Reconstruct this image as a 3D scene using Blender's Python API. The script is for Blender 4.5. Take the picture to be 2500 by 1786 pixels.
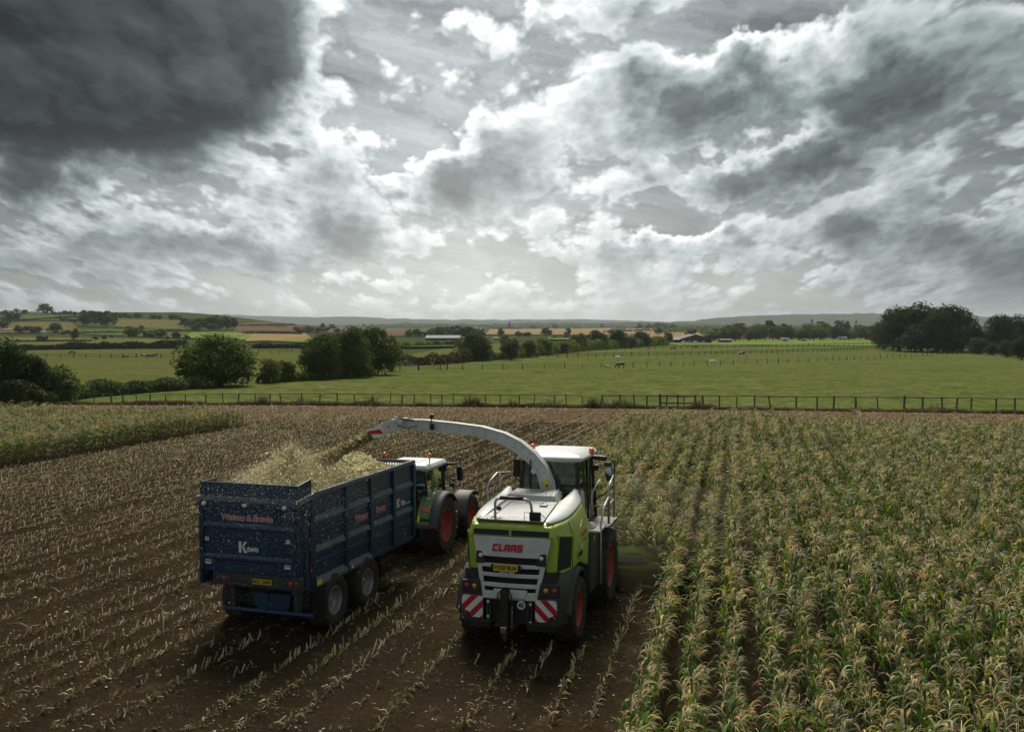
import bpy, bmesh, math, random
import numpy as np
from mathutils import Vector, Matrix, noise as mnoise

# ---------------------------------------------------------------- scene reset
for _o in list(bpy.data.objects):
    bpy.data.objects.remove(_o)
SC = bpy.context.scene
COL = SC.collection
random.seed(11)
RNG = np.random.default_rng(11)
R = math.radians

# ---------------------------------------------------------------- camera
# World: the crop rows run along +Y.  The camera hovers 7.5 m above the field.
F_PX, CX_PX, CY_PX, CAM_H = 2450.0, 1250.0, 893.0, 7.5     # lens measured on the 2500 px wide photograph
YAW, PITCH = R(12.3), math.atan(103.0 / 2450.0)
camd = bpy.data.cameras.new('camera')
camd.sensor_width = 36.0
camd.lens = 36.0 * F_PX / 2500.0
camd.clip_start, camd.clip_end = 0.5, 40000.0
CAM = bpy.data.objects.new('camera', camd)
COL.objects.link(CAM)
CAM.location = (0, 0, CAM_H)
CAM.rotation_euler = (math.pi / 2 - PITCH, 0, YAW)
SC.camera = CAM

# ---------------------------------------------------------------- exposure
SC.view_settings.view_transform = 'Standard'
SC.view_settings.look = 'None'
SC.view_settings.exposure = 0.22
SC.view_settings.gamma = 1.0
SC.view_settings.use_curve_mapping = False
SC.render.engine = 'CYCLES'
SC.cycles.max_bounces = 6
SC.cycles.diffuse_bounces = 3
SC.cycles.glossy_bounces = 3
SC.cycles.transmission_bounces = 4
SC.cycles.transparent_max_bounces = 8
SC.cycles.volume_bounces = 0
SC.cycles.use_denoising = True
SC.cycles.sample_clamp_indirect = 4.0

# ---------------------------------------------------------------- sun
SUN_EL, SUN_AZ = R(46), R(-16.0)          # azimuth clockwise from +Y: ahead of the camera, a little to the left
sund = bpy.data.lights.new('sun', 'SUN')
sund.energy = 3.8
sund.angle = R(26.0)
sund.color = (1.0, 0.93, 0.82)
SUN = bpy.data.objects.new('sun', sund)
COL.objects.link(SUN)
_sd = Vector((math.sin(SUN_AZ) * math.cos(SUN_EL), math.cos(SUN_AZ) * math.cos(SUN_EL), math.sin(SUN_EL)))
SUN.rotation_euler = (-_sd).to_track_quat('-Z', 'Y').to_euler()
SUN.location = _sd * 300


class NB:
    """Small helper that wires shader nodes from Python expressions."""
    def __init__(s, nt):
        s.nt = nt
        nt.nodes.clear()

    def n(s, kind, ins=None, **props):
        nd = s.nt.nodes.new(kind)
        for k, v in props.items():
            setattr(nd, k, v)
        for k, v in (ins or {}).items():
            s.put(nd.inputs[k], v)
        return nd

    def put(s, sock, v):
        if isinstance(v, bpy.types.NodeSocket):
            s.nt.links.new(v, sock)
        elif v is not None:
            if sock.type == 'RGBA' and len(v) == 3:
                v = (*v, 1.0)
            sock.default_value = v

    def m(s, op, a, b=None, c=None, clamp=False):
        nd = s.nt.nodes.new('ShaderNodeMath')
        nd.operation = op
        nd.use_clamp = clamp
        for i, v in enumerate((a, b, c)):
            if v is not None:
                s.put(nd.inputs[i], v)
        return nd.outputs[0]

    def xyz(s, x=0.0, y=0.0, z=0.0):
        return s.n('ShaderNodeCombineXYZ', {0: x, 1: y, 2: z}).outputs[0]

    def noise(s, vec, scale, detail=4.0, rough=0.5, lac=2.0, dist=0.0, color=False):
        nd = s.n('ShaderNodeTexNoise', {'Vector': vec, 'Scale': scale, 'Detail': detail, 'Roughness': rough,
                                        'Lacunarity': lac, 'Distortion': dist})
        return nd.outputs['Color' if color else 'Fac']

    def ramp(s, fac, stops, interp='LINEAR'):
        nd = s.nt.nodes.new('ShaderNodeValToRGB')
        cr = nd.color_ramp
        cr.interpolation = interp
        while len(cr.elements) < len(stops):
            cr.elements.new(0.5)
        for e, (p, c) in zip(cr.elements, stops):
            e.position = p
            e.color = (*c, 1.0) if len(c) == 3 else c
        s.put(nd.inputs[0], fac)
        return nd.outputs[0]

    def maprange(s, v, a, b, c=0.0, d=1.0, smooth=False):
        nd = s.n('ShaderNodeMapRange', {'Value': v, 'From Min': a, 'From Max': b, 'To Min': c, 'To Max': d})
        if smooth:
            nd.interpolation_type = 'SMOOTHSTEP'
        return nd.outputs[0]

    def mix(s, fac, a, b, blend='MIX'):
        nd = s.n('ShaderNodeMix', data_type='RGBA', blend_type=blend)
        s.put(nd.inputs[0], fac)
        s.put(nd.inputs[6], a)
        s.put(nd.inputs[7], b)
        return nd.outputs[2]


# ---------------------------------------------------------------- world: Nishita sky seen through a broken cloud deck
def sky_uv(px, py):
    """Azimuth (relative to the heading -12.3 deg) and elevation of a spot of the sky in the photograph."""
    return math.atan((px - CX_PX) / F_PX), math.atan((790.0 - py) / F_PX)


def build_world():
    w = bpy.data.worlds.new('World')
    SC.world = w
    w.use_nodes = True
    b = NB(w.node_tree)
    out = b.n('ShaderNodeOutputWorld')
    bg = b.n('ShaderNodeBackground', {'Strength': 0.1})
    b.nt.links.new(bg.outputs[0], out.inputs[0])
    sky = b.n('ShaderNodeTexSky', sky_type='NISHITA', sun_disc=False, sun_elevation=SUN_EL,
              sun_rotation=SUN_AZ, altitude=50.0, air_density=1.0, dust_density=1.0, ozone_density=1.0)
    tc = b.n('ShaderNodeTexCoord').outputs['Generated']
    sp = b.n('ShaderNodeSeparateXYZ', {0: tc}).outputs
    ca, sa = math.cos(YAW), math.sin(YAW)
    xr = b.m('ADD', b.m('MULTIPLY', sp[0], ca), b.m('MULTIPLY', sp[1], sa))
    yf = b.m('SUBTRACT', b.m('MULTIPLY', sp[1], ca), b.m('MULTIPLY', sp[0], sa))
    u = b.m('ARCTAN2', xr, yf)
    v = b.m('ARCSINE', sp[2])
    vp = b.m('MAXIMUM', v, 0.0)

    def n2(vec, scale, detail, rough, lac=2.0):
        nd = b.n('ShaderNodeTexNoise', {'Vector': vec, 'Scale': scale, 'Detail': detail, 'Roughness': rough,
                                        'Lacunarity': lac}, noise_dimensions='2D')
        return nd.outputs['Fac']

    # one shared warp keeps the outlines ragged
    k = b.m('ADD', b.m('MULTIPLY', vp, 0.55), 0.05)
    quv = b.xyz(u, b.m('MULTIPLY', vp, 1.4), 0.0)
    q1 = b.m('MULTIPLY', b.m('SUBTRACT', n2(quv, 9.0, 5.0, 0.6), 0.5), b.m('MULTIPLY', k, 1.1))
    q2 = b.m('MULTIPLY', b.m('SUBTRACT', n2(b.xyz(b.m('ADD', u, 7.3), vp, 0.0), 10.0, 5.0, 0.6), 0.5), b.m('MULTIPLY', k, 0.8))

    def density(du, dv, det):
        """Optical thickness of the cloud deck in a direction shifted by du, dv."""
        uu, vv = (u, vp) if du is None else (b.m('ADD', u, du), b.m('ADD', vp, dv))
        uu = b.m('ADD', uu, b.m('MULTIPLY', q1, 0.16))
        vv = b.m('ADD', vv, b.m('MULTIPLY', q2, 0.14))
        den = b.m('ADD', b.m('MULTIPLY', vv, 0.48), 0.135)
        X = b.m('DIVIDE', uu, den)
        Y = b.m('MULTIPLY', b.m('LOGARITHM', b.m('ADD', b.m('MULTIPLY', b.m('MAXIMUM', vv, 0.0), 6.0), 1.0), 2.718), 2.3)
        p = b.xyz(X, Y, 0.0)
        n1 = n2(b.xyz(b.m('ADD', X, 3.1), Y, 0.0), 0.85, det, 0.52, 2.0)
        pw_ = b.xyz(b.m('MULTIPLY_ADD', n1, 0.15, X), Y, 0.0)
        n = b.m('MULTIPLY', b.m('SUBTRACT', n1, 0.5), 2.8)
        for sc_, am in ((2.4, 1.0), (5.6, 0.66), (13.0, 0.38), (29.0, 0.18)):           # rounded heads upon heads
            vo = b.n('ShaderNodeTexVoronoi', {'Vector': pw_, 'Scale': sc_, 'Smoothness': 0.25}, voronoi_dimensions='2D', feature='SMOOTH_F1').outputs['Distance']
            n = b.m('MULTIPLY_ADD', b.m('SUBTRACT', 0.42, vo), am, n)
        ub = b.m('ADD', uu, q1)
        vb = b.m('ADD', vv, q2)
        tot = b.m('ADD', n, 0.02)
        for (px, py, rx, ry, wgt, pw) in SKY_BLOBS:
            u0, v0 = sky_uv(px, py)
            a = b.m('MULTIPLY', b.m('SUBTRACT', ub if pw == 1 else uu, u0), F_PX / rx)
            c = b.m('MULTIPLY', b.m('SUBTRACT', vb if pw == 1 else vv, v0), F_PX / ry)
            t = b.m('MULTIPLY_ADD', a, a, b.m('MULTIPLY', c, c))
            if pw != 1:
                t = b.m('POWER', t, float(pw))
            g = b.m('EXPONENT', b.m('MULTIPLY', t, -1.0))
            tot = b.m('MULTIPLY_ADD', g, wgt, tot)
        return tot

    D = density(None, None, 6.0)
    du = b.m('MULTIPLY', b.m('SUBTRACT', -0.05, u), 0.035)
    D2 = density(du, b.m('MULTIPLY_ADD', vp, 0.05, 0.006), 6.0)
    cov = b.maprange(D, -0.22, 0.10, 0, 1, smooth=True)           # how much of the blue is hidden
    thick = b.maprange(D, 0.0, 2.1, 0, 1)
    rim = b.m('MULTIPLY', b.m('SUBTRACT', D, D2), 0.62)           # towards the light the cloud gets thinner: lit side
    rim = b.m('MINIMUM', b.m('MAXIMUM', rim, -0.42), 0.50)
    lum = b.ramp(thick, [(0.0, (0.66,) * 3), (0.10, (0.80,) * 3), (0.24, (0.58,) * 3), (0.40, (0.33,) * 3),
                         (0.58, (0.155,) * 3), (1.0, (0.080,) * 3)])
    lum = b.m('MULTIPLY', lum, b.m('ADD', 1.0, b.m('MULTIPLY', rim, 1.35)))
    # forward scattering: the deck glows around the hidden sun and is greyer away from it
    gu = b.m('POWER', b.m('MULTIPLY', b.m('ADD', u, 0.03), 2.5), 2.0)
    gv = b.m('POWER', b.m('MULTIPLY', b.m('SUBTRACT', v, 0.12), 1.6), 2.0)
    glow = b.m('EXPONENT', b.m('MULTIPLY', b.m('ADD', gu, gv), -1.0))
    lum = b.m('MULTIPLY', lum, b.m('MULTIPLY_ADD', glow, 0.58, 0.42))
    tint = b.mix(lum, (0.74, 0.94, 0.95), (0.985, 1.0, 0.995))
    cl = b.mix(1.0, tint, b.n('ShaderNodeCombineColor', {0: lum, 1: lum, 2: lum}).outputs[0], 'MULTIPLY')
    cl = b.n('ShaderNodeVectorMath', {0: cl, 1: (10.0, 10.0, 10.0)}, operation='MULTIPLY').outputs[0]
    # the clear parts: Nishita sky veiled by thin cirrus streaks
    cir = n2(b.xyz(b.m('MULTIPLY_ADD', q1, 3.0, b.m('MULTIPLY', u, 1.8)), b.m('MULTIPLY_ADD', v, 7.0, b.m('MULTIPLY', u, 1.3)), 0.0), 3.0, 6.0, 0.62)
    cirf = b.maprange(cir, 0.32, 0.72, 0.0, 1.0)
    base = b.n('ShaderNodeMix', data_type='RGBA')
    veil_l = b.m('MULTIPLY', b.m('MULTIPLY_ADD', glow, 3.4, 0.8), b.m('MULTIPLY_ADD', cirf, 0.95, 0.45))
    veil = b.n('ShaderNodeCombineColor', {0: b.m('MULTIPLY', veil_l, 0.93), 1: veil_l, 2: b.m('MULTIPLY', veil_l, 1.0)}).outputs[0]
    b.put(base.inputs[0], 0.92)
    b.put(base.inputs[6], sky.outputs[0])
    b.put(base.inputs[7], veil)
    full = b.mix(cov, base.outputs[2], cl)
    # hazy band above the horizon, brightest under the sun
    g2 = b.m('EXPONENT', b.m('MULTIPLY', b.m('POWER', b.m('MULTIPLY', b.m('ADD', u, 0.03), 2.9), 2.0), -1.0))
    hz = b.m('EXPONENT', b.m('MULTIPLY', vp, b.m('MULTIPLY_ADD', g2, 15.0, -25.0)))
    hl = b.m('MULTIPLY_ADD', g2, 7.4, 1.6)
    hazec = b.n('ShaderNodeCombineColor', {0: b.m('MULTIPLY', hl, b.m('MULTIPLY_ADD', g2, 0.11, 0.90)), 1: hl, 2: b.m('MULTIPLY', hl, b.m('MULTIPLY_ADD', g2, -0.04, 1.0))}).outputs[0]
    full = b.mix(b.m('MULTIPLY', hz, 0.70), full, hazec)
    full = b.mix(b.maprange(v, -0.02, 0.0, 1.0, 0.0), full, hazec)
    b.nt.links.new(full, bg.inputs[0])
    w.cycles.sampling_method = 'MANUAL'
    w.cycles.sample_map_resolution = 512


# the large masses of the deck: centre and radii in photograph pixels (turned into directions), thickness, edge hardness
SKY_BLOBS = [
    (190, 80, 490, 285, 3.2, 5), (180, 400, 400, 75, 1.5, 1), (560, 300, 130, 60, 0.8, 1),
    (1000, 190, 300, 170, -0.65, 1), (980, 375, 150, 45, -0.7, 1), (1900, 50, 330, 80, -0.45, 1),
    (1600, 160, 260, 170, 0.30, 1), (1850, 200, 140, 75, 0.7, 1), (2080, 290, 160, 70, 0.6, 1), (1800, 320, 260, 40, -0.5, 1),
    (1880, 430, 240, 62, 1.15, 1), (1540, 620, 250, 40, 1.2, 1), (2220, 600, 330, 55, 0.95, 1), (1500, 530, 160, 45, -0.2, 1),
    (2420, 260, 200, 120, 0.25, 1), (2300, 440, 160, 40, -0.4, 1), (1150, 450, 170, 60, 0.5, 1), (1620, 330, 90, 90, 0.7, 1), (1400, 400, 110, 60, -0.2, 1),
    (760, 540, 200, 75, 0.5, 1), (880, 600, 150, 36, 0.9, 1), (500, 600, 300, 30, 0.8, 1), (150, 640, 300, 36, 0.6, 1), (420, 500, 200, 40, -0.3, 1),
    (1150, 640, 200, 60, -0.6, 1), (1290, 60, 120, 60, 0.2, 1), (1000, 520, 160, 30, 0.5, 1), (1800, 660, 300, 25, 0.4, 1),
]
build_world()

# ================================================================ helpers
def link(o, parent=None):
    COL.objects.link(o)
    if parent is not None:
        o.parent = parent
    return o


def tag(o, label=None, cat=None, group=None, kind=None):
    for k, v in (('label', label), ('category', cat), ('group', group), ('kind', kind)):
        if v:
            o[k] = v
    return o


def empty(name, loc=(0, 0, 0), rz=0.0, label=None, cat=None, group=None):
    o = bpy.data.objects.new(name, None)
    o.empty_display_size = 0.2
    link(o)
    o.location = loc
    o.rotation_euler = (0, 0, rz)
    return tag(o, label, cat, group)


class MB:
    """Collects shapes and links them as one mesh object."""
    def __init__(s):
        s.v, s.f = [], []

    def add(s, vs, fs):
        o = len(s.v)
        s.v.extend(tuple(p) for p in vs)
        s.f.extend(tuple(i + o for i in f) for f in fs)
        return s

    def hexa(s, p):            # p: bottom 4 ccw, top 4 ccw
        return s.add(p, [(3, 2, 1, 0), (4, 5, 6, 7), (0, 1, 5, 4), (1, 2, 6, 5), (2, 3, 7, 6), (3, 0, 4, 7)])

    def box(s, x0, x1, y0, y1, z0, z1):
        return s.hexa([(x0, y0, z0), (x1, y0, z0), (x1, y1, z0), (x0, y1, z0), (x0, y0, z1), (x1, y0, z1), (x1, y1, z1), (x0, y1, z1)])

    def obox(s, c, size, rot=(0, 0, 0)):
        from mathutils import Euler
        m = Euler(rot).to_matrix()
        a, b_, c_ = (q / 2 for q in size)
        p = [Vector(c) + m @ Vector(q) for q in ((-a, -b_, -c_), (a, -b_, -c_), (a, b_, -c_), (-a, b_, -c_), (-a, -b_, c_), (a, -b_, c_), (a, b_, c_), (-a, b_, c_))]
        return s.hexa(p)

    def prism(s, pts, axis, a, b_):
        """Extrude a 2D outline: axis x -> pts are (y,z); axis y -> (x,z); axis z -> (x,y)."""
        def P(q, t):
            return {'x': (t, q[0], q[1]), 'y': (q[0], t, q[1]), 'z': (q[0], q[1], t)}[axis]
        n = len(pts)
        vs = [P(q, a) for q in pts] + [P(q, b_) for q in pts]
        fs = [tuple(range(n - 1, -1, -1)), tuple(range(n, 2 * n))] + [(i, (i + 1) % n, n + (i + 1) % n, n + i) for i in range(n)]
        return s.add(vs, fs)

    def loft(s, rings, cap=True, closed=True):
        n = len(rings[0])
        vs = [p for r in rings for p in r]
        fs = []
        for k in range(len(rings) - 1):
            for i in range(n if closed else n - 1):
                j = (i + 1) % n
                fs.append((k * n + i, k * n + j, (k + 1) * n + j, (k + 1) * n + i))
        if cap and closed:
            fs.append(tuple(range(n - 1, -1, -1)))
            fs.append(tuple((len(rings) - 1) * n + i for i in range(n)))
        return s.add(vs, fs)

    def tube(s, pts, r, n=8, cap=True):
        pts = [Vector(p) for p in pts]
        rs = r if isinstance(r, (list, tuple)) else [r] * len(pts)
        rings, up = [], None
        for i, p in enumerate(pts):
            t = (pts[min(i + 1, len(pts) - 1)] - pts[max(i - 1, 0)]).normalized()
            if up is None or abs(up.dot(t)) > 0.95:
                up = Vector((0, 0, 1)) if abs(t.z) < 0.9 else Vector((1, 0, 0))
            a = t.cross(up).normalized()
            c = a.cross(t).normalized()
            up = c
            rings.append([p + (a * math.cos(q) + c * math.sin(q)) * rs[i] for q in (2 * math.pi * k / n for k in range(n))])
        return s.loft(rings, cap)

    def lathe(s, prof, n=32, c=(0, 0, 0), axis='x', closed=False):
        """Revolve (radius, offset) pairs about an axis through c."""
        def P(r, h, q):
            a, b_ = r * math.cos(q), r * math.sin(q)
            return {'x': (c[0] + h, c[1] + a, c[2] + b_), 'y': (c[0] + a, c[1] + h, c[2] + b_), 'z': (c[0] + a, c[1] + b_, c[2] + h)}[axis]
        rings = [[P(r, h, 2 * math.pi * k / n) for k in range(n)] for r, h in prof]
        if closed:
            rings.append(rings[0])
        return s.loft(rings, cap=False)

    def disc(s, c, r, n=20, axis='y', th=0.01):
        def P(a, h):
            x, z = r * math.cos(a), r * math.sin(a)
            return {'x': (c[0] + h, c[1] + x, c[2] + z), 'y': (c[0] + x, c[1] + h, c[2] + z), 'z': (c[0] + x, c[1] + z, c[2] + h)}[axis]
        A = [2 * math.pi * k / n for k in range(n)]
        return s.loft([[P(a, -th / 2) for a in A], [P(a, th / 2) for a in A]])

    def grid(s, rows):
        n = len(rows[0])
        vs = [p for r in rows for p in r]
        return s.add(vs, [(k * n + i, k * n + i + 1, (k + 1) * n + i + 1, (k + 1) * n + i) for k in range(len(rows) - 1) for i in range(n - 1)])

    def mesh(s, name, mats=None, smooth=False):
        me = bpy.data.meshes.new(name)
        me.from_pydata(s.v, [], s.f)
        for m_ in (mats if isinstance(mats, (list, tuple)) else [mats]):
            if m_:
                me.materials.append(m_)
        bm = bmesh.new()
        bm.from_mesh(me)
        bmesh.ops.recalc_face_normals(bm, faces=bm.faces)
        bm.to_mesh(me)
        bm.free()
        if smooth:
            me.polygons.foreach_set('use_smooth', [True] * len(me.polygons))
        return me

    def build(s, name, mat, parent=None, smooth=False, bevel=0.0, seg=2, sub=0, solid=0.0, auto=None):
        o = bpy.data.objects.new(name, s.mesh(name, mat, smooth or auto is not None))
        link(o, parent)
        if solid:
            md = o.modifiers.new('solid', 'SOLIDIFY')
            md.thickness, md.offset = solid, 0.0
        if sub:
            md = o.modifiers.new('sub', 'SUBSURF')
            md.levels = md.render_levels = sub
        if bevel:
            md = o.modifiers.new('bevel', 'BEVEL')
            md.width, md.segments, md.limit_method, md.angle_limit = bevel, seg, 'ANGLE', R(35)
        if auto is not None:
            o.data.set_sharp_from_angle(angle=R(auto))
        return o


def np_mesh(name, V, Fq, mats, mat_idx=None, smooth=False):
    """Mesh from numpy arrays; Fq is (n,3) or (n,4)."""
    V = np.asarray(V, np.float32)
    Fq = np.asarray(Fq, np.int32)
    me = bpy.data.meshes.new(name)
    me.vertices.add(len(V))
    me.vertices.foreach_set('co', V.ravel())
    k = Fq.shape[1]
    me.loops.add(Fq.size)
    me.loops.foreach_set('vertex_index', Fq.ravel())
    me.polygons.add(len(Fq))
    me.polygons.foreach_set('loop_start', np.arange(0, Fq.size, k, dtype=np.int32))
    me.polygons.foreach_set('loop_total', np.full(len(Fq), k, np.int32))
    if mat_idx is not None:
        me.polygons.foreach_set('material_index', np.asarray(mat_idx, np.int32))
    for m_ in mats if isinstance(mats, (list, tuple)) else [mats]:
        me.materials.append(m_)
    me.update(calc_edges=True)
    if smooth:
        me.polygons.foreach_set('use_smooth', np.ones(len(Fq), bool))
    return me


def add_mesh(name, me, parent=None):
    return link(bpy.data.objects.new(name, me), parent)


def dup(root, loc=None, rz=None, scale=None, label=None, group=None):
    """A thing with copies of its parts and sub-parts."""
    r = root.copy()
    COL.objects.link(r)
    for ch in root.children:
        c = ch.copy()
        COL.objects.link(c)
        c.parent = r
        for g in ch.children:
            d = g.copy()
            COL.objects.link(d)
            d.parent = c
    if loc is not None:
        r.location = loc
    if rz is not None:
        r.rotation_euler = (r.rotation_euler[0], r.rotation_euler[1], rz)
    if scale is not None:
        r.scale = scale if isinstance(scale, (tuple, list)) else (scale,) * 3
    return tag(r, label, group=group)


# ---------------------------------------------------------------- materials
def pmat(name, col, rough=0.5, metal=0.0, var=0.0, vscale=3.0, bump=0.0, bscale=20.0, dust=0.0, dustcol=(0.16, 0.125, 0.08),
         spec=0.5, rand=0.0, coat=0.0, translucent=0.0, col2=None, alpha=1.0, trans=0.0):
    m_ = bpy.data.materials.new(name)
    m_.use_nodes = True
    b = NB(m_.node_tree)
    out = b.n('ShaderNodeOutputMaterial')
    p = b.n('ShaderNodeBsdfPrincipled', {'Roughness': rough, 'Metallic': metal, 'Specular IOR Level': spec, 'Coat Weight': coat,
                                         'Alpha': alpha, 'Transmission Weight': trans})
    c = None
    tc = b.n('ShaderNodeTexCoord').outputs['Object']
    c = b.n('ShaderNodeRGB').outputs[0]
    c.default_value = (*col, 1.0)
    if var or col2:
        nz = b.noise(tc, vscale, 5.0, 0.6)
        f = b.maprange(nz, 0.33, 0.67, 0, 1)
        c = b.mix(f, tuple(q * (1 - var) for q in col), col2 if col2 else tuple(min(1, q * (1 + var)) for q in col))
    if rand:
        oi = b.n('ShaderNodeObjectInfo').outputs['Random']
        hs = b.n('ShaderNodeHueSaturation', {'Hue': b.maprange(oi, 0, 1, 0.5 - 0.045 * rand, 0.5 + 0.03 * rand),
                                             'Saturation': b.maprange(b.m('FRACT', b.m('MULTIPLY', oi, 7.31)), 0, 1, 1 - 0.3 * rand, 1 + 0.2 * rand),
                                             'Value': b.maprange(b.m('FRACT', b.m('MULTIPLY', oi, 3.77)), 0, 1, 1 - 0.4 * rand, 1 + 0.4 * rand), 'Color': c})
        c = hs.outputs[0]
    if dust:
        nz = b.noise(tc, 2.3, 6.0, 0.65)
        fine = b.noise(tc, 60.0, 3.0, 0.6)
        sepz = b.n('ShaderNodeSeparateXYZ', {0: b.n('ShaderNodeNewGeometry').outputs['Normal']}).outputs[2]
        f = b.m('MULTIPLY', b.maprange(nz, 0.3, 0.75, 0.15, 1.0), b.maprange(fine, 0.35, 0.65, 0.6, 1.0))
        f = b.m('MULTIPLY', f, b.maprange(sepz, -0.2, 1.0, 0.75, 1.15))
        f = b.m('MULTIPLY', f, dust, clamp=True)
        c = b.mix(f, c, dustcol)
        b.put(p.inputs['Roughness'], b.m('MULTIPLY_ADD', f, 0.9 - rough, rough))
    b.put(p.inputs['Base Color'], c)
    if bump:
        bn = b.n('ShaderNodeBump', {'Strength': bump, 'Distance': 0.02, 'Height': b.noise(tc, bscale, 5.0, 0.6)})
        b.put(p.inputs['Normal'], bn.outputs[0])
    if translucent:
        tr = b.n('ShaderNodeBsdfTranslucent', {'Color': c})
        mx = b.n('ShaderNodeMixShader', {0: translucent})
        b.nt.links.new(p.outputs[0], mx.inputs[1])
        b.nt.links.new(tr.outputs[0], mx.inputs[2])
        b.nt.links.new(mx.outputs[0], out.inputs[0])
    else:
        b.nt.links.new(p.outputs[0], out.inputs[0])
    return m_


M = {}


def mk(name, *a, **k):
    M[name] = pmat(name, *a, **k)
    return M[name]


# ---------------------------------------------------------------- the lie of the land
SY, CYW = math.sin(YAW), math.cos(YAW)
_RK = np.array([0, 92, 130, 180, 240, 330, 470, 720, 1100, 1600, 3000, 6000, 12000], float)
_HK = np.array([0, 0, -0.5, -1.4, -2.5, -3.1, -3.7, -4.6, -5.4, -6.0, -5.0, 0.0, 10.0], float)


def H(x, y):
    """Height of the ground."""
    x = np.asarray(x, float)
    y = np.asarray(y, float)
    r = -x * SY + y * CYW
    s = x * CYW + y * SY
    h = np.interp(r, _RK, _HK)
    tu = s / np.maximum(r, 1.0)

    def ss(a, b_, t):
        q = np.clip((t - a) / (b_ - a), 0, 1)
        return q * q * (3 - 2 * q)
    hill = np.interp(r, [480, 700, 950, 1300, 1650, 2200, 3600], [0, 4, 12, 27, 29, 22, 0])
    h = h + hill * (1 - ss(-0.34, -0.13, tu)) * np.where(r > 0, 1, 0)
    h = h + np.where(r > 900, 1, 0) * np.clip((r - 900) / 900, 0, 1) * (1.6 * np.sin(s / 260.0 + r / 410.0) + 1.2 * np.sin(s / 130.0 - r / 700.0 + 1.3))
    return h


def pix_dir(px, py):
    a, b_ = (px - CX_PX) / F_PX, (CY_PX - py) / F_PX
    cp, sp = math.cos(PITCH), math.sin(PITCH)
    fx = Vector((-SY * cp, CYW * cp, -sp))
    rt = Vector((CYW, SY, 0))
    up = rt.cross(fx)
    return fx + rt * a + up * b_


def at(px, py, z=None):
    """Where the line of sight through a spot of the photograph meets the ground (or the height z)."""
    d = pix_dir(px, py)
    o = Vector((0, 0, CAM_H))
    if z is not None:
        return o + d * ((z - CAM_H) / d.z)
    t, step = 10.0, 2.0
    while t < 15000:
        q = o + d * (t + step)
        if q.z <= float(H(q.x, q.y)):
            lo, hi = t, t + step
            for _ in range(24):
                mid = (lo + hi) / 2
                q = o + d * mid
                if q.z <= float(H(q.x, q.y)):
                    hi = mid
                else:
                    lo = mid
            q = o + d * hi
            q.z = float(H(q.x, q.y))
            return q
        t += step
        step = max(2.0, t * 0.02)
    q = o + d * 9000
    return Vector((q.x, q.y, float(H(q.x, q.y))))


def depth(p):
    return -p[0] * SY + p[1] * CYW


def in_view(x, y, z=0.0, margin=0.02):
    r = -x * SY + y * CYW
    s = x * CYW + y * SY
    px = s / r * F_PX
    return (r > 5) & (np.abs(px) < 1250 * (1 + margin)) & ((CAM_H - z) / r * F_PX < 996 * (1 + margin))

# ================================================================ the land
def field_mat(name, c1, c2, scale=0.08, streak=None, fine=1.5, c3=None, bump=0.4, clod=0.0, patch=None):
    """Ground cover: two tones in soft patches, finer mottling and optional drill rows along a direction (degrees, spacing)."""
    m_ = bpy.data.materials.new(name)
    m_.use_nodes = True
    b = NB(m_.node_tree)
    out = b.n('ShaderNodeOutputMaterial')
    p = b.n('ShaderNodeBsdfPrincipled', {'Roughness': 1.0, 'Specular IOR Level': 0.0})
    tc = b.n('ShaderNodeTexCoord').outputs['Object']
    n1 = b.noise(tc, scale, 5.0, 0.6)
    c = b.mix(b.maprange(n1, 0.3, 0.7), c1, c2)
    if c3:
        n3 = b.noise(tc, scale * 4.3, 4.0, 0.65)
        c = b.mix(b.maprange(n3, 0.56, 0.72), c, c3)
    if patch:                      # worn and lush patches, some metres across
        n4 = b.noise(tc, 0.16, 6.0, 0.72)
        c = b.mix(b.maprange(n4, 0.50, 0.68), c, patch)
        n5 = b.noise(tc, 0.45, 5.0, 0.75)
        c = b.mix(1.0, c, b.ramp(n5, [(0.30, (0.66,) * 3), (0.5, (1.0,) * 3), (0.70, (1.30,) * 3)]), 'MULTIPLY')
    n2_ = b.noise(tc, fine, 4.0, 0.7)
    if clod:
        n2_ = b.m('ADD', n2_, b.m('MULTIPLY', b.noise(tc, fine * 4.0, 4.0, 0.7), clod))
        n2_ = b.m('DIVIDE', n2_, 1.0 + clod)
    c = b.mix(1.0, c, b.ramp(n2_, [(0.25, (0.62,) * 3), (0.5, (0.95,) * 3), (0.75, (1.35,) * 3)]), 'MULTIPLY')
    if streak:
        ang, sp, amt = streak
        mp = b.n('ShaderNodeMapping', {'Vector': tc, 'Rotation': (0, 0, R(ang)), 'Scale': (1 / sp, 0.012 / sp, 1)})
        ns = b.noise(mp.outputs[0], 1.0, 3.0, 0.6)
        c = b.mix(1.0, c, b.ramp(ns, [(0.3, (1 - amt,) * 3), (0.7, (1 + amt,) * 3)]), 'MULTIPLY')
    b.put(p.inputs['Base Color'], c)
    if bump:
        bn = b.n('ShaderNodeBump', {'Strength': bump, 'Distance': 0.15, 'Height': n2_})
        b.put(p.inputs['Normal'], bn.outputs[0])
    b.nt.links.new(p.outputs[0], out.inputs[0])
    return m_


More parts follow.
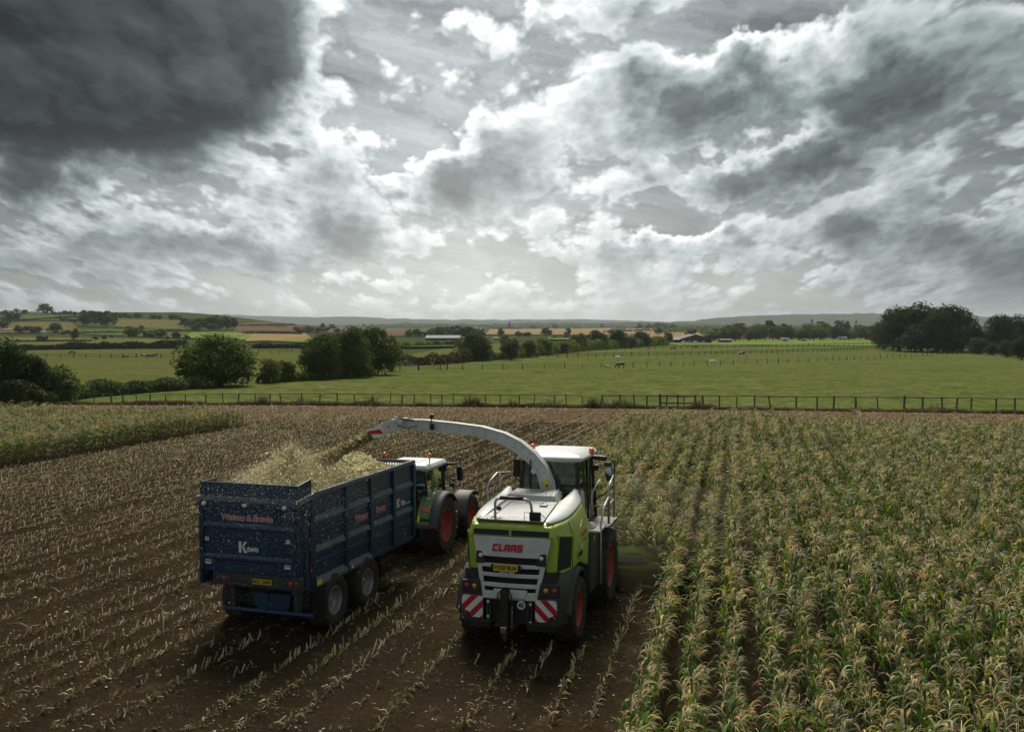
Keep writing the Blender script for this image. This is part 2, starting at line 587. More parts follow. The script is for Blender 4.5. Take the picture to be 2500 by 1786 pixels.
FM = {
    'soil': field_mat('ground_soil', (0.070, 0.051, 0.030), (0.042, 0.031, 0.019), 0.25, None, 9.0, (0.104, 0.076, 0.045), 1.0, 0.6),
    'headland': field_mat('headland_soil', (0.15, 0.092, 0.058), (0.115, 0.072, 0.046), 0.12, None, 3.0, (0.20, 0.14, 0.085)),
    'base': field_mat('ground_grass', (0.065, 0.086, 0.027), (0.048, 0.064, 0.022), 0.02, None, 0.6),
    'pasture': field_mat('pasture_grass', (0.084, 0.116, 0.027), (0.118, 0.136, 0.040), 0.03, None, 0.9, (0.060, 0.084, 0.022), patch=(0.158, 0.146, 0.062)),
    'paddock': field_mat('paddock_grass', (0.085, 0.105, 0.026), (0.115, 0.122, 0.038), 0.03, None, 0.8, (0.080, 0.088, 0.028), patch=(0.135, 0.125, 0.052)),
    'green': field_mat('far_green', (0.080, 0.110, 0.034), (0.105, 0.125, 0.044), 0.01, (20, 9, 0.12), 0.15),
    'bright': field_mat('far_bright_green', (0.15, 0.21, 0.05), (0.18, 0.22, 0.06), 0.02, None, 0.3),
    'tan': field_mat('far_stubble', (0.25, 0.18, 0.085), (0.31, 0.22, 0.105), 0.01, (35, 12, 0.18), 0.15),
    'olive': field_mat('far_olive', (0.12, 0.115, 0.046), (0.15, 0.132, 0.056), 0.012, (70, 10, 0.12), 0.15),
    'plough': field_mat('far_plough', (0.125, 0.083, 0.055), (0.16, 0.105, 0.068), 0.012, (15, 8, 0.15), 0.2),
    'wood': field_mat('far_woodland', (0.030, 0.045, 0.022), (0.055, 0.068, 0.030), 0.004, None, 0.03, (0.16, 0.17, 0.09), 0.0),
}


def terrain():
    """One sheet from under the camera to the horizon."""
    fr = np.radians(np.concatenate([np.linspace(-180, -50, 27)[:-1], np.linspace(-50, 50, 281), np.linspace(50, 180, 27)[1:]]))
    rr = np.concatenate([[0.5], np.linspace(8, 96, 23), np.geomspace(100, 13000, 170)])
    A, Rr = np.meshgrid(fr, rr)
    X = Rr * np.sin(A - YAW)
    Y = Rr * np.cos(A - YAW)
    Z = H(X, Y) - np.interp(Rr, [0, 60, 85, 100], [0.5, 0.5, 0.3, 0.06])
    V = np.stack([X, Y, Z], -1).reshape(-1, 3)
    n, k = len(fr), len(rr)
    i = np.arange(k - 1)[:, None] * n + np.arange(n - 1)[None, :]
    Fq = np.stack([i, i + 1, i + n + 1, i + n], -1).reshape(-1, 4)
    o = add_mesh('ground', np_mesh('ground', V, Fq[:, ::-1], FM['base'], smooth=True))
    return tag(o, kind='structure')


terrain()


def drape(name, quad, mat, lift, n=26, nv=None):
    """A field: four corners (photograph spots or points), laid over the land."""
    P = [at(*q) if len(q) == 2 else Vector(q) for q in quad]
    nv = nv or n
    rows = []
    for j in range(nv + 1):
        t = j / nv
        row = []
        for i in range(n + 1):
            s_ = i / n
            q = P[0] * (1 - s_) * (1 - t) + P[1] * s_ * (1 - t) + P[2] * s_ * t + P[3] * (1 - s_) * t
            row.append((q.x, q.y, float(H(q.x, q.y)) + lift))
        rows.append(row)
    o = MB().grid(rows).build(name, mat, smooth=True)
    return tag(o, kind='structure')


# the big pasture beyond the fence, the paddock behind the hedge, and the fields of the valley and the hill
drape('pasture', [(-10, 988), (2900, 1018), (2700, 832), (1150, 838)], FM['pasture'], 0.02, 40)
drape('pasture', [(1550, 842), (2330, 846), (2200, 826), (1640, 829)], FM['bright'], 0.30, 20)
drape('paddock', [(-700, 985), (760, 930), (985, 845), (-300, 856)], FM['paddock'], 0.06, 40)
FIELDS = [
    ('olive', (-60, 852), (470, 851), (430, 830), (-60, 822)),
    ('green', (180, 815), (470, 828), (480, 803), (190, 806)),
    ('bright', (440, 826), (760, 838), (740, 818), (470, 812)),
    ('tan', (600, 836), (770, 830), (745, 815), (610, 818)),
    ('olive', (-40, 815), (200, 812), (175, 786), (-40, 790)),
    ('green', (50, 782), (210, 784), (200, 770), (60, 768)),
    ('olive', (280, 800), (450, 806), (440, 783), (290, 780)),
    ('plough', (570, 812), (860, 815), (850, 797), (580, 792)),
    ('plough', (920, 822), (1060, 822), (1040, 799), (930, 799)),
    ('green', (985, 852), (1110, 850), (1110, 838), (985, 842)),
    ('tan', (1180, 818), (1520, 820), (1490, 801), (1195, 804)),
    ('tan', (1480, 826), (1720, 832), (1650, 804), (1530, 802)),
    ('tan', (1640, 820), (1720, 826), (1700, 806), (1610, 804)),
    ('bright', (1340, 832), (1400, 833), (1400, 826), (1340, 825)),
    ('green', (1000, 806), (1180, 806), (1180, 799), (1000, 799)),
]
for i, (k, *q) in enumerate(FIELDS):
    drape('field', q, FM[k], 0.5 + 0.06 * i, 16)


def ridge(name, spots, dist, thick, mat):
    """A far line of hills: spots are (px, py of the skyline) at a distance in metres."""
    pxs = np.array([q[0] for q in spots], float)
    pys = np.array([q[1] for q in spots], float)
    xs = np.linspace(pxs[0], pxs[-1], 150)
    ys = np.interp(xs, pxs, pys)
    ys += np.array([1.3 * mnoise.noise((x / 40.0, dist / 500, 0)) + 0.7 * mnoise.noise((x / 13.0, 3, dist)) for x in xs])
    prof = [(-1.0, 0.0), (-0.72, 0.26), (-0.42, 0.66), (-0.18, 0.92), (0.0, 1.0), (0.4, 0.8), (1.0, 0.0)]
    rows = []
    for px, py in zip(xs, ys):
        tu = (px - CX_PX) / F_PX
        top = CAM_H + (790.0 - py) / F_PX * dist
        fade = min(1.0, (px - xs[0]) / 60.0 + 0.02, (xs[-1] - px) / 60.0 + 0.02)
        row = []
        for t, hh in prof:
            d = dist + t * thick + 60 * mnoise.noise((px / 55.0, t * 2, 1))
            x, y = d * (tu * CYW - SY), d * (tu * SY + CYW)
            g = float(H(x, y)) - 2
            row.append((x, y, g + (top - g) * hh * fade + 5 * mnoise.noise((px / 20.0, t * 4, 7)) * hh))
        rows.append(row)
    o = MB().grid(rows).build(name, mat, smooth=True)
    return tag(o, kind='structure')


ridge('hill', [(380, 776), (470, 769), (560, 767), (640, 771), (760, 774), (860, 772), (950, 777), (1080, 780), (1240, 780), (1420, 779), (1560, 783), (1700, 789)], 9000, 1500, FM['wood'])
ridge('hill', [(1560, 789), (1690, 783), (1740, 776), (1830, 771), (1930, 767), (2040, 766), (2130, 765), (2220, 772), (2330, 775), (2480, 773), (2640, 777)], 6200, 1300, FM['wood'])
ridge('hill', [(880, 792), (1000, 788), (1180, 791), (1330, 787), (1480, 789), (1560, 786), (1700, 790), (1800, 789)], 4200, 700, FM['wood'])

# ================================================================ the maize field
FIELD_END_X = np.array([-140, -65, -40, -19, -3, 24, 90], float)
FIELD_END_Y = np.array([66, 79.6, 84.6, 86.8, 88.2, 89.2, 92], float)


def field_end(x):
    return np.interp(x, FIELD_END_X, FIELD_END_Y)


def lattice_noise(X, Y, scale, seed):
    """Smooth value noise in -1..1, vectorised."""
    rg = np.random.default_rng(seed)
    T = rg.uniform(-1, 1, (256, 256))
    x, y = np.asarray(X) / scale + 1000, np.asarray(Y) / scale + 1000
    i, j = np.floor(x).astype(int), np.floor(y).astype(int)
    fx, fy = x - i, y - j
    fx, fy = fx * fx * (3 - 2 * fx), fy * fy * (3 - 2 * fy)
    g = lambda a, c: T[a % 256, c % 256]
    return (g(i, j) * (1 - fx) + g(i + 1, j) * fx) * (1 - fy) + (g(i, j + 1) * (1 - fx) + g(i + 1, j + 1) * fx) * fy


def row_x(x0, y):
    """The rows fan out a little towards the left of the field."""
    ang = np.interp(x0, [-60, -30, -12, -5], [5.6, 5.6, 4.0, 0.0])
    return x0 + (y - 25.0) * np.tan(np.radians(ang))


def row_frac(x, y):
    """Distance from the nearest row, in row spacings (0 on the row, 0.5 midway)."""
    x0 = np.asarray(x, float)
    for _ in range(5):
        x0 = x - (y - 25.0) * np.tan(np.radians(np.interp(x0, [-60, -30, -12, -5], [5.6, 5.6, 4.0, 0.0])))
    return np.abs(((x0 + 70.0) / 0.75 + 0.5) % 1.0 - 0.5)


# wheel ruts: (x at y=0 of the rut, heading in degrees, from y, to y)
RUTS = [(-12.0, 5.6, -5, 23.2), (-14.1, 5.6, -5, 23.2), (-6.55, 2.5, -5, 23.3), (-4.5, 2.5, -5, 23.3), (-8.3, 3.0, -5, 90),
        (-21.0, 5.6, -5, 88), (-23.1, 5.6, -5, 88), (-27.5, 5.6, -5, 88), (-29.5, 5.6, -5, 88), (-16.7, 4.5, 5, 88), (-18.7, 4.5, 5, 88)]


def rut_depth(X, Y):
    d = np.zeros_like(X)
    for x0, hd, a, c in RUTS:
        cx = x0 + np.tan(np.radians(hd)) * Y + 0.12 * np.sin(Y / 6.0 + x0)
        t = np.abs(X - cx)
        w = np.clip(1 - (t / 0.34) ** 4, 0, 1) * ((Y > a) & (Y < c))
        lug = 0.5 + 0.5 * np.sign(np.sin((Y + t * 1.2) * 2 * np.pi / 0.34))
        d = np.maximum(d, w * (0.05 + 0.03 * lug))
        ed = np.exp(-((t - 0.42) / 0.09) ** 2) * ((Y > a) & (Y < c))
        d = d - 0.022 * ed
    return d


def soil_height(X, Y):
    near = np.clip((60 - Y) / 40, 0.25, 1)
    h = 0.030 * lattice_noise(X, Y, 0.9, 1) + 0.020 * lattice_noise(X, Y, 0.34, 2) + 0.016 * lattice_noise(X, Y, 0.16, 3) + 0.06 * lattice_noise(X, Y, 7, 4)
    h = h + 0.026 * np.cos(2 * np.pi * row_frac(X, Y))
    return (h - rut_depth(X, Y)) * near


def soil_sheet():
    xs = np.concatenate([np.linspace(-140, -66, 40)[:-1], np.linspace(-66, -26, 200)[:-1], np.linspace(-26, 6, 330)[:-1], np.linspace(6, 46, 130)[:-1], np.linspace(46, 90, 20)])
    tt = np.concatenate([np.linspace(-1.0, 0.14, 12)[:-1], np.geomspace(0.14, 1.0, 330)])
    X, T = np.meshgrid(xs, tt)
    Y = T * field_end(X)
    Z = soil_height(X, Y) + 0.055
    V = np.stack([X, Y, Z], -1).reshape(-1, 3)
    n, k = len(xs), len(tt)
    i = np.arange(k - 1)[:, None] * n + np.arange(n - 1)[None, :]
    Fq = np.stack([i, i + 1, i + n + 1, i + n], -1).reshape(-1, 4)
    tag(add_mesh('stubble_field', np_mesh('stubble_field', V, Fq, FM['soil'], smooth=True)), kind='structure')
    # the bare headland along the fence, dragged smooth by turning machines
    xs = np.linspace(-140, 90, 300)
    tt = np.linspace(0, 1, 14)
    X, T = np.meshgrid(xs, tt)
    Y = field_end(X) - 12.5 * (1 - T) + 0.5 * lattice_noise(X, X * 0, 3, 8) * (1 - T)
    Z = soil_height(X, Y) + 0.075 + 0.015 * np.sin(T * 60)
    V = np.stack([X, Y, Z], -1).reshape(-1, 3)
    n, k = len(xs), len(tt)
    i = np.arange(k - 1)[:, None] * n + np.arange(n - 1)[None, :]
    Fq = np.stack([i, i + 1, i + n + 1, i + n], -1).reshape(-1, 4)
    tag(add_mesh('headland', np_mesh('headland', V, Fq, FM['headland'], smooth=True)), kind='structure')


soil_sheet()

# ---------------------------------------------------------------- where the crop still stands
def left_edge(y):
    return -36.6 + (y - 44.5) * 0.118


def standing(x, y):
    right = (((x > -1.6) & (y > 2)) | ((x > -7.0) & (y > 29.6))) & (y < 68.3 + 0.5 * np.sin(x * 1.7))
    left = (x < left_edge(y)) & (y > 30) & (y < 67.0 + 0.04 * (x + 40) + 0.4 * np.sin(x))
    return right | left


mk('straw', (0.40, 0.32, 0.165), 0.8, rand=0.0, var=0.25, vscale=1.3, translucent=0.15, spec=0.2)
mk('straw_pale', (0.52, 0.44, 0.27), 0.75, var=0.2, vscale=0.9, translucent=0.15, spec=0.2)
mk('straw_brown', (0.22, 0.16, 0.085), 0.85, var=0.3, vscale=1.1, spec=0.15)
mk('straw_green', (0.17, 0.20, 0.07), 0.75, var=0.3, vscale=1.0, translucent=0.2, spec=0.2)


def stubble():
    pts = []
    for x0 in np.arange(-70.0, 1.0, 0.75):
        y = np.arange(6.0, 90.0, 0.105)
        y = y + RNG.normal(0, 0.035, len(y))
        x = row_x(x0, y) + RNG.normal(0, 0.028, len(y))
        keep = (RNG.random(len(y)) > 0.10) & ~standing(x, y) & (y < field_end(x) - 2.0 - 9 * RNG.random(len(y))) & in_view(x, y)
        # crushed where wheels ran
        keep &= (rut_depth(x, y) < 0.02) | (RNG.random(len(y)) < 0.15)
        keep &= (lattice_noise(x, y, 1.3, 21) > -0.75) | (RNG.random(len(y)) < 0.4)
        # none under the machines
        keep &= ~((np.abs(x + 4.5) < 1.5) & (y > 22.3) & (y < 30.5))
        keep &= ~((np.abs(x + 11.0 - (y - 23) * 0.098) < 1.5) & (y > 21.9) & (y < 36.5))
        pts.append(np.stack([x[keep], y[keep]], 1))
    P = np.concatenate(pts)
    r = -P[:, 0] * SY + P[:, 1] * CYW
    P = P[np.argsort(r)]
    variants = []
    mats = [M['straw'], M['straw_pale'], M['straw_brown'], M['straw_green']]
    for k in range(8):
        h = random.uniform(0.08, 0.20)
        w = random.uniform(0.010, 0.016)
        mb = MB()
        nseg = 6
        lean = Vector((random.uniform(-.03, .09), random.uniform(-.02, .10), 0))
        mb.loft([[(w * 1.25 * math.cos(a) + lean.x * t, w * 1.25 * math.sin(a) + lean.y * t, h * t + (0.03 * math.cos(a + k) if t == 1 else 0)) for a in (2 * math.pi * q / nseg for q in range(nseg))] for t in (-0.25, 0.35, 1.0)])
        # a torn leaf sheath on some stalks
        if k % 2:
            a = random.uniform(0, 6.28)
            d = Vector((math.cos(a), math.sin(a), 0))
            s_ = Vector((-d.y, d.x, 0)) * 0.02
            q0, q1, q2 = Vector((0, 0, h * .5)), d * 0.08 + Vector((0, 0, h * .9)), d * 0.2 + Vector((0, 0, h * .55))
            mb.add([q0 - s_, q0 + s_, q1 + s_, q1 - s_, q2 + s_ * .3, q2 - s_ * .3], [(0, 1, 2, 3), (3, 2, 4, 5)])
        variants.append(mb.mesh('stubble_stalk', mats[(0, 1, 0, 2, 1, 0, 3, 2)[k]]))
    nsingle = 300
    for i, (x, y) in enumerate(P[:nsingle]):
        o = add_mesh('stubble_stalk', variants[i % 8])
        o.location = (x, y, float(soil_height(np.array(x), np.array(y))) + 0.05)
        o.rotation_euler = (random.gauss(-.12, .2), random.gauss(.1, .2), random.gauss(0, 0.5))
        s_ = random.uniform(0.7, 1.15)
        o.scale = (s_, s_, s_)
        tag(o, 'cut maize stalk stump in the stubble nearest the viewer', 'stubble', 'nearest stubble stumps')
    Q = P[nsingle:]
    z = soil_height(Q[:, 0], Q[:, 1]) + 0.05
    N = len(Q)
    far = np.clip((-Q[:, 0] * SY + Q[:, 1] * CYW) / 45, 0.9, 1.45)
    hh = RNG.gamma(6.0, 0.022, N)
    w = RNG.uniform(0.012, 0.020, N) * far
    a0 = RNG.uniform(0, 6.28, N)
    lx, ly = RNG.normal(0.03, 0.06, N), RNG.normal(0.04, 0.06, N)
    V = np.zeros((N, 8, 3))
    for k in range(4):
        a = a0 + k * np.pi / 2
        V[:, k] = np.stack([Q[:, 0] + w * 1.2 * np.cos(a), Q[:, 1] + w * 1.2 * np.sin(a), z - 0.05], 1)
        V[:, 4 + k] = np.stack([Q[:, 0] + lx + w * np.cos(a), Q[:, 1] + ly + w * np.sin(a), z + hh + (0.03 if k < 2 else 0)], 1)
    fq = np.array([[0, 1, 5, 4], [1, 2, 6, 5], [2, 3, 7, 6], [3, 0, 4, 7], [4, 5, 6, 7]])
    Fq = (np.arange(N)[:, None, None] * 8 + fq[None]).reshape(-1, 4)
    mi = np.repeat(RNG.choice([0, 0, 1, 1, 2, 3], N), 5)
    o = add_mesh('stubble', np_mesh('stubble', V.reshape(-1, 3), Fq, mats, mi))
    tag(o, 'rows of cut maize stubble reaching back across the field', 'stubble', kind='stuff')


stubble()


def litter():
    """Chopped leaves, husks and stalk pieces lying on the soil."""
    n = 900000
    u = RNG.random(n)
    y = 9.0 + 80.0 * u ** 1.5
    x = RNG.uniform(-75, 46, n)
    keep = in_view(x, y) & ~standing(x, y) & (y < field_end(x) - 0.5)
    dens = lattice_noise(x, y, 2.2, 31) * 0.5 + lattice_noise(x, y, 0.8, 32) * 0.35
    rowd = row_frac(x, y)
    keep &= RNG.random(n) < np.clip((1.0 + dens) * np.exp(-(rowd / 0.15) ** 2) + 0.17 + 0.26 * dens, 0.05, 1) * np.where(rut_depth(x, y) > 0.03, 0.25, 1)
    x, y = x[keep], y[keep]
    n = len(x)
    r = -x * SY + y * CYW
    L = RNG.gamma(2.2, 0.035, n) * np.clip(r / 38, 0.8, 2.2)
    L = np.where(RNG.random(n) < 0.07, L * RNG.uniform(2.0, 4.5, n), L)          # some whole leaves and stalks
    W = np.minimum(L * 0.45, RNG.uniform(0.006, 0.020, n)) * np.clip(r / 32, 0.8, 2.4)
    a = RNG.uniform(0, 6.28, n)
    tl = RNG.normal(0.05, 0.32, n)
    z = soil_height(x, y) + 0.062 + np.abs(RNG.normal(0, 0.012, n))
    dx, dy, dz = np.cos(a) * L / 2, np.sin(a) * L / 2, np.abs(np.sin(tl)) * L / 2
    sx, sy = -np.sin(a) * W / 2, np.cos(a) * W / 2
    zt = RNG.normal(0, 0.25, n) * W
    V = np.stack([np.stack([x - dx - sx, y - dy - sy, z - zt], 1), np.stack([x - dx + sx, y - dy + sy, z + zt], 1),
                  np.stack([x + sx, y + sy, z + dz * 1.2 + zt], 1), np.stack([x - sx, y - sy, z + dz * 1.2 - zt], 1),
                  np.stack([x + dx + sx * .4, y + dy + sy * .4, z + dz], 1), np.stack([x + dx - sx * .4, y + dy - sy * .4, z + dz], 1)], 1)
    fq = np.array([[0, 1, 2, 3], [3, 2, 4, 5]])
    Fq = (np.arange(n)[:, None, None] * 6 + fq[None]).reshape(-1, 4)
    mi = np.repeat(RNG.choice([0, 0, 0, 1, 2, 2, 3], n), 2)
    o = add_mesh('crop_litter', np_mesh('crop_litter', V.reshape(-1, 3), Fq, [M['straw'], M['straw_pale'], M['straw_brown'], M['straw_green']], mi))
    tag(o, 'chopped maize leaves and husks strewn over the brown soil', 'litter', kind='stuff')


litter()


def pebbles():
    """Pale stones and crumbs of stalk on the soil."""
    rg = np.random.default_rng(91)
    n = 26000
    y = 9 + 45 * rg.random(n) ** 1.3
    x = rg.uniform(-45, 1, n)
    k = in_view(x, y) & ~standing(x, y)
    x, y = x[k], y[k]
    n = len(x)
    s_ = rg.gamma(2.0, 0.0055, n) + 0.004
    z = soil_height(x, y) + 0.055 + s_ * 0.3
    a = rg.uniform(0, 6.28, n)
    V = []
    for k in range(4):
        q = a + k * np.pi / 2
        V.append(np.stack([x + s_ * np.cos(q) * (1.0 if k % 2 else 1.5), y + s_ * np.sin(q), z], 1))
    V.append(np.stack([x, y, z + s_ * 0.8], 1))
    V = np.stack(V, 1).reshape(-1, 3)
    fq = np.array([[0, 1, 4], [1, 2, 4], [2, 3, 4], [3, 0, 4]])
    Fq = (np.arange(n)[:, None, None] * 5 + fq[None]).reshape(-1, 3)
    mats = [mk('stone_pale', (0.42, 0.39, 0.33), 0.9), mk('stone_brown', (0.16, 0.12, 0.08), 0.9), mk('soil_crumb', (0.065, 0.047, 0.030), 1.0)]
    o = add_mesh('pebbles', np_mesh('pebbles', V, Fq, mats, np.repeat(rg.choice([0, 1, 1, 2, 2, 2], n), 4)))
    tag(o, 'small stones and soil crumbs between the stubble rows', 'stones', kind='stuff')


pebbles()

# ---------------------------------------------------------------- standing maize
mk('maize_green', (0.130, 0.215, 0.024), 0.5, var=0.35, vscale=4.0, rand=1.0, translucent=0.38, spec=0.1)
mk('maize_deep', (0.048, 0.105, 0.022), 0.45, var=0.35, vscale=4.0, rand=1.0, translucent=0.38, spec=0.1)
mk('maize_dry', (0.50, 0.40, 0.17), 0.75, var=0.3, vscale=5.0, rand=1.0, translucent=0.25, spec=0.2)
mk('maize_tassel', (0.58, 0.48, 0.22), 0.8, var=0.25, vscale=5.0, rand=0.9, translucent=0.2, spec=0.2)
mk('maize_stalk', (0.20, 0.20, 0.075), 0.6, var=0.3, vscale=3.0, rand=0.8, spec=0.3)
MAIZE_MATS = [M['maize_green'], M['maize_deep'], M['maize_dry'], M['maize_tassel'], M['maize_stalk']]


def ribbon(p0, az, L, e0, e1, w, nseg, twist=0.0, side=0.0):
    """An arching leaf: starts at elevation e0 and bends to e1."""
    vs, fs = [], []
    p = Vector(p0)
    for k in range(nseg + 1):
        t = k / nseg
        e = e0 + (e1 - e0) * t ** 1.15
        a = az + side * t
        d = Vector((math.cos(a) * math.cos(e), math.sin(a) * math.cos(e), math.sin(e)))
        sd = Vector((-math.sin(a), math.cos(a), 0))
        nrm = sd.cross(d)
        sd = sd * math.cos(twist * t) + nrm * math.sin(twist * t)
        ww = w * max(0.06, math.sin(math.pi * min(1.0, 0.18 + 0.82 * t) ** 0.85)) * 0.5
        vs += [p - sd * ww, p + sd * ww]
        if k:
            i = 2 * k
            fs.append((i - 2, i - 1, i + 1, i))
        p = p + d * (L / nseg)
    return vs, fs


def maize_plant(seed):
    """(stalk, [leaves], tassel) as lists of (verts, faces, material)."""
    rg = random.Random(seed)
    ht = rg.uniform(0.92, 1.24)
    lean = Vector((rg.uniform(-.05, .14), rg.uniform(-.08, .08), 0))
    P = lambda z: Vector((lean.x * (z / ht) ** 2, lean.y * (z / ht) ** 2, z))
    mb = MB()
    mb.tube([P(0), P(ht * .5), P(ht)], [0.015, 0.012, 0.006], 5)
    stalk = (mb.v, mb.f, 4)
    leaves = []
    base_az = rg.choice([math.pi / 2, -math.pi / 2]) + rg.gauss(0, 0.55)      # leaves spread mostly along the row
    nl = rg.randint(9, 11)
    dryness = rg.choice([0.15, 0.3, 0.45, 0.7])
    for k in range(nl):
        t = 0.16 + 0.84 * k / (nl - 1)
        z = ht * t * 0.97
        az = base_az + (k % 2) * math.pi + rg.gauss(0, 0.45)
        L = rg.uniform(0.38, 0.58) * (0.85 if t < 0.35 else 1.0) * (0.82 if t > 0.92 else 1.0)
        dry = rg.random() < dryness * (1.25 if t < 0.4 or t > 0.8 else 0.8)
        e0 = rg.uniform(0.95, 1.35) if not dry else rg.uniform(0.4, 1.0)
        e1 = rg.uniform(-1.5, -0.5) if not dry else rg.uniform(-1.9, -1.1)
        vs, fs = ribbon(P(z), az, L, e0, e1, rg.uniform(0.034, 0.058) if not dry else rg.uniform(0.022, 0.045), 7, rg.gauss(0, 0.7), rg.gauss(0.15, 0.4))
        leaves.append((vs, fs, 2 if dry else (0 if rg.random() < 0.55 else 1)))
    mb = MB()
    top = P(ht)
    nb = rg.randint(8, 13)
    for k in range(nb):
        az = rg.gauss(0.25, 1.0)                          # combed to the right by the wind
        L = rg.uniform(0.20, 0.36)
        vs, fs = ribbon(top - Vector((0, 0, rg.uniform(0, .13))), az, L, rg.uniform(0.8, 1.4), rg.uniform(-1.7, -0.8), rg.uniform(0.008, 0.015), 7, rg.gauss(0, 1.5), rg.gauss(0, .3))
        mb.add(vs, fs)
    tassel = (mb.v, mb.f, 3)
    return stalk, leaves, tassel


def part_mesh(name, data):
    me = bpy.data.meshes.new(name)
    me.from_pydata([tuple(v) for v in data[0]], [], data[1])
    me.materials.append(MAIZE_MATS[data[2]])
    me.polygons.foreach_set('use_smooth', [True] * len(me.polygons))
    return me


def instancer(name, pts, rots, scales, idx, sources):
    """One object that draws many copies of the source meshes (only for what nobody could count)."""
    me = bpy.data.meshes.new(name)
    me.vertices.add(len(pts))
    me.vertices.foreach_set('co', np.asarray(pts, np.float32).ravel())
    for nm, typ, val in (('rot', 'FLOAT_VECTOR', rots), ('scl', 'FLOAT_VECTOR', scales)):
        at_ = me.attributes.new(nm, typ, 'POINT')
        at_.data.foreach_set('vector', np.asarray(val, np.float32).ravel())
    at_ = me.attributes.new('idx', 'INT', 'POINT')
    at_.data.foreach_set('value', np.asarray(idx, np.int32))
    me.update()
    src = bpy.data.collections.new(name + '_shapes')
    for k, sm in enumerate(sources):
        src.objects.link(bpy.data.objects.new('%s_shape_%02d' % (name, k), sm))
    o = add_mesh(name, me)
    ng = bpy.data.node_groups.new(name, 'GeometryNodeTree')
    ng.interface.new_socket('Geometry', in_out='INPUT', socket_type='NodeSocketGeometry')
    ng.interface.new_socket('Geometry', in_out='OUTPUT', socket_type='NodeSocketGeometry')
    N = ng.nodes
    gi, go = N.new('NodeGroupInput'), N.new('NodeGroupOutput')
    ci = N.new('GeometryNodeCollectionInfo')
    ci.inputs['Collection'].default_value = src
    ci.inputs['Separate Children'].default_value = True
    ci.inputs['Reset Children'].default_value = True
    ip = N.new('GeometryNodeInstanceOnPoints')
    ip.inputs['Pick Instance'].default_value = True

    def named(nm, typ):
        a = N.new('GeometryNodeInputNamedAttribute')
        a.data_type = typ
        a.inputs['Name'].default_value = nm
        return a.outputs['Attribute']
    L = ng.links.new
    L(gi.outputs[0], ip.inputs['Points'])
    L(ci.outputs[0], ip.inputs['Instance'])
    L(named('idx', 'INT'), ip.inputs['Instance Index'])
    L(named('rot', 'FLOAT_VECTOR'), ip.inputs['Rotation'])
    L(named('scl', 'FLOAT_VECTOR'), ip.inputs['Scale'])
    L(ip.outputs[0], go.inputs[0])
    md = o.modifiers.new('scatter', 'NODES')
    md.node_group = ng
    return o


def maize():
    NVAR = 18
    plants = [maize_plant(100 + k) for k in range(NVAR)]
    joined = []
    for st, lv, ta in plants:
        V, Fc, mi = [], [], []
        for vs, fs, m_ in [st, *lv, ta]:
            o = len(V)
            V += [tuple(v) for v in vs]
            Fc += [tuple(i + o for i in f) for f in fs]
            mi += [m_] * len(fs)
        me = bpy.data.meshes.new('maize_plant')
        me.from_pydata(V, [], Fc)
        for m_ in MAIZE_MATS:
            me.materials.append(m_)
        me.polygons.foreach_set('material_index', mi)
        me.polygons.foreach_set('use_smooth', [True] * len(Fc))
        joined.append(me)
    parts = [(part_mesh('maize_stalk', st), [part_mesh('leaf', q) for q in lv], part_mesh('tassel', ta)) for st, lv, ta in plants]
    pts = []
    for x0 in np.arange(-6.7, 50, 0.75):
        y = np.arange(3.0, 70, 0.185)
        y = y + RNG.normal(0, 0.04, len(y))
        x = x0 + RNG.normal(0, 0.026, len(y)) + 0.04 * np.sin(y / 5 + x0)
        pts.append(np.stack([x, y], 1))
    for x0 in np.arange(-80, -36, 0.75):
        y = np.arange(32.0, 72, 0.16)
        y = y + RNG.normal(0, 0.04, len(y))
        x = x0 + (y - 44.5) * 0.118 + RNG.normal(0, 0.05, len(y))
        pts.append(np.stack([x, y], 1))
    P = np.concatenate(pts)
    x, y = P[:, 0], P[:, 1]
    keep = standing(x, y) & (RNG.random(len(x)) > 0.05)
    r = -x * SY + y * CYW
    s_ = x * CYW + y * SY
    keep &= (r > 6) & (np.abs(s_ / r) < 0.60) & (r > 12.5)
    P = P[keep]
    x, y = P[:, 0], P[:, 1]
    n = len(P)
    rot = np.stack([RNG.normal(0, 0.07, n), RNG.normal(0.03, 0.07, n), RNG.normal(0, 0.22, n)], 1)
    sc = RNG.normal(1.32, 0.10, n) * (1 + 0.10 * lattice_noise(x, y, 3.0, 41) + 0.05 * lattice_noise(x, y, 9.0, 42))
    sc = np.where(x < -25, sc * 0.84, sc)
    idx = RNG.integers(0, NVAR, n)
    z = np.full(n, 0.03)
    r = -x * SY + y * CYW
    vis = in_view(x, y, 1.2, 0.0) & (r > 0)
    order = np.argsort(np.where(vis, r, 1e9))
    near = order[:300]
    for i in near:
        st, lv, ta = parts[idx[i]]
        o = add_mesh('maize_plant', st)
        o.location = (x[i], y[i], z[i])
        o.rotation_euler = rot[i]
        o.scale = (sc[i] * 0.74, sc[i], sc[i])
        tag(o, 'tall maize plant with drooping tassel in the standing crop nearest the viewer', 'maize plant', 'nearest standing maize plants')
        for q in lv:
            add_mesh('leaf', q, o)
        add_mesh('tassel', ta, o)
    rest = np.ones(n, bool)
    rest[near] = False
    isl = x < -25
    for sel, lab in ((rest & ~isl, 'ripe maize standing in rows right of the forage harvester'), (rest & isl, 'block of ripe maize standing at the far left of the field')):
        o = instancer('standing_maize', np.stack([x, y, z], 1)[sel], rot[sel], sc[sel][:, None] * np.array([[0.74, 1.0, 1.0]]), idx[sel], joined)
        tag(o, lab, 'maize', kind='stuff')


maize()

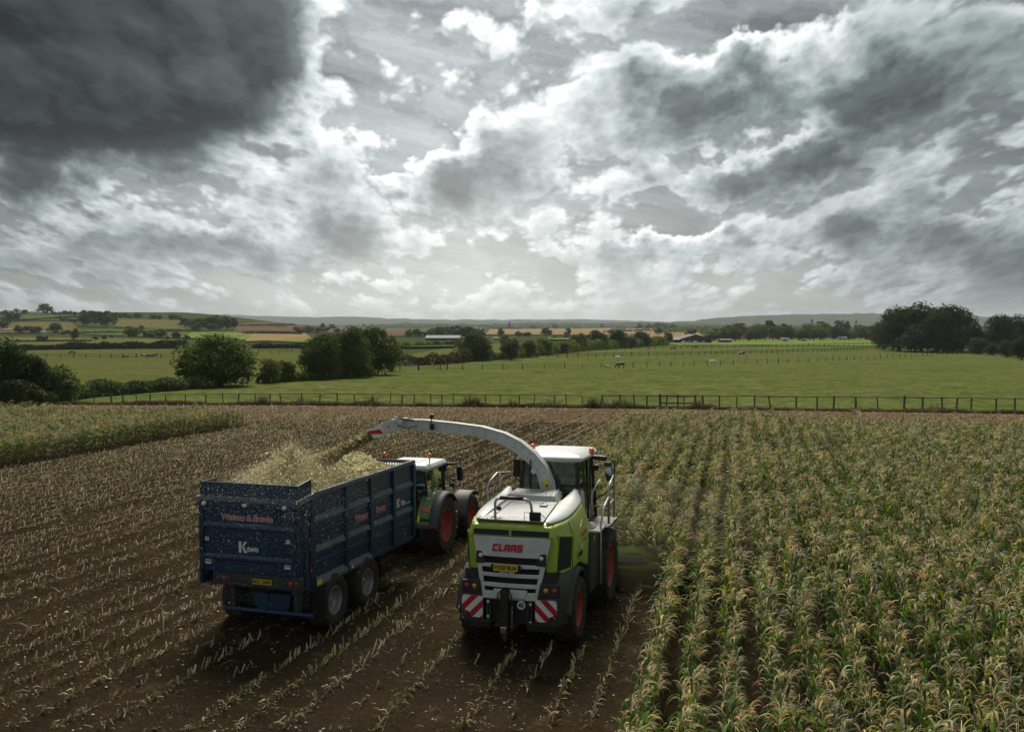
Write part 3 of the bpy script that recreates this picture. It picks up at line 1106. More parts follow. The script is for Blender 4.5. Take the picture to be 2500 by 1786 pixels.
# ================================================================ the machines
mk('lime_paint', (0.41, 0.55, 0.055), 0.32, dust=0.42, coat=0.3, var=0.04)
mk('light_grey_paint', (0.66, 0.69, 0.69), 0.42, dust=0.42, var=0.06)
mk('cab_white', (0.60, 0.61, 0.61), 0.35, dust=0.15, var=0.04)
mk('dark_plastic', (0.040, 0.041, 0.045), 0.55, dust=0.22, bump=0.05, bscale=90)
mk('black_plastic', (0.012, 0.012, 0.014), 0.5, dust=0.10)
mk('grille_mesh', (0.010, 0.010, 0.010), 0.7, dust=0.12, dustcol=(0.14, 0.12, 0.05))
mk('rubber', (0.028, 0.026, 0.024), 0.85, dust=0.55, dustcol=(0.115, 0.088, 0.060), bump=0.2, bscale=40)
mk('red_rim', (0.42, 0.040, 0.030), 0.45, dust=0.30)
mk('grey_rim', (0.30, 0.31, 0.33), 0.40, 0.3, dust=0.25)
mk('blue_paint', (0.003, 0.034, 0.092), 0.33, dust=0.05, dustcol=(0.12, 0.11, 0.075), var=0.15, vscale=1.2, coat=0.15)
mk('blue_ledge', (0.012, 0.055, 0.110), 0.45, dust=0.75, dustcol=(0.30, 0.30, 0.26))
mk('chassis', (0.012, 0.018, 0.028), 0.6, dust=0.35)
mk('tractor_green', (0.115, 0.215, 0.045), 0.30, dust=0.18, coat=0.3)
mk('fender_grey', (0.075, 0.073, 0.080), 0.6, dust=0.25)
mk('galvanised', (0.50, 0.50, 0.48), 0.4, 0.5, dust=0.15)
mk('steel', (0.55, 0.56, 0.57), 0.25, 1.0)
mk('hose', (0.012, 0.012, 0.012), 0.5)
mk('lamp_red', (0.50, 0.015, 0.018), 0.15, coat=0.6)
mk('lamp_amber', (0.85, 0.30, 0.015), 0.15, coat=0.6)
mk('lamp_orange', (0.90, 0.17, 0.02), 0.2, coat=0.6)
mk('lamp_clear', (0.78, 0.80, 0.82), 0.12, coat=0.6)
mk('plate_yellow', (0.80, 0.54, 0.02), 0.4)
mk('sticker_white', (0.74, 0.75, 0.76), 0.5)
mk('sticker_yellow', (0.82, 0.66, 0.03), 0.5)
mk('ink_black', (0.010, 0.010, 0.010), 0.5)
mk('ink_red', (0.50, 0.012, 0.030), 0.4)
mk('ink_pink', (0.62, 0.10, 0.14), 0.45)
mk('ink_grey', (0.35, 0.42, 0.30), 0.4)
mk('board_red', (0.50, 0.012, 0.030), 0.35)
mk('board_white', (0.76, 0.77, 0.78), 0.35)
mk('seat_black', (0.015, 0.015, 0.016), 0.8)
mk('mirror_glass', (0.22, 0.24, 0.25), 0.05, 1.0)
mk('header_green', (0.034, 0.066, 0.008), 0.95, dust=0.45, dustcol=(0.045, 0.040, 0.020), spec=0.03)
mk('tread_plate', (0.40, 0.42, 0.42), 0.45, dust=0.30, bump=0.5, bscale=26)


def glass_mat(name, tint, refl=0.10):
    m_ = bpy.data.materials.new(name)
    m_.use_nodes = True
    b = NB(m_.node_tree)
    out = b.n('ShaderNodeOutputMaterial')
    t = b.n('ShaderNodeBsdfTransparent', {'Color': tint})
    g = b.n('ShaderNodeBsdfGlossy', {'Color': (0.9, 0.95, 0.95), 'Roughness': 0.03})
    fr = b.n('ShaderNodeFresnel', {'IOR': 1.5}).outputs[0]
    mx = b.n('ShaderNodeMixShader', {0: b.m('ADD', fr, refl, clamp=True)})
    b.nt.links.new(t.outputs[0], mx.inputs[1])
    b.nt.links.new(g.outputs[0], mx.inputs[2])
    b.nt.links.new(mx.outputs[0], out.inputs[0])
    M[name] = m_
    return m_


glass_mat('cab_glass', (0.30, 0.36, 0.34), 0.05)


def text(name, body, size, mat, parent, loc, face='rear', shear=0.0, bold=0.0, align='CENTER', sx=1.0, tilt=0.0, th=0.004):
    """Raised lettering; face: rear (looks back) or right (looks to the right)."""
    cu = bpy.data.curves.new(name, 'FONT')
    cu.body, cu.size, cu.shear, cu.offset, cu.extrude = body, size, shear, bold, th
    cu.align_x, cu.align_y = align, 'CENTER'
    cu.resolution_u = 3
    tmp = bpy.data.objects.new(name, cu)
    COL.objects.link(tmp)
    bpy.context.view_layer.update()
    me = bpy.data.meshes.new_from_object(tmp.evaluated_get(bpy.context.evaluated_depsgraph_get()))
    bpy.data.objects.remove(tmp)
    me.materials.clear()
    me.materials.append(mat)
    o = add_mesh(name, me, parent)
    o.location = loc
    o.rotation_euler = {'rear': (R(90), tilt, 0), 'right': (R(90), 0, R(90)), 'top': (0, 0, 0)}[face]
    o.scale = (sx, 1, 1)
    return o


def stripes(name_r, name_w, parent, x0, x1, z0, z1, y, lean, n=3.4, cut=None, th=0.012):
    """Red and white hazard board on a rear face: a white plate and red bars clipped to its outline."""
    outline = cut or [(x0, z0), (x1, z0), (x1, z1), (x0, z1)]
    w = MB().prism(outline, 'y', y, y + th).build(name_w, M['board_white'], parent)

    def clip(poly, a, b_, c):      # keep a*x+b*z<=c
        o_ = []
        for i, p in enumerate(poly):
            q = poly[(i + 1) % len(poly)]
            dp, dq = a * p[0] + b_ * p[1] - c, a * q[0] + b_ * q[1] - c
            if dp <= 0:
                o_.append(p)
            if (dp < 0) != (dq < 0):
                t = dp / (dp - dq)
                o_.append((p[0] + (q[0] - p[0]) * t, p[1] + (q[1] - p[1]) * t))
        return o_
    pitch = (x1 - x0 + z1 - z0) / n
    for k in range(-6, 9):
        c0 = (x0 if lean > 0 else -x1) + z0 + (k - 0.28) * pitch * 0.9
        poly = clip(clip(outline, lean, 1.0, c0 + pitch * 0.45), -lean, -1.0, -c0)
        if len(poly) >= 3:
            MB().prism(poly, 'y', y - 0.003, y + 0.002).build(name_r, M['board_red'], w)
    return w


def wheel(parent, c, Rr, w, rim_r, rim_mat, side, lugs=20, bar=True, lug_h=0.045):
    """A wheel > tyre (with tread bars), rim, hub.  side +1: the outer face looks to the right."""
    e = bpy.data.objects.new('wheel', None)
    e.empty_display_size = 0.2
    link(e, parent)
    e.location = c
    hw = w / 2
    sh = rim_r + (Rr - rim_r) * 0.45
    Rb = Rr - (lug_h if bar else 0)
    mb = MB()
    prof = [(rim_r, -hw * 0.72), (rim_r + 0.03, -hw * 0.84), (sh, -hw), (Rb * 0.93, -hw * 0.97), (Rb * 0.985, -hw * 0.78), (Rb, -hw * 0.35), (Rb, hw * 0.35),
            (Rb * 0.985, hw * 0.78), (Rb * 0.93, hw * 0.97), (sh, hw), (rim_r + 0.03, hw * 0.84), (rim_r, hw * 0.72)]
    mb.lathe(prof, 44)
    if bar:
        for k in range(lugs):
            for sd in (-1, 1):
                a = 2 * math.pi * (k + (0.5 if sd > 0 else 0)) / lugs
                pts = []
                for (off, t0, rr) in ((0.02, 0.0, Rb), (0.55, 0.13, Rb * 0.995), (1.0, 0.24, Rb * 0.93)):
                    pts.append((sd * hw * off, a - t0 * 1.25, rr))
                th = 0.055 / Rr
                rings = []
                for x, q, rr in pts:
                    ring = []
                    for dq, dr in ((-th, -0.02), (th, -0.02), (th * 0.7, lug_h), (-th * 0.7, lug_h)):
                        ring.append((x, (rr + dr) * math.cos(q + dq), (rr + dr) * math.sin(q + dq)))
                    rings.append(ring)
                mb.loft(rings)
    else:                                # trailer flotation tyre: blocks
        for k in range(26):
            for x in (-0.62, -0.2, 0.22, 0.64):
                a = 2 * math.pi * (k + (0.5 if x in (-0.2, 0.64) else 0)) / 26
                cx = x * hw
                q = [(cx + dx * hw * 0.17, (Rb + dr) * math.cos(a + da), (Rb + dr) * math.sin(a + da)) for dr in (-0.015, 0.018) for dx, da in ((-1, -.075), (1, -.075), (1, .075), (-1, .075))]
                mb.hexa(q)
    mb.build('tyre', M['rubber'], e, auto=40)
    d = side
    rim = MB().lathe([(rim_r + 0.035, d * hw * 0.80), (rim_r, d * hw * 0.84), (rim_r * 0.94, d * hw * 0.76), (rim_r * 0.90, d * hw * 0.42), (rim_r * 0.80, d * hw * 0.34), (rim_r * 0.72, d * hw * 0.12),
                      (rim_r * 0.45, d * hw * 0.10), (rim_r * 0.40, d * hw * 0.22), (0.02, d * hw * 0.24)], 40).build('rim', rim_mat, e, auto=45)
    mb = MB().lathe([(0.10, d * hw * 0.2), (0.10, d * hw * 0.42), (0.07, d * hw * 0.5), (0.0, d * hw * 0.5)], 16)
    for k in range(10):
        a = 2 * math.pi * k / 10
        mb.lathe([(0.014, 0), (0.014, d * 0.04), (0, d * 0.04)], 6, (d * hw * 0.10, rim_r * 0.58 * math.cos(a), rim_r * 0.58 * math.sin(a)))
    mb.build('hub', rim_mat, e, auto=40)
    return e


def beacon(parent, p, mat='lamp_orange', pole=0.0):
    mb = MB().lathe([(0.05, 0), (0.05, 0.03 + pole * 0.0), (0.0, 0.03)], 12, (p[0], p[1], p[2] + pole), axis='z')
    if pole:
        mb.tube([p, (p[0], p[1], p[2] + pole)], 0.016, 6)
    s_ = mb.build('beacon_stand', M['black_plastic'], parent)
    z = p[2] + pole + 0.03
    MB().lathe([(0.062, 0), (0.078, 0.03), (0.078, 0.09), (0.055, 0.125), (0.0, 0.135)], 16, (p[0], p[1], z), axis='z').build('beacon_lens', M[mat], s_, smooth=True)


def mirror(parent, c, w, h, arm, ry=0.0, back='mirror_glass'):
    a = MB().tube(arm, 0.02, 6).build('mirror_arm', M['black_plastic'], parent, smooth=True)
    MB().obox(c, (w, 0.09, h), (0, ry, 0)).build('mirror_housing', M['black_plastic'], a, bevel=0.03)
    MB().obox((c[0], c[1] - 0.048, c[2]), (w * 0.84, 0.004, h * 0.86), (0, ry, 0)).build('mirror_pane', M[back], a)


def soft_patch(rows):
    return MB().grid(rows)


# ---------------------------------------------------------------- forage harvester
def harvester():
    T = empty('forage_harvester', (-4.88, 22.05, 0), -R(3.2), 'lime green and grey forage harvester with arched spout cutting the maize', 'harvester')
    g, lg, dk, bk = M['lime_paint'], M['light_grey_paint'], M['dark_plastic'], M['black_plastic']

    # ---- body shell: green side walls and rear corners
    def section(y, hb, hm, ht, zb, zm, zt):
        return [(-hb, y, zb), (-hm, y, zm), (-ht, y, zt), (-ht + 0.22, y, zt + 0.07), (ht - 0.22, y, zt + 0.07), (ht, y, zt), (hm, y, zm), (hb, y, zb)]
    MB().loft([section(0.30, 1.00, 1.03, 0.93, 1.78, 2.50, 2.84), section(0.52, 1.12, 1.15, 1.04, 1.76, 2.52, 2.88), section(0.95, 1.24, 1.27, 1.14, 1.76, 2.54, 2.90),
               section(1.7, 1.30, 1.33, 1.18, 1.80, 2.55, 2.95), section(2.55, 1.31, 1.34, 1.16, 1.52, 2.55, 3.02), section(2.72, 1.29, 1.32, 1.12, 1.50, 2.55, 3.02)]).build('body_shell', g, T, bevel=0.035, seg=3, auto=30)
    # seams of the side doors
    for s_ in (-1, 1):
        mb = MB()
        mb.tube([(s_ * 1.258, 0.99, 1.80), (s_ * 1.287, 0.99, 2.54), (s_ * 1.165, 0.99, 2.90)], 0.008, 4)
        mb.build('door_seam', M['ink_black'], T)
        # dark mesh window in the rear corner
        q = [(1.035, 0.36, 1.86), (1.225, 0.90, 1.86), (1.262, 0.92, 2.56), (1.085, 0.40, 2.66)]
        c = MB().hexa([(s_ * x, y - 0.00, z) for x, y, z in q] + [(s_ * (x + 0.028), y - 0.018, z) for x, y, z in q]).build('corner_grille', M['grille_mesh'], T, bevel=0.01)
        q = [(1.02, 0.345, 1.83), (1.242, 0.945, 1.83), (1.276, 0.96, 2.60), (1.075, 0.375, 2.70)]
        MB().hexa([(s_ * x, y, z) for x, y, z in q] + [(s_ * (x + 0.014), y - 0.010, z) for x, y, z in q]).build('grille_frame', g, c, bevel=0.006)
    # rear green header strip above the white panel, with two dark air slots
    hd = MB().hexa([(-0.98, 0.20, 2.62), (0.98, 0.20, 2.62), (1.02, 0.42, 2.62), (-1.02, 0.42, 2.62), (-0.93, 0.24, 2.88), (0.93, 0.24, 2.88), (0.95, 0.60, 2.93), (-0.95, 0.60, 2.93)]).build('rear_hood', g, T, bevel=0.05, seg=3)
    for x0, x1 in ((-0.90, -0.06), (0.0, 0.88)):
        MB().hexa([(x0, 0.190, 2.665), (x1, 0.190, 2.665), (x1, 0.26, 2.665), (x0, 0.26, 2.665), (x0, 0.212, 2.785), (x1, 0.212, 2.785), (x1, 0.26, 2.785), (x0, 0.26, 2.785)]).build('air_slot', M['grille_mesh'], hd)
    # ---- white rear panel: curved plate, tapering sides, slats
    def hw(z):
        return 0.66 + (z - 1.22) * (0.93 - 0.66) / (2.62 - 1.22)

    def yy(x, z):
        return 0.02 + 0.14 * (z - 1.22) / 1.4 + 0.10 * x * x

    def plate(x0f, x1f, z0, z1, lift=0.0, th=0.05, n=10, z0b=None):
        rows = []
        for k in range(n + 1):
            t = k / n
            row = []
            for z in (z0 if z0b is None else z0 + (z0b - z0) * t, z1):
                x = (x0f + (x1f - x0f) * t) * hw(z)
                row.append((x, yy(x, z) - lift, z))
            rows.append([*row, (row[1][0], row[1][1] + th, row[1][2]), (row[0][0], row[0][1] + th, row[0][2])])
        return MB().loft(rows)
    rp = plate(-1, 1, 2.17, 2.63).build('rear_panel', lg, T, bevel=0.02, seg=3, auto=35)
    for s_ in (-1, 1):
        (plate(0.86, 1.0, 1.22, 2.18) if s_ > 0 else plate(-1.0, -0.86, 1.22, 2.18)).build('panel_side', lg, rp, bevel=0.015, auto=35)
        # black corner pockets with a round lamp
        x = s_ * 0.70
        pk = MB().hexa([(x - 0.13, yy(x, 2.05) - 0.02, 2.0), (x + 0.13, yy(x, 2.05) - 0.02, 2.0), (x + 0.13, 0.2, 2.0), (x - 0.13, 0.2, 2.0),
                        (x - 0.07 + s_ * 0.06, yy(x, 2.3) - 0.014, 2.28), (x + 0.07 + s_ * 0.06, yy(x, 2.3) - 0.014, 2.28), (x + 0.07 + s_ * 0.06, 0.22, 2.28), (x - 0.07 + s_ * 0.06, 0.22, 2.28)]).build('lamp_pocket', bk, rp, bevel=0.02)
        MB().lathe([(0.0, -0.03), (0.03, -0.025), (0.048, 0.0), (0.05, 0.03)], 16, (x + s_ * 0.02, yy(x, 2.18) - 0.03, 2.185), axis='y').build('work_lamp', M['lamp_clear'], rp, smooth=True)
    for z0, z1 in ((1.93, 2.02), (1.72, 1.81), (1.49, 1.59)):
        plate(-0.9, 0.9, z0, z1, lift=0.006).build('panel_slat', lg, rp, bevel=0.018, auto=35)
    plate(-1, 1, 1.22, 1.40).build('panel_foot', lg, rp, bevel=0.02, auto=35)
    MB().hexa([(-0.33, -0.02, 1.27), (0.37, -0.02, 1.27), (0.37, 0.10, 1.27), (-0.33, 0.10, 1.27), (-0.38, 0.0, 1.455), (0.42, 0.0, 1.455), (0.42, 0.10, 1.455), (-0.38, 0.10, 1.455)]).build('tow_recess', lg, rp, bevel=0.02)
    MB().box(-0.80, 0.80, 0.26, 0.30, 1.30, 2.30).build('radiator_screen', M['grille_mesh'], T)
    # maker's lettering in sheared blocks
    glyph = {'C': [(0, .3, 0, 1), (.3, .85, .72, 1), (.3, .85, 0, .28)], 'L': [(0, .3, 0, 1), (.3, .8, 0, .28)],
             'A': [(0, .3, 0, .86), (.08, .95, .72, 1), (.62, .95, 0, .72), (.3, .62, .26, .46)],
             'S': [(0, .9, .74, 1), (0, .3, .5, .74), (0, .9, .38, .6), (.6, .9, .2, .38), (0, .9, 0, .24)]}
    mb = MB()
    cx, sc = -0.44, 0.165
    for ch in 'CLAAS':
        for x0, x1, z0, z1 in glyph[ch]:
            p = []
            for yo in (-0.022, 0.01):
                for x, z in ((x0, z0), (x1, z0), (x1, z1), (x0, z1)):
                    X = cx + (x * 0.84 + z * 0.17) * sc
                    Z = 2.305 + z * sc
                    p.append((X, yy(X, Z) + yo, Z))
            mb.hexa(p)
        cx += sc * {'L': 0.80, 'A': 0.93}.get(ch, 0.90)
    mb.build('lettering', M['ink_red'], T)
    # number plate with its black holder
    nh = MB().box(-0.42, 0.29, -0.045, 0.0, 1.90, 2.045).build('plate_holder', bk, T, bevel=0.02)
    MB().box(-0.35, 0.22, -0.056, -0.046, 1.895, 2.05).build('number_plate', M['plate_yellow'], nh, bevel=0.004)
    text('plate_text', 'VX20 BUA', 0.135, M['ink_black'], nh, (-0.065, -0.06, 1.972), bold=0.003, sx=0.86)
    text('lettering', 'JAGUAR', 0.095, M['sticker_white'], T, (-0.05, -0.02, 1.855), shear=0.35, bold=0.003, sx=1.05)
    # ---- dark lower body: bumper, lamp panels and hazard boards
    for s_ in (-1, 1):
        # fender over the rear wheel
        rows = []
        for k in range(15):
            a = R(200 - k * 14.6)
            y, z = 1.32 + 0.98 * math.cos(a), 0.80 + 0.98 * math.sin(a)
            z = max(z, 0.95)
            rows.append([(s_ * 0.70, y, z), (s_ * 1.22, y, z), (s_ * 1.36, y, z - 0.05), (s_ * 1.37, y, z - 0.12)])
        MB().grid(rows).build('wheel_arch', dk, T, solid=0.035, auto=50)
        # swept quarter panel between hood and bumper, behind the wheel
        P = lambda x, y, z: (s_ * x, y, z)
        def qsec(z, x0, y0, x1, y1, x2, y2):
            return [P(x0, y0, z), P(x1, y1, z), P(x2, y2, z), P(x2 - 0.10, y2 + 0.02, z), P(x0, 0.6, z)]
        MB().loft([qsec(0.62, 0.62, 0.02, 1.10, 0.10, 1.27, 0.42), qsec(1.0, 0.62, 0.02, 1.12, 0.10, 1.30, 0.42), qsec(1.32, 0.64, 0.06, 1.14, 0.12, 1.32, 0.50), qsec(1.62, 0.70, 0.10, 1.14, 0.18, 1.32, 0.72), qsec(1.80, 0.76, 0.18, 1.08, 0.30, 1.30, 1.00)]).build('quarter_panel', dk, T, bevel=0.03, seg=3, auto=30)
        # air intake recess of the quarter panel
        MB().hexa([P(0.74, 0.085, 1.64), P(1.06, 0.135, 1.64), P(1.06, 0.25, 1.64), P(0.74, 0.25, 1.64), P(0.80, 0.135, 1.84), P(1.14, 0.22, 1.86), P(1.14, 0.4, 1.86), P(0.80, 0.4, 1.84)]).build('side_intake', M['grille_mesh'], T, bevel=0.03)
        # lamp panel
        lp = MB().hexa([P(0.70, 0.012, 1.33), P(1.16, 0.092, 1.33), P(1.16, 0.2, 1.33), P(0.70, 0.2, 1.33), P(0.74, 0.055, 1.60), P(1.16, 0.125, 1.60), P(1.16, 0.2, 1.60), P(0.74, 0.2, 1.60)]).build('lamp_panel', bk, T, bevel=0.02)
        for x, mt in ((0.84, 'lamp_amber'), (1.04, 'lamp_red')):
            MB().lathe([(0.0, -0.045), (0.04, -0.04), (0.058, -0.018), (0.06, 0.03)], 18, (s_ * x, 0.035 + 0.16 * (x - 0.70) + 0.02, 1.48), axis='y').build('tail_lamp', M[mt], lp, smooth=True)
        # hazard board with a notched lower outer corner and a red reflector
        xo, xi = 1.12, 0.62
        out = [(s_ * xi, 0.78), (s_ * (xi + 0.27), 0.78), (s_ * (xi + 0.33), 0.90), (s_ * xo, 0.97), (s_ * xo, 1.29), (s_ * xi, 1.27)]
        if s_ < 0:
            out = out[::-1]
        hb = stripes('red_stripe', 'hazard_board', T, min(s_ * xi, s_ * xo), max(s_ * xi, s_ * xo), 0.78, 1.29, -0.012, 1.0 if s_ > 0 else -1.0, 2.6, out)
        MB().lathe([(0.0, -0.03), (0.035, -0.02), (0.04, 0.02)], 14, (s_ * 1.04, 0.05, 0.86), axis='y').build('reflector', M['lamp_red'], T, smooth=True)
        # bumper wing
        MB().hexa([P(0.42, -0.03, 0.53), P(1.12, 0.04, 0.53), P(1.26, 0.45, 0.53), P(0.42, 0.45, 0.53), P(0.42, -0.05, 0.74), P(1.15, 0.02, 0.74), P(1.30, 0.45, 0.74), P(0.42, 0.45, 0.74)]).build('bumper', bk, T, bevel=0.03, seg=3)
    MB().box(-0.60, 0.60, 0.10, 0.34, 0.66, 1.26).build('hitch_plate', bk, T, bevel=0.01)
    mb = MB()
    for x in (-0.52, -0.46, 0.44, 0.52):
        mb.box(x - 0.015, x + 0.015, 0.02, 0.11, 0.70, 1.22)
    mb.build('hitch_rib', dk, T)
    mb = MB()
    for x, z in ((-0.50, 1.16), (-0.50, 0.82), (0.50, 1.16), (0.50, 0.74)):
        mb.box(x - 0.025, x + 0.025, 0.004, 0.018, z - 0.03, z + 0.03)
    mb.build('small_sticker', M['sticker_white'], T)
    # tow hitch: column, pin, hoses
    hc = MB().box(-0.17, 0.02, -0.16, 0.10, 0.62, 1.46).build('hitch_column', bk, T, bevel=0.02)
    MB().box(-0.15, 0.0, -0.20, 0.05, 0.50, 0.66).build('hitch_jaw', M['steel'], hc, bevel=0.02)
    MB().lathe([(0.05, -0.18), (0.05, 0.12), (0.0, 0.12)], 12, (-0.07, -0.10, 0.5), axis='z').build('hitch_pin', dk, hc)
    MB().lathe([(0.022, 0.0), (0.022, 0.36), (0.015, 0.37), (0.015, 0.52)], 10, (0.10, -0.10, 0.62), axis='z').build('hydraulic_ram', M['steel'], hc)
    for s_ in (-1, 1):
        MB().tube([(-0.07 + s_ * 0.02, -0.06, 1.44), (-0.07 + s_ * 0.05, -0.10, 1.50), (-0.07 + s_ * 0.15, -0.12, 1.40), (-0.07 + s_ * 0.19, -0.10, 1.18), (-0.07 + s_ * 0.17, -0.04, 0.95)], 0.014, 6).build('hose', M['hose'], hc, smooth=True)
    sg = MB().disc((0.29, 0.0, 1.13), 0.098, 24, 'y', 0.02).build('speed_disc', M['sticker_white'], T)
    text('speed_number', '40', 0.16, M['ink_black'], sg, (0.29, -0.014, 1.128), bold=0.004, sx=0.8)
    # ---- decks on top
    MB().hexa([(-0.84, 0.34, 2.955), (0.72, 0.34, 2.955), (0.60, 2.30, 3.06), (-0.78, 2.30, 3.06), (-0.84, 0.34, 2.995), (0.72, 0.34, 2.995), (0.60, 2.30, 3.10), (-0.78, 2.30, 3.10)]).build('engine_deck', M['tread_plate'], T, bevel=0.01)
    MB().tube([(-0.86, 0.32, 2.985), (-0.4, 0.30, 2.975), (0.1, 0.30, 2.985), (0.74, 0.32, 2.975)], 0.022, 6).build('deck_lip', M['straw_brown'], T)
    MB().hexa([(-0.80, 2.26, 3.05), (0.64, 2.26, 3.05), (0.56, 3.15, 3.1), (-0.74, 3.15, 3.1), (-0.70, 2.42, 3.24), (0.50, 2.42, 3.24), (0.46, 3.12, 3.27), (-0.66, 3.12, 3.27)]).build('engine_cover', M['tread_plate'], T, bevel=0.04, seg=3)
    MB().box(0.28, 0.46, 1.72, 1.90, 3.085, 3.10).build('hatch_frame', bk, T)
    MB().box(0.305, 0.435, 1.745, 1.875, 3.10, 3.106).build('hatch_lid', lg, T)
    for a_, b_ in (((-0.83, 0.36, 3.0), (-0.79, 2.26, 3.105)), ((-0.55, 0.40, 3.005), (-0.52, 2.24, 3.1))):
        MB().tube([a_, b_], 0.008, 4).build('deck_seam', M['ink_black'], T)
    for s_ in (-1, 1):
        # pale fairings from the hood up to the cab
        rows = [[(s_ * 0.74, 0.36, 2.99), (s_ * 0.80, 0.30, 2.97), (s_ * 0.86, 0.34, 2.93)],
                [(s_ * 0.72, 0.9, 3.05), (s_ * 0.98, 0.9, 3.04), (s_ * 1.10, 0.9, 2.94)],
                [(s_ * 0.70, 1.6, 3.10), (s_ * 1.02, 1.6, 3.09), (s_ * 1.16, 1.6, 2.99)],
                [(s_ * 0.66, 2.4, 3.12), (s_ * 0.98, 2.4, 3.17), (s_ * 1.15, 2.4, 3.05)],
                [(s_ * 0.72, 2.9, 3.17), (s_ * 0.92, 2.9, 3.27), (s_ * 1.12, 2.75, 3.06)],
                [(s_ * 0.80, 3.2, 3.24), (s_ * 0.88, 3.2, 3.36), (s_ * 1.10, 2.85, 3.08)]]
        MB().grid(rows).build('side_fairing', lg, T, solid=0.03, sub=2, smooth=True)
    # rear safety rail with foam, work lamp and its bracket
    rl = MB().tube([(-0.46, 0.46, 2.98), (-0.46, 0.46, 3.36), (-0.43, 0.46, 3.43), (-0.36, 0.46, 3.46), (0.28, 0.46, 3.46), (0.36, 0.46, 3.42), (0.40, 0.46, 3.34), (0.44, 0.46, 3.0)], 0.032, 8).build('deck_rail', M['galvanised'], T, smooth=True)
    MB().tube([(-0.34, 0.46, 3.475), (0.22, 0.46, 3.475)], 0.045, 8).build('rail_foam', bk, rl, smooth=True)
    MB().tube([(0.25, 0.42, 2.99), (0.25, 0.42, 3.17), (0.62, 0.42, 3.17), (0.72, 0.5, 3.05)], 0.010, 5).build('lamp_bracket', bk, T)
    MB().box(0.38, 0.64, 0.36, 0.46, 3.0, 3.19).build('deck_lamp', M['seat_black'], T, bevel=0.02)
    MB().lathe([(0.0, -0.05), (0.05, -0.04), (0.06, 0.03), (0.02, 0.06)], 12, (-0.42, 0.62, 3.2), axis='y').build('rear_camera', bk, T, smooth=True)
    # ---- cab
    cab = MB().box(-0.70, 0.86, 3.62, 3.74, 2.30, 3.12).build('cab_rear_wall', bk, T)
    MB().hexa([(-0.78, 3.66, 2.05), (0.92, 3.66, 2.05), (1.00, 5.5, 2.05), (-0.88, 5.5, 2.05), (-0.78, 3.66, 2.30), (0.92, 3.66, 2.30), (1.00, 5.5, 2.30), (-0.88, 5.5, 2.30)]).build('cab_floor', bk, T)
    MB().hexa([(0.80, 3.60, 2.15), (0.93, 3.60, 2.15), (0.97, 4.1, 2.15), (0.84, 4.1, 2.15), (0.70, 3.62, 3.22), (0.86, 3.62, 3.22), (0.92, 4.1, 3.1), (0.80, 4.1, 3.1)]).build('cab_corner', lg, T, bevel=0.02)
    for x in (-0.70, 0.84):
        MB().hexa([(x - 0.045, 3.64, 3.05), (x + 0.045, 3.64, 3.05), (x + 0.045, 3.74, 3.05), (x - 0.045, 3.74, 3.05), (x - 0.045 - 0.06 * (1 if x > 0 else -1), 3.72, 3.90), (x + 0.045 - 0.06 * (1 if x > 0 else -1), 3.72, 3.90), (x + 0.045 - 0.06 * (1 if x > 0 else -1), 3.80, 3.90), (x - 0.045 - 0.06 * (1 if x > 0 else -1), 3.80, 3.90)]).build('cab_pillar', bk, T)
    for x in (-0.86, 1.00):
        MB().tube([(x, 5.35, 2.2), (x * 0.97, 5.2, 3.0), (x * 0.94, 4.95, 3.9)], 0.04, 6).build('cab_pillar', bk, T)
        MB().tube([(x * 0.98, 4.35, 2.2), (x * 0.93, 4.35, 3.9)], 0.03, 6).build('cab_pillar', bk, T)
    MB().add([(-0.68, 3.66, 3.10), (0.82, 3.66, 3.10), (0.77, 3.75, 3.90), (-0.62, 3.75, 3.90)], [(0, 1, 2, 3)]).build('rear_window', M['cab_glass'], T)
    for sx in (-1, 1):
        xa, xb, xc, xd = (0.88, 0.99, 0.94, 0.80) if sx > 0 else (-0.75, -0.86, -0.81, -0.66)
        MB().add([(xa, 3.72, 2.35), (xb, 5.3, 2.35), (xc, 4.97, 3.90), (xd, 3.8, 3.90)], [(0, 1, 2, 3)]).build('side_window', M['cab_glass'], T)
    rows = []
    for k in range(7):
        t = k / 6 - 0.5
        rows.append([(0.07 + t * 1.86, 5.55 - 0.7 * t * t, 2.3), (0.07 + t * 1.72, 5.3 - 0.8 * t * t, 3.88)])
    MB().grid(rows).build('windscreen', M['cab_glass'], T, smooth=True)
    rf = MB().loft([[(0.08 + a * sx_, 4.72 + b_ * sy_, z) for a, b_ in ((-1, -1), (-0.5, -1.06), (0.5, -1.06), (1, -1), (1.08, 0), (1.0, 1), (0.5, 1.1), (-0.5, 1.1), (-1.0, 1), (-1.08, 0))]
                    for sx_, sy_, z in ((0.74, 0.96, 3.88), (0.86, 1.04, 3.93), (0.86, 1.04, 4.00), (0.76, 0.95, 4.07), (0.40, 0.55, 4.10))]).build('cab_roof', M['cab_white'], T, bevel=0.02, auto=40)
    beacon(rf, (-0.72, 5.0, 4.03))
    beacon(rf, (0.98, 4.75, 4.0))
    # seat, console and the driver's things
    st = MB().box(-0.22, 0.38, 4.15, 4.65, 2.5, 2.75).build('driver_seat', M['seat_black'], T, bevel=0.06)
    MB().hexa([(-0.20, 4.08, 2.7), (0.36, 4.08, 2.7), (0.36, 4.22, 2.7), (-0.20, 4.22, 2.7), (-0.12, 3.98, 3.45), (0.28, 3.98, 3.45), (0.28, 4.10, 3.45), (-0.12, 4.10, 3.45)]).build('seat_back', M['seat_black'], st, bevel=0.04)
    MB().tube([(0.08, 5.1, 2.4), (0.08, 4.95, 3.0)], 0.05, 8).build('steering_column', bk, T)
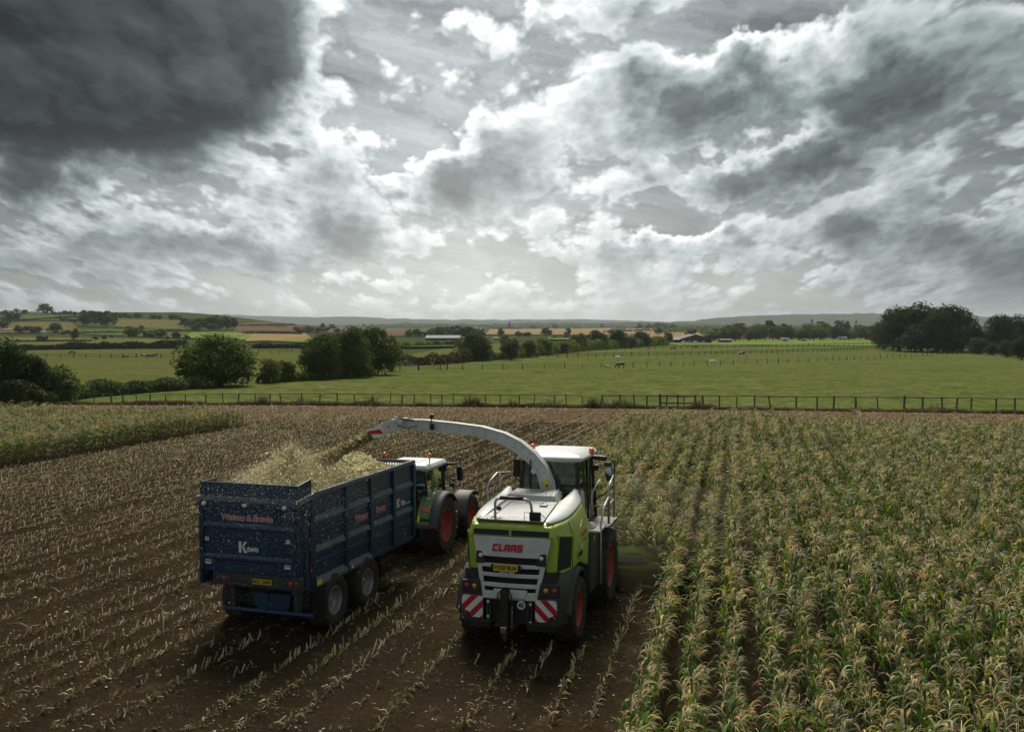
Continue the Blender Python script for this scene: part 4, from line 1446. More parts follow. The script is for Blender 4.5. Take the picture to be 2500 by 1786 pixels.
    MB().lathe([(0.18, -0.015), (0.205, 0.0), (0.18, 0.015)], 20, (0.08, 4.93, 3.03), axis='z', closed=True).build('steering_wheel', bk, T, smooth=True)
    MB().obox((0.62, 4.6, 3.25), (0.05, 0.22, 0.28), (0, 0, 0.5)).build('terminal', bk, T, bevel=0.02)
    # mirrors on bent tubes
    MB().hexa([(0.95, 4.85, 3.84), (1.35, 4.85, 3.80), (1.35, 5.05, 3.80), (0.95, 5.05, 3.84), (0.95, 4.87, 3.95), (1.35, 4.87, 3.93), (1.35, 5.03, 3.93), (0.95, 5.03, 3.95)]).build('light_bar', bk, T, bevel=0.02)
    MB().box(-1.12, -0.78, 4.9, 5.05, 3.84, 3.95).build('light_bar', bk, T, bevel=0.02)
    mirror(T, (1.42, 4.92, 3.52), 0.20, 0.50, [(1.33, 4.95, 3.88), (1.50, 4.95, 3.84), (1.57, 4.95, 3.70), (1.57, 4.95, 3.20), (1.50, 4.95, 3.05), (0.98, 5.0, 2.70)], -0.14)
    mirror(T, (-1.14, 4.92, 3.53), 0.20, 0.50, [(-1.05, 4.95, 3.9), (-1.17, 4.95, 3.88), (-1.24, 4.95, 3.74), (-1.24, 4.95, 3.30), (-1.18, 4.95, 3.22), (-0.82, 5.0, 2.98)], 0.03)
    MB().box(1.02, 1.20, 4.55, 4.65, 3.58, 3.74).build('work_lamp', bk, T, bevel=0.02)
    MB().lathe([(0.0, -0.07), (0.08, -0.06), (0.09, 0.04), (0.03, 0.09)], 14, (1.10, 4.6, 3.18), axis='y').build('work_lamp', bk, T, smooth=True)
    MB().tube([(0.97, 4.6, 2.7), (0.97, 4.6, 3.88)], 0.022, 6).build('grab_handle', bk, T)
    # ---- side platforms, ladder rails, dark side boxes
    sb = MB().box(1.05, 1.36, 2.78, 3.78, 0.75, 2.28).build('side_box', dk, T, bevel=0.04)
    MB().box(1.362, 1.366, 3.1, 3.22, 2.02, 2.14).build('warning_sticker', M['sticker_yellow'], sb)
    MB().box(0.95, 1.58, 2.80, 3.74, 2.28, 2.34).build('platform', lg, T, bevel=0.02)
    MB().box(0.90, 1.62, 3.78, 5.2, 2.18, 2.24).build('platform', dk, T)
    MB().hexa([(1.0, 2.95, 2.34), (1.4, 2.95, 2.34), (1.4, 3.5, 2.34), (1.0, 3.5, 2.34), (1.1, 3.02, 2.50), (1.32, 3.02, 2.50), (1.3, 3.42, 2.44), (1.1, 3.42, 2.44)]).build('tank_cover', lg, T, bevel=0.05, seg=3)
    MB().lathe([(0.06, 0), (0.06, 0.07), (0.0, 0.08)], 14, (1.2, 3.15, 2.48), axis='z').build('tank_cap', bk, T)
    MB().box(-1.36, -1.05, 2.78, 3.78, 0.75, 2.28).build('side_box', dk, T, bevel=0.04)
    for pts in ([(1.56, 3.0, 0.95), (1.56, 3.0, 2.42), (1.58, 3.3, 2.85), (1.60, 3.95, 3.02), (1.60, 3.95, 2.30)],
                [(1.58, 4.0, 2.3), (1.58, 4.0, 3.15), (1.58, 4.08, 3.28), (1.58, 4.7, 3.45), (1.58, 4.8, 3.35), (1.58, 4.85, 2.3)],
                [(1.12, 4.05, 2.3), (1.12, 4.05, 3.0), (1.14, 4.15, 3.12), (1.20, 4.75, 3.30)],
                [(1.58, 4.0, 2.75), (1.58, 4.85, 2.8)], [(1.12, 4.05, 2.72), (1.56, 4.02, 2.76)],
                [(-1.30, 2.6, 2.9), (-1.30, 2.6, 3.36), (-1.28, 2.68, 3.45), (-1.22, 3.2, 3.62), (-1.05, 3.9, 3.55)],
                [(-1.14, 3.2, 3.0), (-1.14, 3.2, 3.60)]):
        MB().tube(pts, 0.027, 7).build('handrail', M['galvanised'], T, smooth=True)
    mb = MB()
    for k in range(4):
        mb.box(1.38, 1.64, 3.86, 4.06, 0.62 + 0.4 * k, 0.66 + 0.4 * k)
    mb.build('step', dk, T)
    # chassis
    MB().box(-0.55, 0.55, 0.5, 5.6, 0.75, 1.75).build('chassis', bk, T)
    MB().box(-1.0, 1.0, 1.18, 1.44, 0.66, 0.90).build('rear_axle', bk, T)
    # side decals
    text('lettering', 'Watson & Brown', 0.14, M['ink_pink'], T, (1.336, 2.05, 2.46), 'right', shear=0.15, bold=0.004, sx=0.72)
    text('lettering', '940', 0.19, M['sticker_white'], T, (1.338, 1.72, 2.16), 'right', bold=0.004, sx=0.8)
    text('lettering', 'JAGUAR', 0.15, M['ink_black'], T, (1.336, 1.58, 2.02), 'right', shear=0.35, bold=0.003, sx=0.8)
    for z, h_, a_, b_ in ((2.66, 0.11, 1.75, 2.35), (2.60, 0.09, 1.60, 2.0), (2.34, -0.06, 1.80, 2.45)):
        mb = MB()
        n = 10
        rows = [[(1.338 + (0 if z < 2.55 else -(z - 2.52) * 0.35), a_ + (b_ - a_) * k / n, z + h_ * math.sin(math.pi * k / n) - d * math.sin(math.pi * k / n)) for d in (0, 0.03)] for k in range(n + 1)]
        mb.grid(rows).build('flourish', M['ink_grey'] if z > 2.5 else M['ink_black'], T, solid=0.006)
    # ---- wheels
    for s_ in (-1, 1):
        wheel(T, (s_ * 1.12, 1.32, 0.78), 0.78, 0.56, 0.42, M['red_rim'], s_, 18)
        wheel(T, (s_ * 1.20, 4.72, 1.02), 1.03, 0.74, 0.55, M['red_rim'], s_, 20)
    # ---- row header: green shell with rotary drums and dividers
    hdr = MB()
    def hs(z, sx, y0, y1, y2):
        return [(-2.15 * sx, y0, z), (2.15 * sx, y0, z), (2.85 * sx, y0 + 0.42, z), (3.14 * sx, y1 + 0.15, z), (2.6 * sx, y2, z), (0.9, y2 - 0.25, z), (-0.9, y2 - 0.25, z), (-2.6 * sx, y2, z), (-3.14 * sx, y1 + 0.15, z), (-2.85 * sx, y0 + 0.42, z)]
    hdr.loft([hs(0.28, 0.90, 6.25, 6.8, 7.4), hs(0.42, 1.0, 6.00, 6.8, 7.7), hs(0.62, 1.01, 6.02, 6.8, 7.65), hs(0.95, 0.84, 6.42, 6.9, 7.4), hs(1.02, 0.70, 6.62, 6.95, 7.3)])
    hb = hdr.build('header_frame', M['header_green'], T, bevel=0.04, seg=2, auto=35)
    MB().hexa([(-1.0, 5.6, 0.5), (1.0, 5.6, 0.5), (1.3, 6.3, 0.45), (-1.3, 6.3, 0.45), (-0.8, 5.55, 1.4), (0.8, 5.55, 1.4), (1.1, 6.3, 1.3), (-1.1, 6.3, 1.3)]).build('feeder_housing', M['header_green'], hb, bevel=0.04)
    for x in (-1.9, 1.9):
        MB().hexa([(x - 0.70, 6.17, 0.73), (x + 0.45, 6.21, 0.76), (x + 0.35, 6.33, 0.90), (x - 0.55, 6.36, 0.93), (x - 0.65, 6.14, 0.76), (x + 0.40, 6.18, 0.79), (x + 0.30, 6.31, 0.93), (x - 0.50, 6.34, 0.96)]).build('crop_residue', M['grille_mesh'], hb, bevel=0.02)
    for x in (-2.2, -0.75, 0.75, 2.2):
        MB().lathe([(0.0, 0.16), (0.34, 0.15), (0.40, 0.08), (0.62, 0.02), (0.70, -0.06), (0.66, -0.1)], 28, (x, 7.35, 0.80), axis='z').build('rotary_drum', M['black_plastic'], hb, auto=40)
    for x in (-3.05, -1.5, 0.0, 1.5, 3.05):
        MB().loft([[(x + a * w_, y, 0.42 + z0 + b_ * h_) for a, b_ in ((-1, 0), (0, 1), (1, 0), (0, -.6))] for y, w_, h_, z0 in ((7.2, 0.22, 0.45, 0.35), (7.8, 0.16, 0.30, 0.25), (8.5, 0.07, 0.14, 0.06), (9.0, 0.01, 0.02, -0.08))]).build('crop_divider', M['header_green'], hb, smooth=True)
    # ---- spout: arched box-section tube reaching out over the trailer
    top = [(0.30, 3.02), (0.24, 3.40), (0.06, 3.84), (-0.22, 4.15), (-0.60, 4.44), (-1.06, 4.65), (-1.68, 4.80), (-2.45, 4.875), (-3.30, 4.93), (-3.93, 4.93)]
    bot = [(-0.05, 3.02), (-0.06, 3.30), (-0.15, 3.62), (-0.38, 3.90), (-0.72, 4.16), (-1.15, 4.38), (-1.72, 4.54), (-2.45, 4.64), (-3.30, 4.70), (-3.93, 4.72)]
    rings = []
    for k, ((xt, zt), (xb, zb)) in enumerate(zip(top, bot)):
        hwid = 0.20 - 0.006 * k
        y = 3.40 + 0.012 * k
        rings.append([(xt, y - hwid, zt), (xt, y + hwid, zt), (xb, y + hwid, zb), (xb, y - hwid, zb)])
    sp = MB().loft(rings).build('spout', lg, T, bevel=0.012, auto=35)
    def rib(pts_, name='spout_rib', r=0.016):
        MB().tube(pts_, r, 5).build(name, lg, sp, smooth=True)
    rib([(x, 3.40 + 0.012 * k - (0.20 - 0.006 * k) - 0.004, z + 0.0) for k, (x, z) in enumerate(top)])
    rib([(x, 3.40 + 0.012 * k - (0.20 - 0.006 * k) - 0.004, z) for k, (x, z) in enumerate(bot)])
    mb = MB()
    for k in range(1, 9):
        for t in (0.25, 0.75):
            for q in (0.3, 0.7):
                xt = top[k][0] * (1 - t) + top[k + 1][0] * t
                zt = top[k][1] * (1 - t) + top[k + 1][1] * t
                xb = bot[k][0] * (1 - t) + bot[k + 1][0] * t
                zb = bot[k][1] * (1 - t) + bot[k + 1][1] * t
                yv = 3.40 + 0.012 * (k + t) - (0.20 - 0.006 * (k + t))
                mb.lathe([(0.014, 0.006), (0.014, -0.008), (0.0, -0.01)], 6, (xt * q + xb * (1 - q), yv, zt * q + zb * (1 - q)), axis='y')
    mb.build('bolt', M['fender_grey'], sp)
    MB().box(-3.30, -2.35, 3.285, 3.30, 4.615, 4.66).build('wear_strip', lg, sp)
    MB().box(-0.40, 0.42, 3.10, 3.72, 2.95, 3.14).build('turntable', lg, sp, bevel=0.03)
    MB().lathe([(0.03, 0), (0.03, 0.5), (0.02, 0.5), (0.02, 0.85)], 10, (-0.32, 3.2, 3.15), axis='z').build('lift_ram', bk, sp)
    MB().lathe([(0.0, -0.03), (0.07, -0.03), (0.07, 0.03), (0.0, 0.03)], 14, (-0.22, 3.14, 3.72), axis='y').build('lift_bracket', lg, sp)
    wz = MB().add([(0.08, 3.175, 3.28), (0.20, 3.175, 3.30), (0.15, 3.178, 3.50), (0.03, 3.178, 3.48)], [(0, 1, 2, 3)]).build('warning_sticker', M['sticker_yellow'], sp, solid=0.006)
    MB().add([(0.085, 3.170, 3.32), (0.165, 3.170, 3.335), (0.115, 3.170, 3.41)], [(0, 1, 2)]).build('warning_sign', M['ink_black'], wz, solid=0.004)
    # deflector flap with striped tip
    fl = MB().loft([[(-3.86, 3.31, 4.96), (-3.86, 3.71, 4.96), (-3.86, 3.71, 4.70), (-3.86, 3.31, 4.70)], [(-4.20, 3.29, 4.93), (-4.20, 3.73, 4.93), (-4.22, 3.73, 4.60), (-4.22, 3.29, 4.60)],
                    [(-4.52, 3.28, 4.80), (-4.52, 3.74, 4.80), (-4.42, 3.74, 4.52), (-4.42, 3.28, 4.52)]]).build('deflector', lg, sp, bevel=0.012)
    tp = MB().loft([[(-4.50, 3.275, 4.80), (-4.50, 3.745, 4.80), (-4.40, 3.745, 4.52), (-4.40, 3.275, 4.52)], [(-4.90, 3.27, 4.60), (-4.90, 3.75, 4.60), (-4.70, 3.75, 4.40), (-4.70, 3.27, 4.40)]]).build('deflector_tip', M['board_white'], sp, bevel=0.008)
    MB().hexa([(-4.885, 3.262, 4.60), (-4.80, 3.262, 4.52), (-4.80, 3.268, 4.52), (-4.885, 3.268, 4.60), (-4.60, 3.262, 4.64), (-4.42, 3.262, 4.545), (-4.42, 3.268, 4.545), (-4.60, 3.268, 4.64)]).build('red_stripe', M['board_red'], tp)
    MB().hexa([(-4.885, 3.262, 4.60), (-4.83, 3.262, 4.545), (-4.43, 3.264, 4.56), (-4.53, 3.264, 4.66), (-4.885, 3.268, 4.60), (-4.83, 3.268, 4.545), (-4.43, 3.27, 4.56), (-4.53, 3.27, 4.66)]).build('red_stripe', M['board_red'], tp)
    MB().lathe([(0.0, -0.012), (0.03, -0.01), (0.034, 0.01)], 12, (-4.28, 3.285, 4.74), axis='y').build('marker_lamp', M['lamp_orange'], sp)
    MB().obox((-3.98, 3.26, 4.90), (0.24, 0.10, 0.16), (0, 0.3, 0)).build('flap_bracket', lg, sp, bevel=0.02)
    MB().tube([(-3.55, 3.25, 4.93), (-4.05, 3.24, 4.98)], 0.028, 7).build('flap_ram', M['fender_grey'], sp)
    MB().tube([(-3.45, 3.25, 4.8), (-3.7, 3.22, 4.72), (-4.0, 3.23, 4.78)], 0.012, 5).build('hose', M['hose'], sp, smooth=True)
    MB().box(-3.10, -2.98, 3.24, 3.30, 4.68, 4.86).build('spout_lamp', bk, sp, bevel=0.02)
    MB().obox((-3.10, 3.45, 5.03), (0.10, 0.14, 0.13), (0, 0.3, 0)).build('spout_camera', bk, sp, bevel=0.03)
    MB().tube([(-3.08, 3.30, 4.88), (-3.09, 3.40, 5.0)], 0.015, 5).build('camera_arm', bk, sp)
    return T


HARV = harvester()

# ---------------------------------------------------------------- silage trailer
TR_O, TR_HEAD = (-9.72, 23.22), 5.6


def trailer():
    T = empty('silage_trailer', (TR_O[0], TR_O[1], 0), -R(TR_HEAD), 'dark blue high-sided silage trailer on twin axles piled with chopped maize', 'trailer')
    b, le, ch = M['blue_paint'], M['blue_ledge'], M['chassis']
    XL, XR, Y0, Y1, ZB, ZT = -2.60, 0.03, -1.62, 5.18, 1.24, 3.46
    # walls
    MB().box(XR - 0.05, XR, -0.86, Y1, ZB, ZT - 0.04).build('side_wall', b, T)
    MB().box(XL, XL + 0.05, -0.86, Y1, ZB, ZT - 0.04).build('side_wall', b, T)
    fw_ = MB().box(XL + 0.05, XR - 0.05, Y1 - 0.06, Y1, ZB, 2.95).build('front_wall', b, T)
    MB().box(XL + 0.05, XR - 0.05, Y1 - 0.05, Y1 - 0.01, 3.36, 3.46).build('front_rail', b, fw_)
    MB().box(-1.55, -1.15, Y1 - 0.055, Y1 - 0.005, 2.95, 3.36).build('front_post', b, fw_)
    for x in np.arange(XL + 0.16, XR - 0.1, 0.085):
        if not -1.6 < x < -1.1:
            MB().box(x - 0.02, x + 0.02, Y1 - 0.04, Y1 - 0.02, 2.95, 3.36).build('grille_bar', M['galvanised'], fw_)
    MB().box(XL + 0.05, XR - 0.05, -1.5, Y1 - 0.06, ZB, ZB + 0.06).build('floor', ch, T)
    # top rails, posts and pressed ledges of both sides
    for s_, X in ((1, XR), (-1, XL)):
        MB().hexa([(X - 0.06, -0.90, ZT - 0.10), (X + 0.06, -0.90, ZT - 0.10), (X + 0.06, Y1 + 0.02, ZT - 0.10), (X - 0.06, Y1 + 0.02, ZT - 0.10),
                   (X - 0.05, -0.90, ZT), (X + 0.05, -0.90, ZT), (X + 0.05, Y1 + 0.02, ZT), (X - 0.05, Y1 + 0.02, ZT)]).build('top_rail', le if s_ > 0 else b, T, bevel=0.01)
        posts = [-0.92, 0.82, 2.26, 3.72, 5.12]
        for y in posts:
            MB().box(min(X, X + s_ * 0.07), max(X, X + s_ * 0.07), y - 0.085, y + 0.085, ZB - 0.03, ZT - 0.11).build('side_post', b, T, bevel=0.008)
        for k in range(4):
            a, c = posts[k] + 0.09, posts[k + 1] - 0.09
            for z in (2.80, 2.06):
                ox = X + s_ * 0.002
                o_ = lambda d: ox + s_ * d
                q = [(a, z), (c, z)]
                MB().hexa([(o_(0), a, z - 0.10), (o_(0.055), a + 0.03, z - 0.075), (o_(0.055), c - 0.03, z - 0.075), (o_(0), c, z - 0.10),
                           (o_(0), a, z + 0.075), (o_(0.055), a + 0.03, z - 0.03), (o_(0.055), c - 0.03, z - 0.03), (o_(0), c, z + 0.075)]).build('side_ledge', le, T)
                MB().hexa([(o_(0), a, z - 0.42), (o_(0.030), a + 0.02, z - 0.40), (o_(0.030), c - 0.02, z - 0.40), (o_(0), c, z - 0.42),
                           (o_(0), a, z - 0.30), (o_(0.030), a + 0.02, z - 0.32), (o_(0.030), c - 0.02, z - 0.32), (o_(0), c, z - 0.30)]).build('side_ledge', b, T)
            z = 1.27
            if k < 2:
                MB().hexa([(X - s_ * 0.05, a, z - 0.10), (X + s_ * 0.12, a, z - 0.10), (X + s_ * 0.12, c, z - 0.10), (X - s_ * 0.05, c, z - 0.10),
                           (X + s_ * 0.003, a, z + 0.10), (X + s_ * 0.12, a, z - 0.03), (X + s_ * 0.12, c, z - 0.03), (X + s_ * 0.003, c, z + 0.10)]).build('wheel_skirt', le, T)
        MB().box(min(X, X - s_ * 0.12), max(X, X - s_ * 0.12), -1.2, Y1, ZB - 0.14, ZB - 0.001).build('side_sill', b, T, bevel=0.01)
        # marker reflectors
        for y in (2.42, 4.5):
            MB().lathe([(0.0, s_ * 0.03), (0.035, s_ * 0.02), (0.04, 0.0)], 10, (X + s_ * 0.005, y, 1.40), axis='x').build('side_marker', M['lamp_orange'], T)
    # rear corner cheeks of the tailgate (raised wings) and hinge arms
    for s_, X in ((1, XR), (-1, XL)):
        ck = MB().hexa([(X - 0.03, Y0, ZB), (X + 0.03, Y0, ZB), (X + 0.03, -0.92, ZB), (X - 0.03, -0.92, ZB), (X - 0.03, Y0, 3.30), (X + 0.03, Y0, 3.30), (X + 0.03, -0.92, 3.40), (X - 0.03, -0.92, 3.40)]).build('tailgate_cheek', b, T)
        MB().hexa([(X - 0.02, Y0 + 0.03, 3.38), (X + 0.02, Y0 + 0.03, 3.38), (X + 0.02, -0.95, 3.46), (X - 0.02, -0.95, 3.46), (X - 0.02, Y0 + 0.05, 3.72), (X + 0.02, Y0 + 0.05, 3.72), (X + 0.02, -0.95, 3.80 if s_ > 0 else 3.70), (X - 0.02, -0.95, 3.80 if s_ > 0 else 3.70)]).build('wing_flap', b, ck)
        MB().hexa([(X + s_ * 0.035, Y0 - 0.03, 3.26), (X + s_ * 0.10, Y0 - 0.03, 3.26), (X + s_ * 0.10, -0.93, 3.36), (X + s_ * 0.035, -0.93, 3.36), (X + s_ * 0.035, Y0 - 0.03, 3.36), (X + s_ * 0.09, Y0 - 0.03, 3.36), (X + s_ * 0.09, -0.93, 3.46), (X + s_ * 0.035, -0.93, 3.46)]).build('cheek_ledge', le if s_ > 0 else b, ck)
        MB().box(min(X + s_ * 0.032, X + s_ * 0.09), max(X + s_ * 0.032, X + s_ * 0.09), -1.36, -1.22, ZB - 0.02, 3.26).build('hinge_arm', b, ck, bevel=0.01)
        MB().lathe([(0.035, 0), (0.035, 1.0), (0.022, 1.0), (0.022, 1.5)], 10, (X + s_ * 0.07, -1.06, 1.5), axis='z').build('tailgate_ram', ch, ck)
    # tailgate with ribs
    tg = MB().box(XL + 0.03, XR - 0.03, Y0, Y0 + 0.07, 1.58, 3.32).build('tailgate', b, T)
    MB().hexa([(XL - 0.03, Y0 - 0.10, 3.29), (XR - 0.03, Y0 - 0.10, 3.29), (XR - 0.03, Y0 + 0.05, 3.29), (XL - 0.03, Y0 + 0.05, 3.29), (XL - 0.03, Y0 - 0.09, 3.37), (XR - 0.03, Y0 - 0.09, 3.37), (XR - 0.03, Y0 + 0.05, 3.40), (XL - 0.03, Y0 + 0.05, 3.40)]).build('tailgate_ledge', le, tg, bevel=0.01)
    MB().box(XL - 0.03, XR - 0.03, Y0 - 0.10, Y0 - 0.002, 3.16, 3.288).build('top_beam', b, tg, bevel=0.01)
    MB().hexa([(XL + 0.02, Y0 + 0.01, 3.38), (XR - 0.02, Y0 + 0.01, 3.38), (XR - 0.02, Y0 + 0.04, 3.38), (XL + 0.02, Y0 + 0.04, 3.38), (XL + 0.02, Y0 + 0.04, 3.72), (XR - 0.02, Y0 + 0.04, 3.72), (XR - 0.02, Y0 + 0.07, 3.72), (XL + 0.02, Y0 + 0.07, 3.72)]).build('top_flap', b, tg)
    for z in (2.70, 1.95):
        MB().hexa([(XL + 0.06, Y0 - 0.05, z - 0.06), (XR - 0.10, Y0 - 0.05, z - 0.06), (XR - 0.10, Y0, z - 0.10), (XL + 0.06, Y0, z - 0.10),
                   (XL + 0.06, Y0 - 0.05, z - 0.01), (XR - 0.10, Y0 - 0.05, z - 0.01), (XR - 0.10, Y0, z + 0.06), (XL + 0.06, Y0, z + 0.06)]).build('tailgate_rib', b, tg)
    for x in (XL + 0.02, XR - 0.10):
        MB().box(x, x + 0.09, Y0 - 0.06, Y0 - 0.001, 1.60, 3.15).build('tailgate_post', b, tg, bevel=0.01)
    for x in (XL + 0.20, -1.28, -0.22):
        MB().lathe([(0.0, -0.09), (0.04, -0.08), (0.055, -0.03), (0.05, 0.0)], 12, (x, Y0 - 0.09, 3.22), axis='y').build('end_lamp', M['lamp_clear'], tg, smooth=True)
    # lower rear: lamp bar, number plate, bumper
    lb = MB().box(XL + 0.35, XR + 0.10, Y0 - 0.02, Y0 + 0.16, 1.26, 1.56).build('lamp_bar', ch, T, bevel=0.02)
    np_ = MB().box(-1.14, -0.63, Y0 - 0.04, Y0 - 0.025, 1.355, 1.475).build('number_plate', M['plate_yellow'], lb)
    text('plate_text', 'BX21 GXW', 0.115, M['ink_black'], np_, (-0.885, Y0 - 0.046, 1.415), bold=0.003, sx=0.82)
    for x in (XL + 0.50, XL + 0.66, 0.02, -0.14):
        MB().lathe([(0.0, -0.035), (0.04, -0.03), (0.055, 0.0)], 12, (x, Y0 - 0.02, 1.42), axis='y').build('tail_lamp', M['lamp_red'] if x in (XL + 0.66, -0.14) else M['fender_grey'], lb, smooth=True)
    MB().hexa([(-1.15, -1.45, 0.70), (-0.35, -1.45, 0.70), (-0.35, -1.3, 0.70), (-1.15, -1.3, 0.70), (-1.28, -1.45, 1.10), (-0.22, -1.45, 1.10), (-0.22, -1.3, 1.10), (-1.28, -1.3, 1.10)]).build('tow_frame', b, T)
    MB().tube([(-2.02, -1.52, 0.68), (0.40, -1.52, 0.68)], 0.05, 10).build('bumper_bar', b, T)
    for x in (-1.75, -0.05):
        MB().box(x - 0.05, x + 0.05, -1.55, -1.35, 0.66, 1.30).build('bumper_bracket', ch, T)
        MB().box(x - (0.05 if x < -1 else 0.05), x + 0.45, -0.92, -0.88, 0.62, 1.18).build('mud_flap', M['black_plastic'], T)
    MB().box(-2.20, 0.06, -1.16, -1.12, 0.74, 1.24).build('rear_mudguard', M['black_plastic'], T)
    # chassis, drawbar, axles
    for x in (-1.75, -0.85):
        MB().box(x - 0.06, x + 0.06, -1.45, 5.2, 0.92, 1.10).build('chassis_beam', ch, T)
    MB().hexa([(-1.75, 5.1, 0.80), (-0.85, 5.1, 0.80), (-1.20, 6.9, 0.55), (-1.40, 6.9, 0.55), (-1.75, 5.1, 1.08), (-0.85, 5.1, 1.08), (-1.20, 6.9, 0.75), (-1.40, 6.9, 0.75)]).build('drawbar', ch, T, bevel=0.02)
    MB().lathe([(0.05, -0.05), (0.10, -0.05), (0.10, 0.05), (0.05, 0.05)], 16, (-1.30, 6.97, 0.64), axis='z', closed=True).build('hitch_ring', M['steel'], T)
    MB().tube([(-2.1, 4.9, 0.1), (-2.1, 4.9, 1.0)], 0.06, 8).build('stand', ch, T)
    for y in (0.02, 1.84):
        MB().tube([(-2.3, y, 0.62), (-0.3, y, 0.62)], 0.07, 8).build('axle', ch, T)
        for x, s_ in ((-2.44, -1), (0.0 - 0.09, 1)):
            wheel(T, (x, y, 0.635), 0.645, 0.58, 0.34, M['grey_rim'], s_, 26, bar=False)
    for x in (-2.44, -0.09):
        MB().box(x - 0.28, x + 0.28, 2.62, 2.66, 0.55, 1.16).build('mud_flap', M['black_plastic'], T)
    # lettering and stickers
    yb = Y0 - 0.012
    for dx, col, bo in ((0.0, 'sticker_white', 0.010), (0.0, 'ink_pink', 0.002)):
        text('lettering', 'Watson & Brown', 0.20, M[col], tg, (-1.30, yb - (0.0 if bo > 0.005 else 0.006), 2.90), shear=0.12, bold=bo, sx=0.98)
    rows = [[(-1.95 + 1.3 * k / 12 + 0.1, yb, 2.80 - 0.05 * math.sin(math.pi * k / 12) - d * math.sin(math.pi * k / 12)) for d in (0, 0.012)] for k in range(13)]
    MB().grid(rows).build('flourish', M['ink_grey'], tg, solid=0.004)
    def kay(parent, face, px_, py_, pz_, s_):
        polys = [[(0, 0), (.30, 0), (.30, 1), (0, 1)], [(.30, .42), (.62, 1), (.95, 1), (.52, .5)], [(.34, .55), (.52, .62), (.98, 0), (.62, 0)]]
        mb = MB()
        for pl in polys:
            q = [((px_ + x * s_ * 0.9), pz_ + z * s_) for x, z in pl]
            if face == 'rear':
                mb.prism(q, 'y', py_, py_ - 0.006)
            else:
                q = [((py_ + x * s_ * 0.9), pz_ + z * s_) for x, z in pl]
                mb.prism(q, 'x', px_, px_ + 0.006)
        mb.build('emblem', M['sticker_white'], parent)
    kay(tg, 'rear', -1.52, yb, 2.07, 0.27)
    text('lettering', 'two', 0.20, M['sticker_white'], tg, (-1.14, yb, 2.17), bold=0.006, sx=0.95)
    kay(T, 'right', XR + 0.034, 3.90, 2.24, 0.26)
    text('lettering', 'two', 0.20, M['sticker_white'], T, (XR + 0.038, 4.32, 2.36), 'right', bold=0.006, sx=0.9)
    text('lettering', 'Compatible Trade 500', 0.075, M['sticker_white'], T, (XR + 0.038, 4.52, 2.28), 'right', sx=0.9)
    for col, bo, off in (('sticker_white', 0.010, 0.036), ('ink_pink', 0.002, 0.042)):
        text('lettering', 'Watson', 0.24, M[col], T, (XR + off, 1.66, 2.40), 'right', shear=0.15, bold=bo, sx=0.92)
        text('lettering', 'Brown', 0.24, M[col], T, (XR + off, 2.85, 2.42), 'right', shear=0.15, bold=bo, sx=0.92)
    for a_, c_, z in ((1.25, 2.1, 2.60), (2.6, 3.3, 2.62), (1.3, 2.1, 2.24), (2.6, 3.3, 2.26)):
        rows = [[(XR + 0.005, a_ + (c_ - a_) * k / 8, z + 0.05 * k / 8 + 0.03 * math.sin(math.pi * k / 8) - d) for d in (0, 0.010)] for k in range(9)]
        MB().grid(rows).build('flourish', M['ink_grey'], T, solid=0.004)
    for x, z in ((-2.46, 1.74), (-0.30, 1.76)):
        sk = MB().box(x, x + 0.16, Y0 - 0.012, Y0 - 0.006, z, z + 0.11).build('maker_sticker', M['sticker_white'], tg)
        text('sticker_text', 'K two', 0.055, M['ink_black'], sk, (x + 0.08, Y0 - 0.014, z + 0.07), bold=0.002, th=0.002)
    for x, z in ((-2.46, 2.30), (-0.25, 2.36)):
        sk = MB().box(x, x + 0.11, Y0 - 0.012, Y0 - 0.006, z, z + 0.09).build('small_sticker', M['sticker_white'], tg)
        text('sticker_text', 'WB', 0.05, M['ink_pink'], sk, (x + 0.055, Y0 - 0.014, z + 0.045), bold=0.001, th=0.002)
    MB().box(XR + 0.125, XR + 0.132, -0.90, -0.66, 1.22, 1.34).build('warning_sticker', M['sticker_yellow'], T)
    MB().box(XR + 0.121, XR + 0.125, 0.92, 1.02, 1.22, 1.30).build('small_sticker', M['sticker_white'], T)
    return T


TRAILER = trailer()

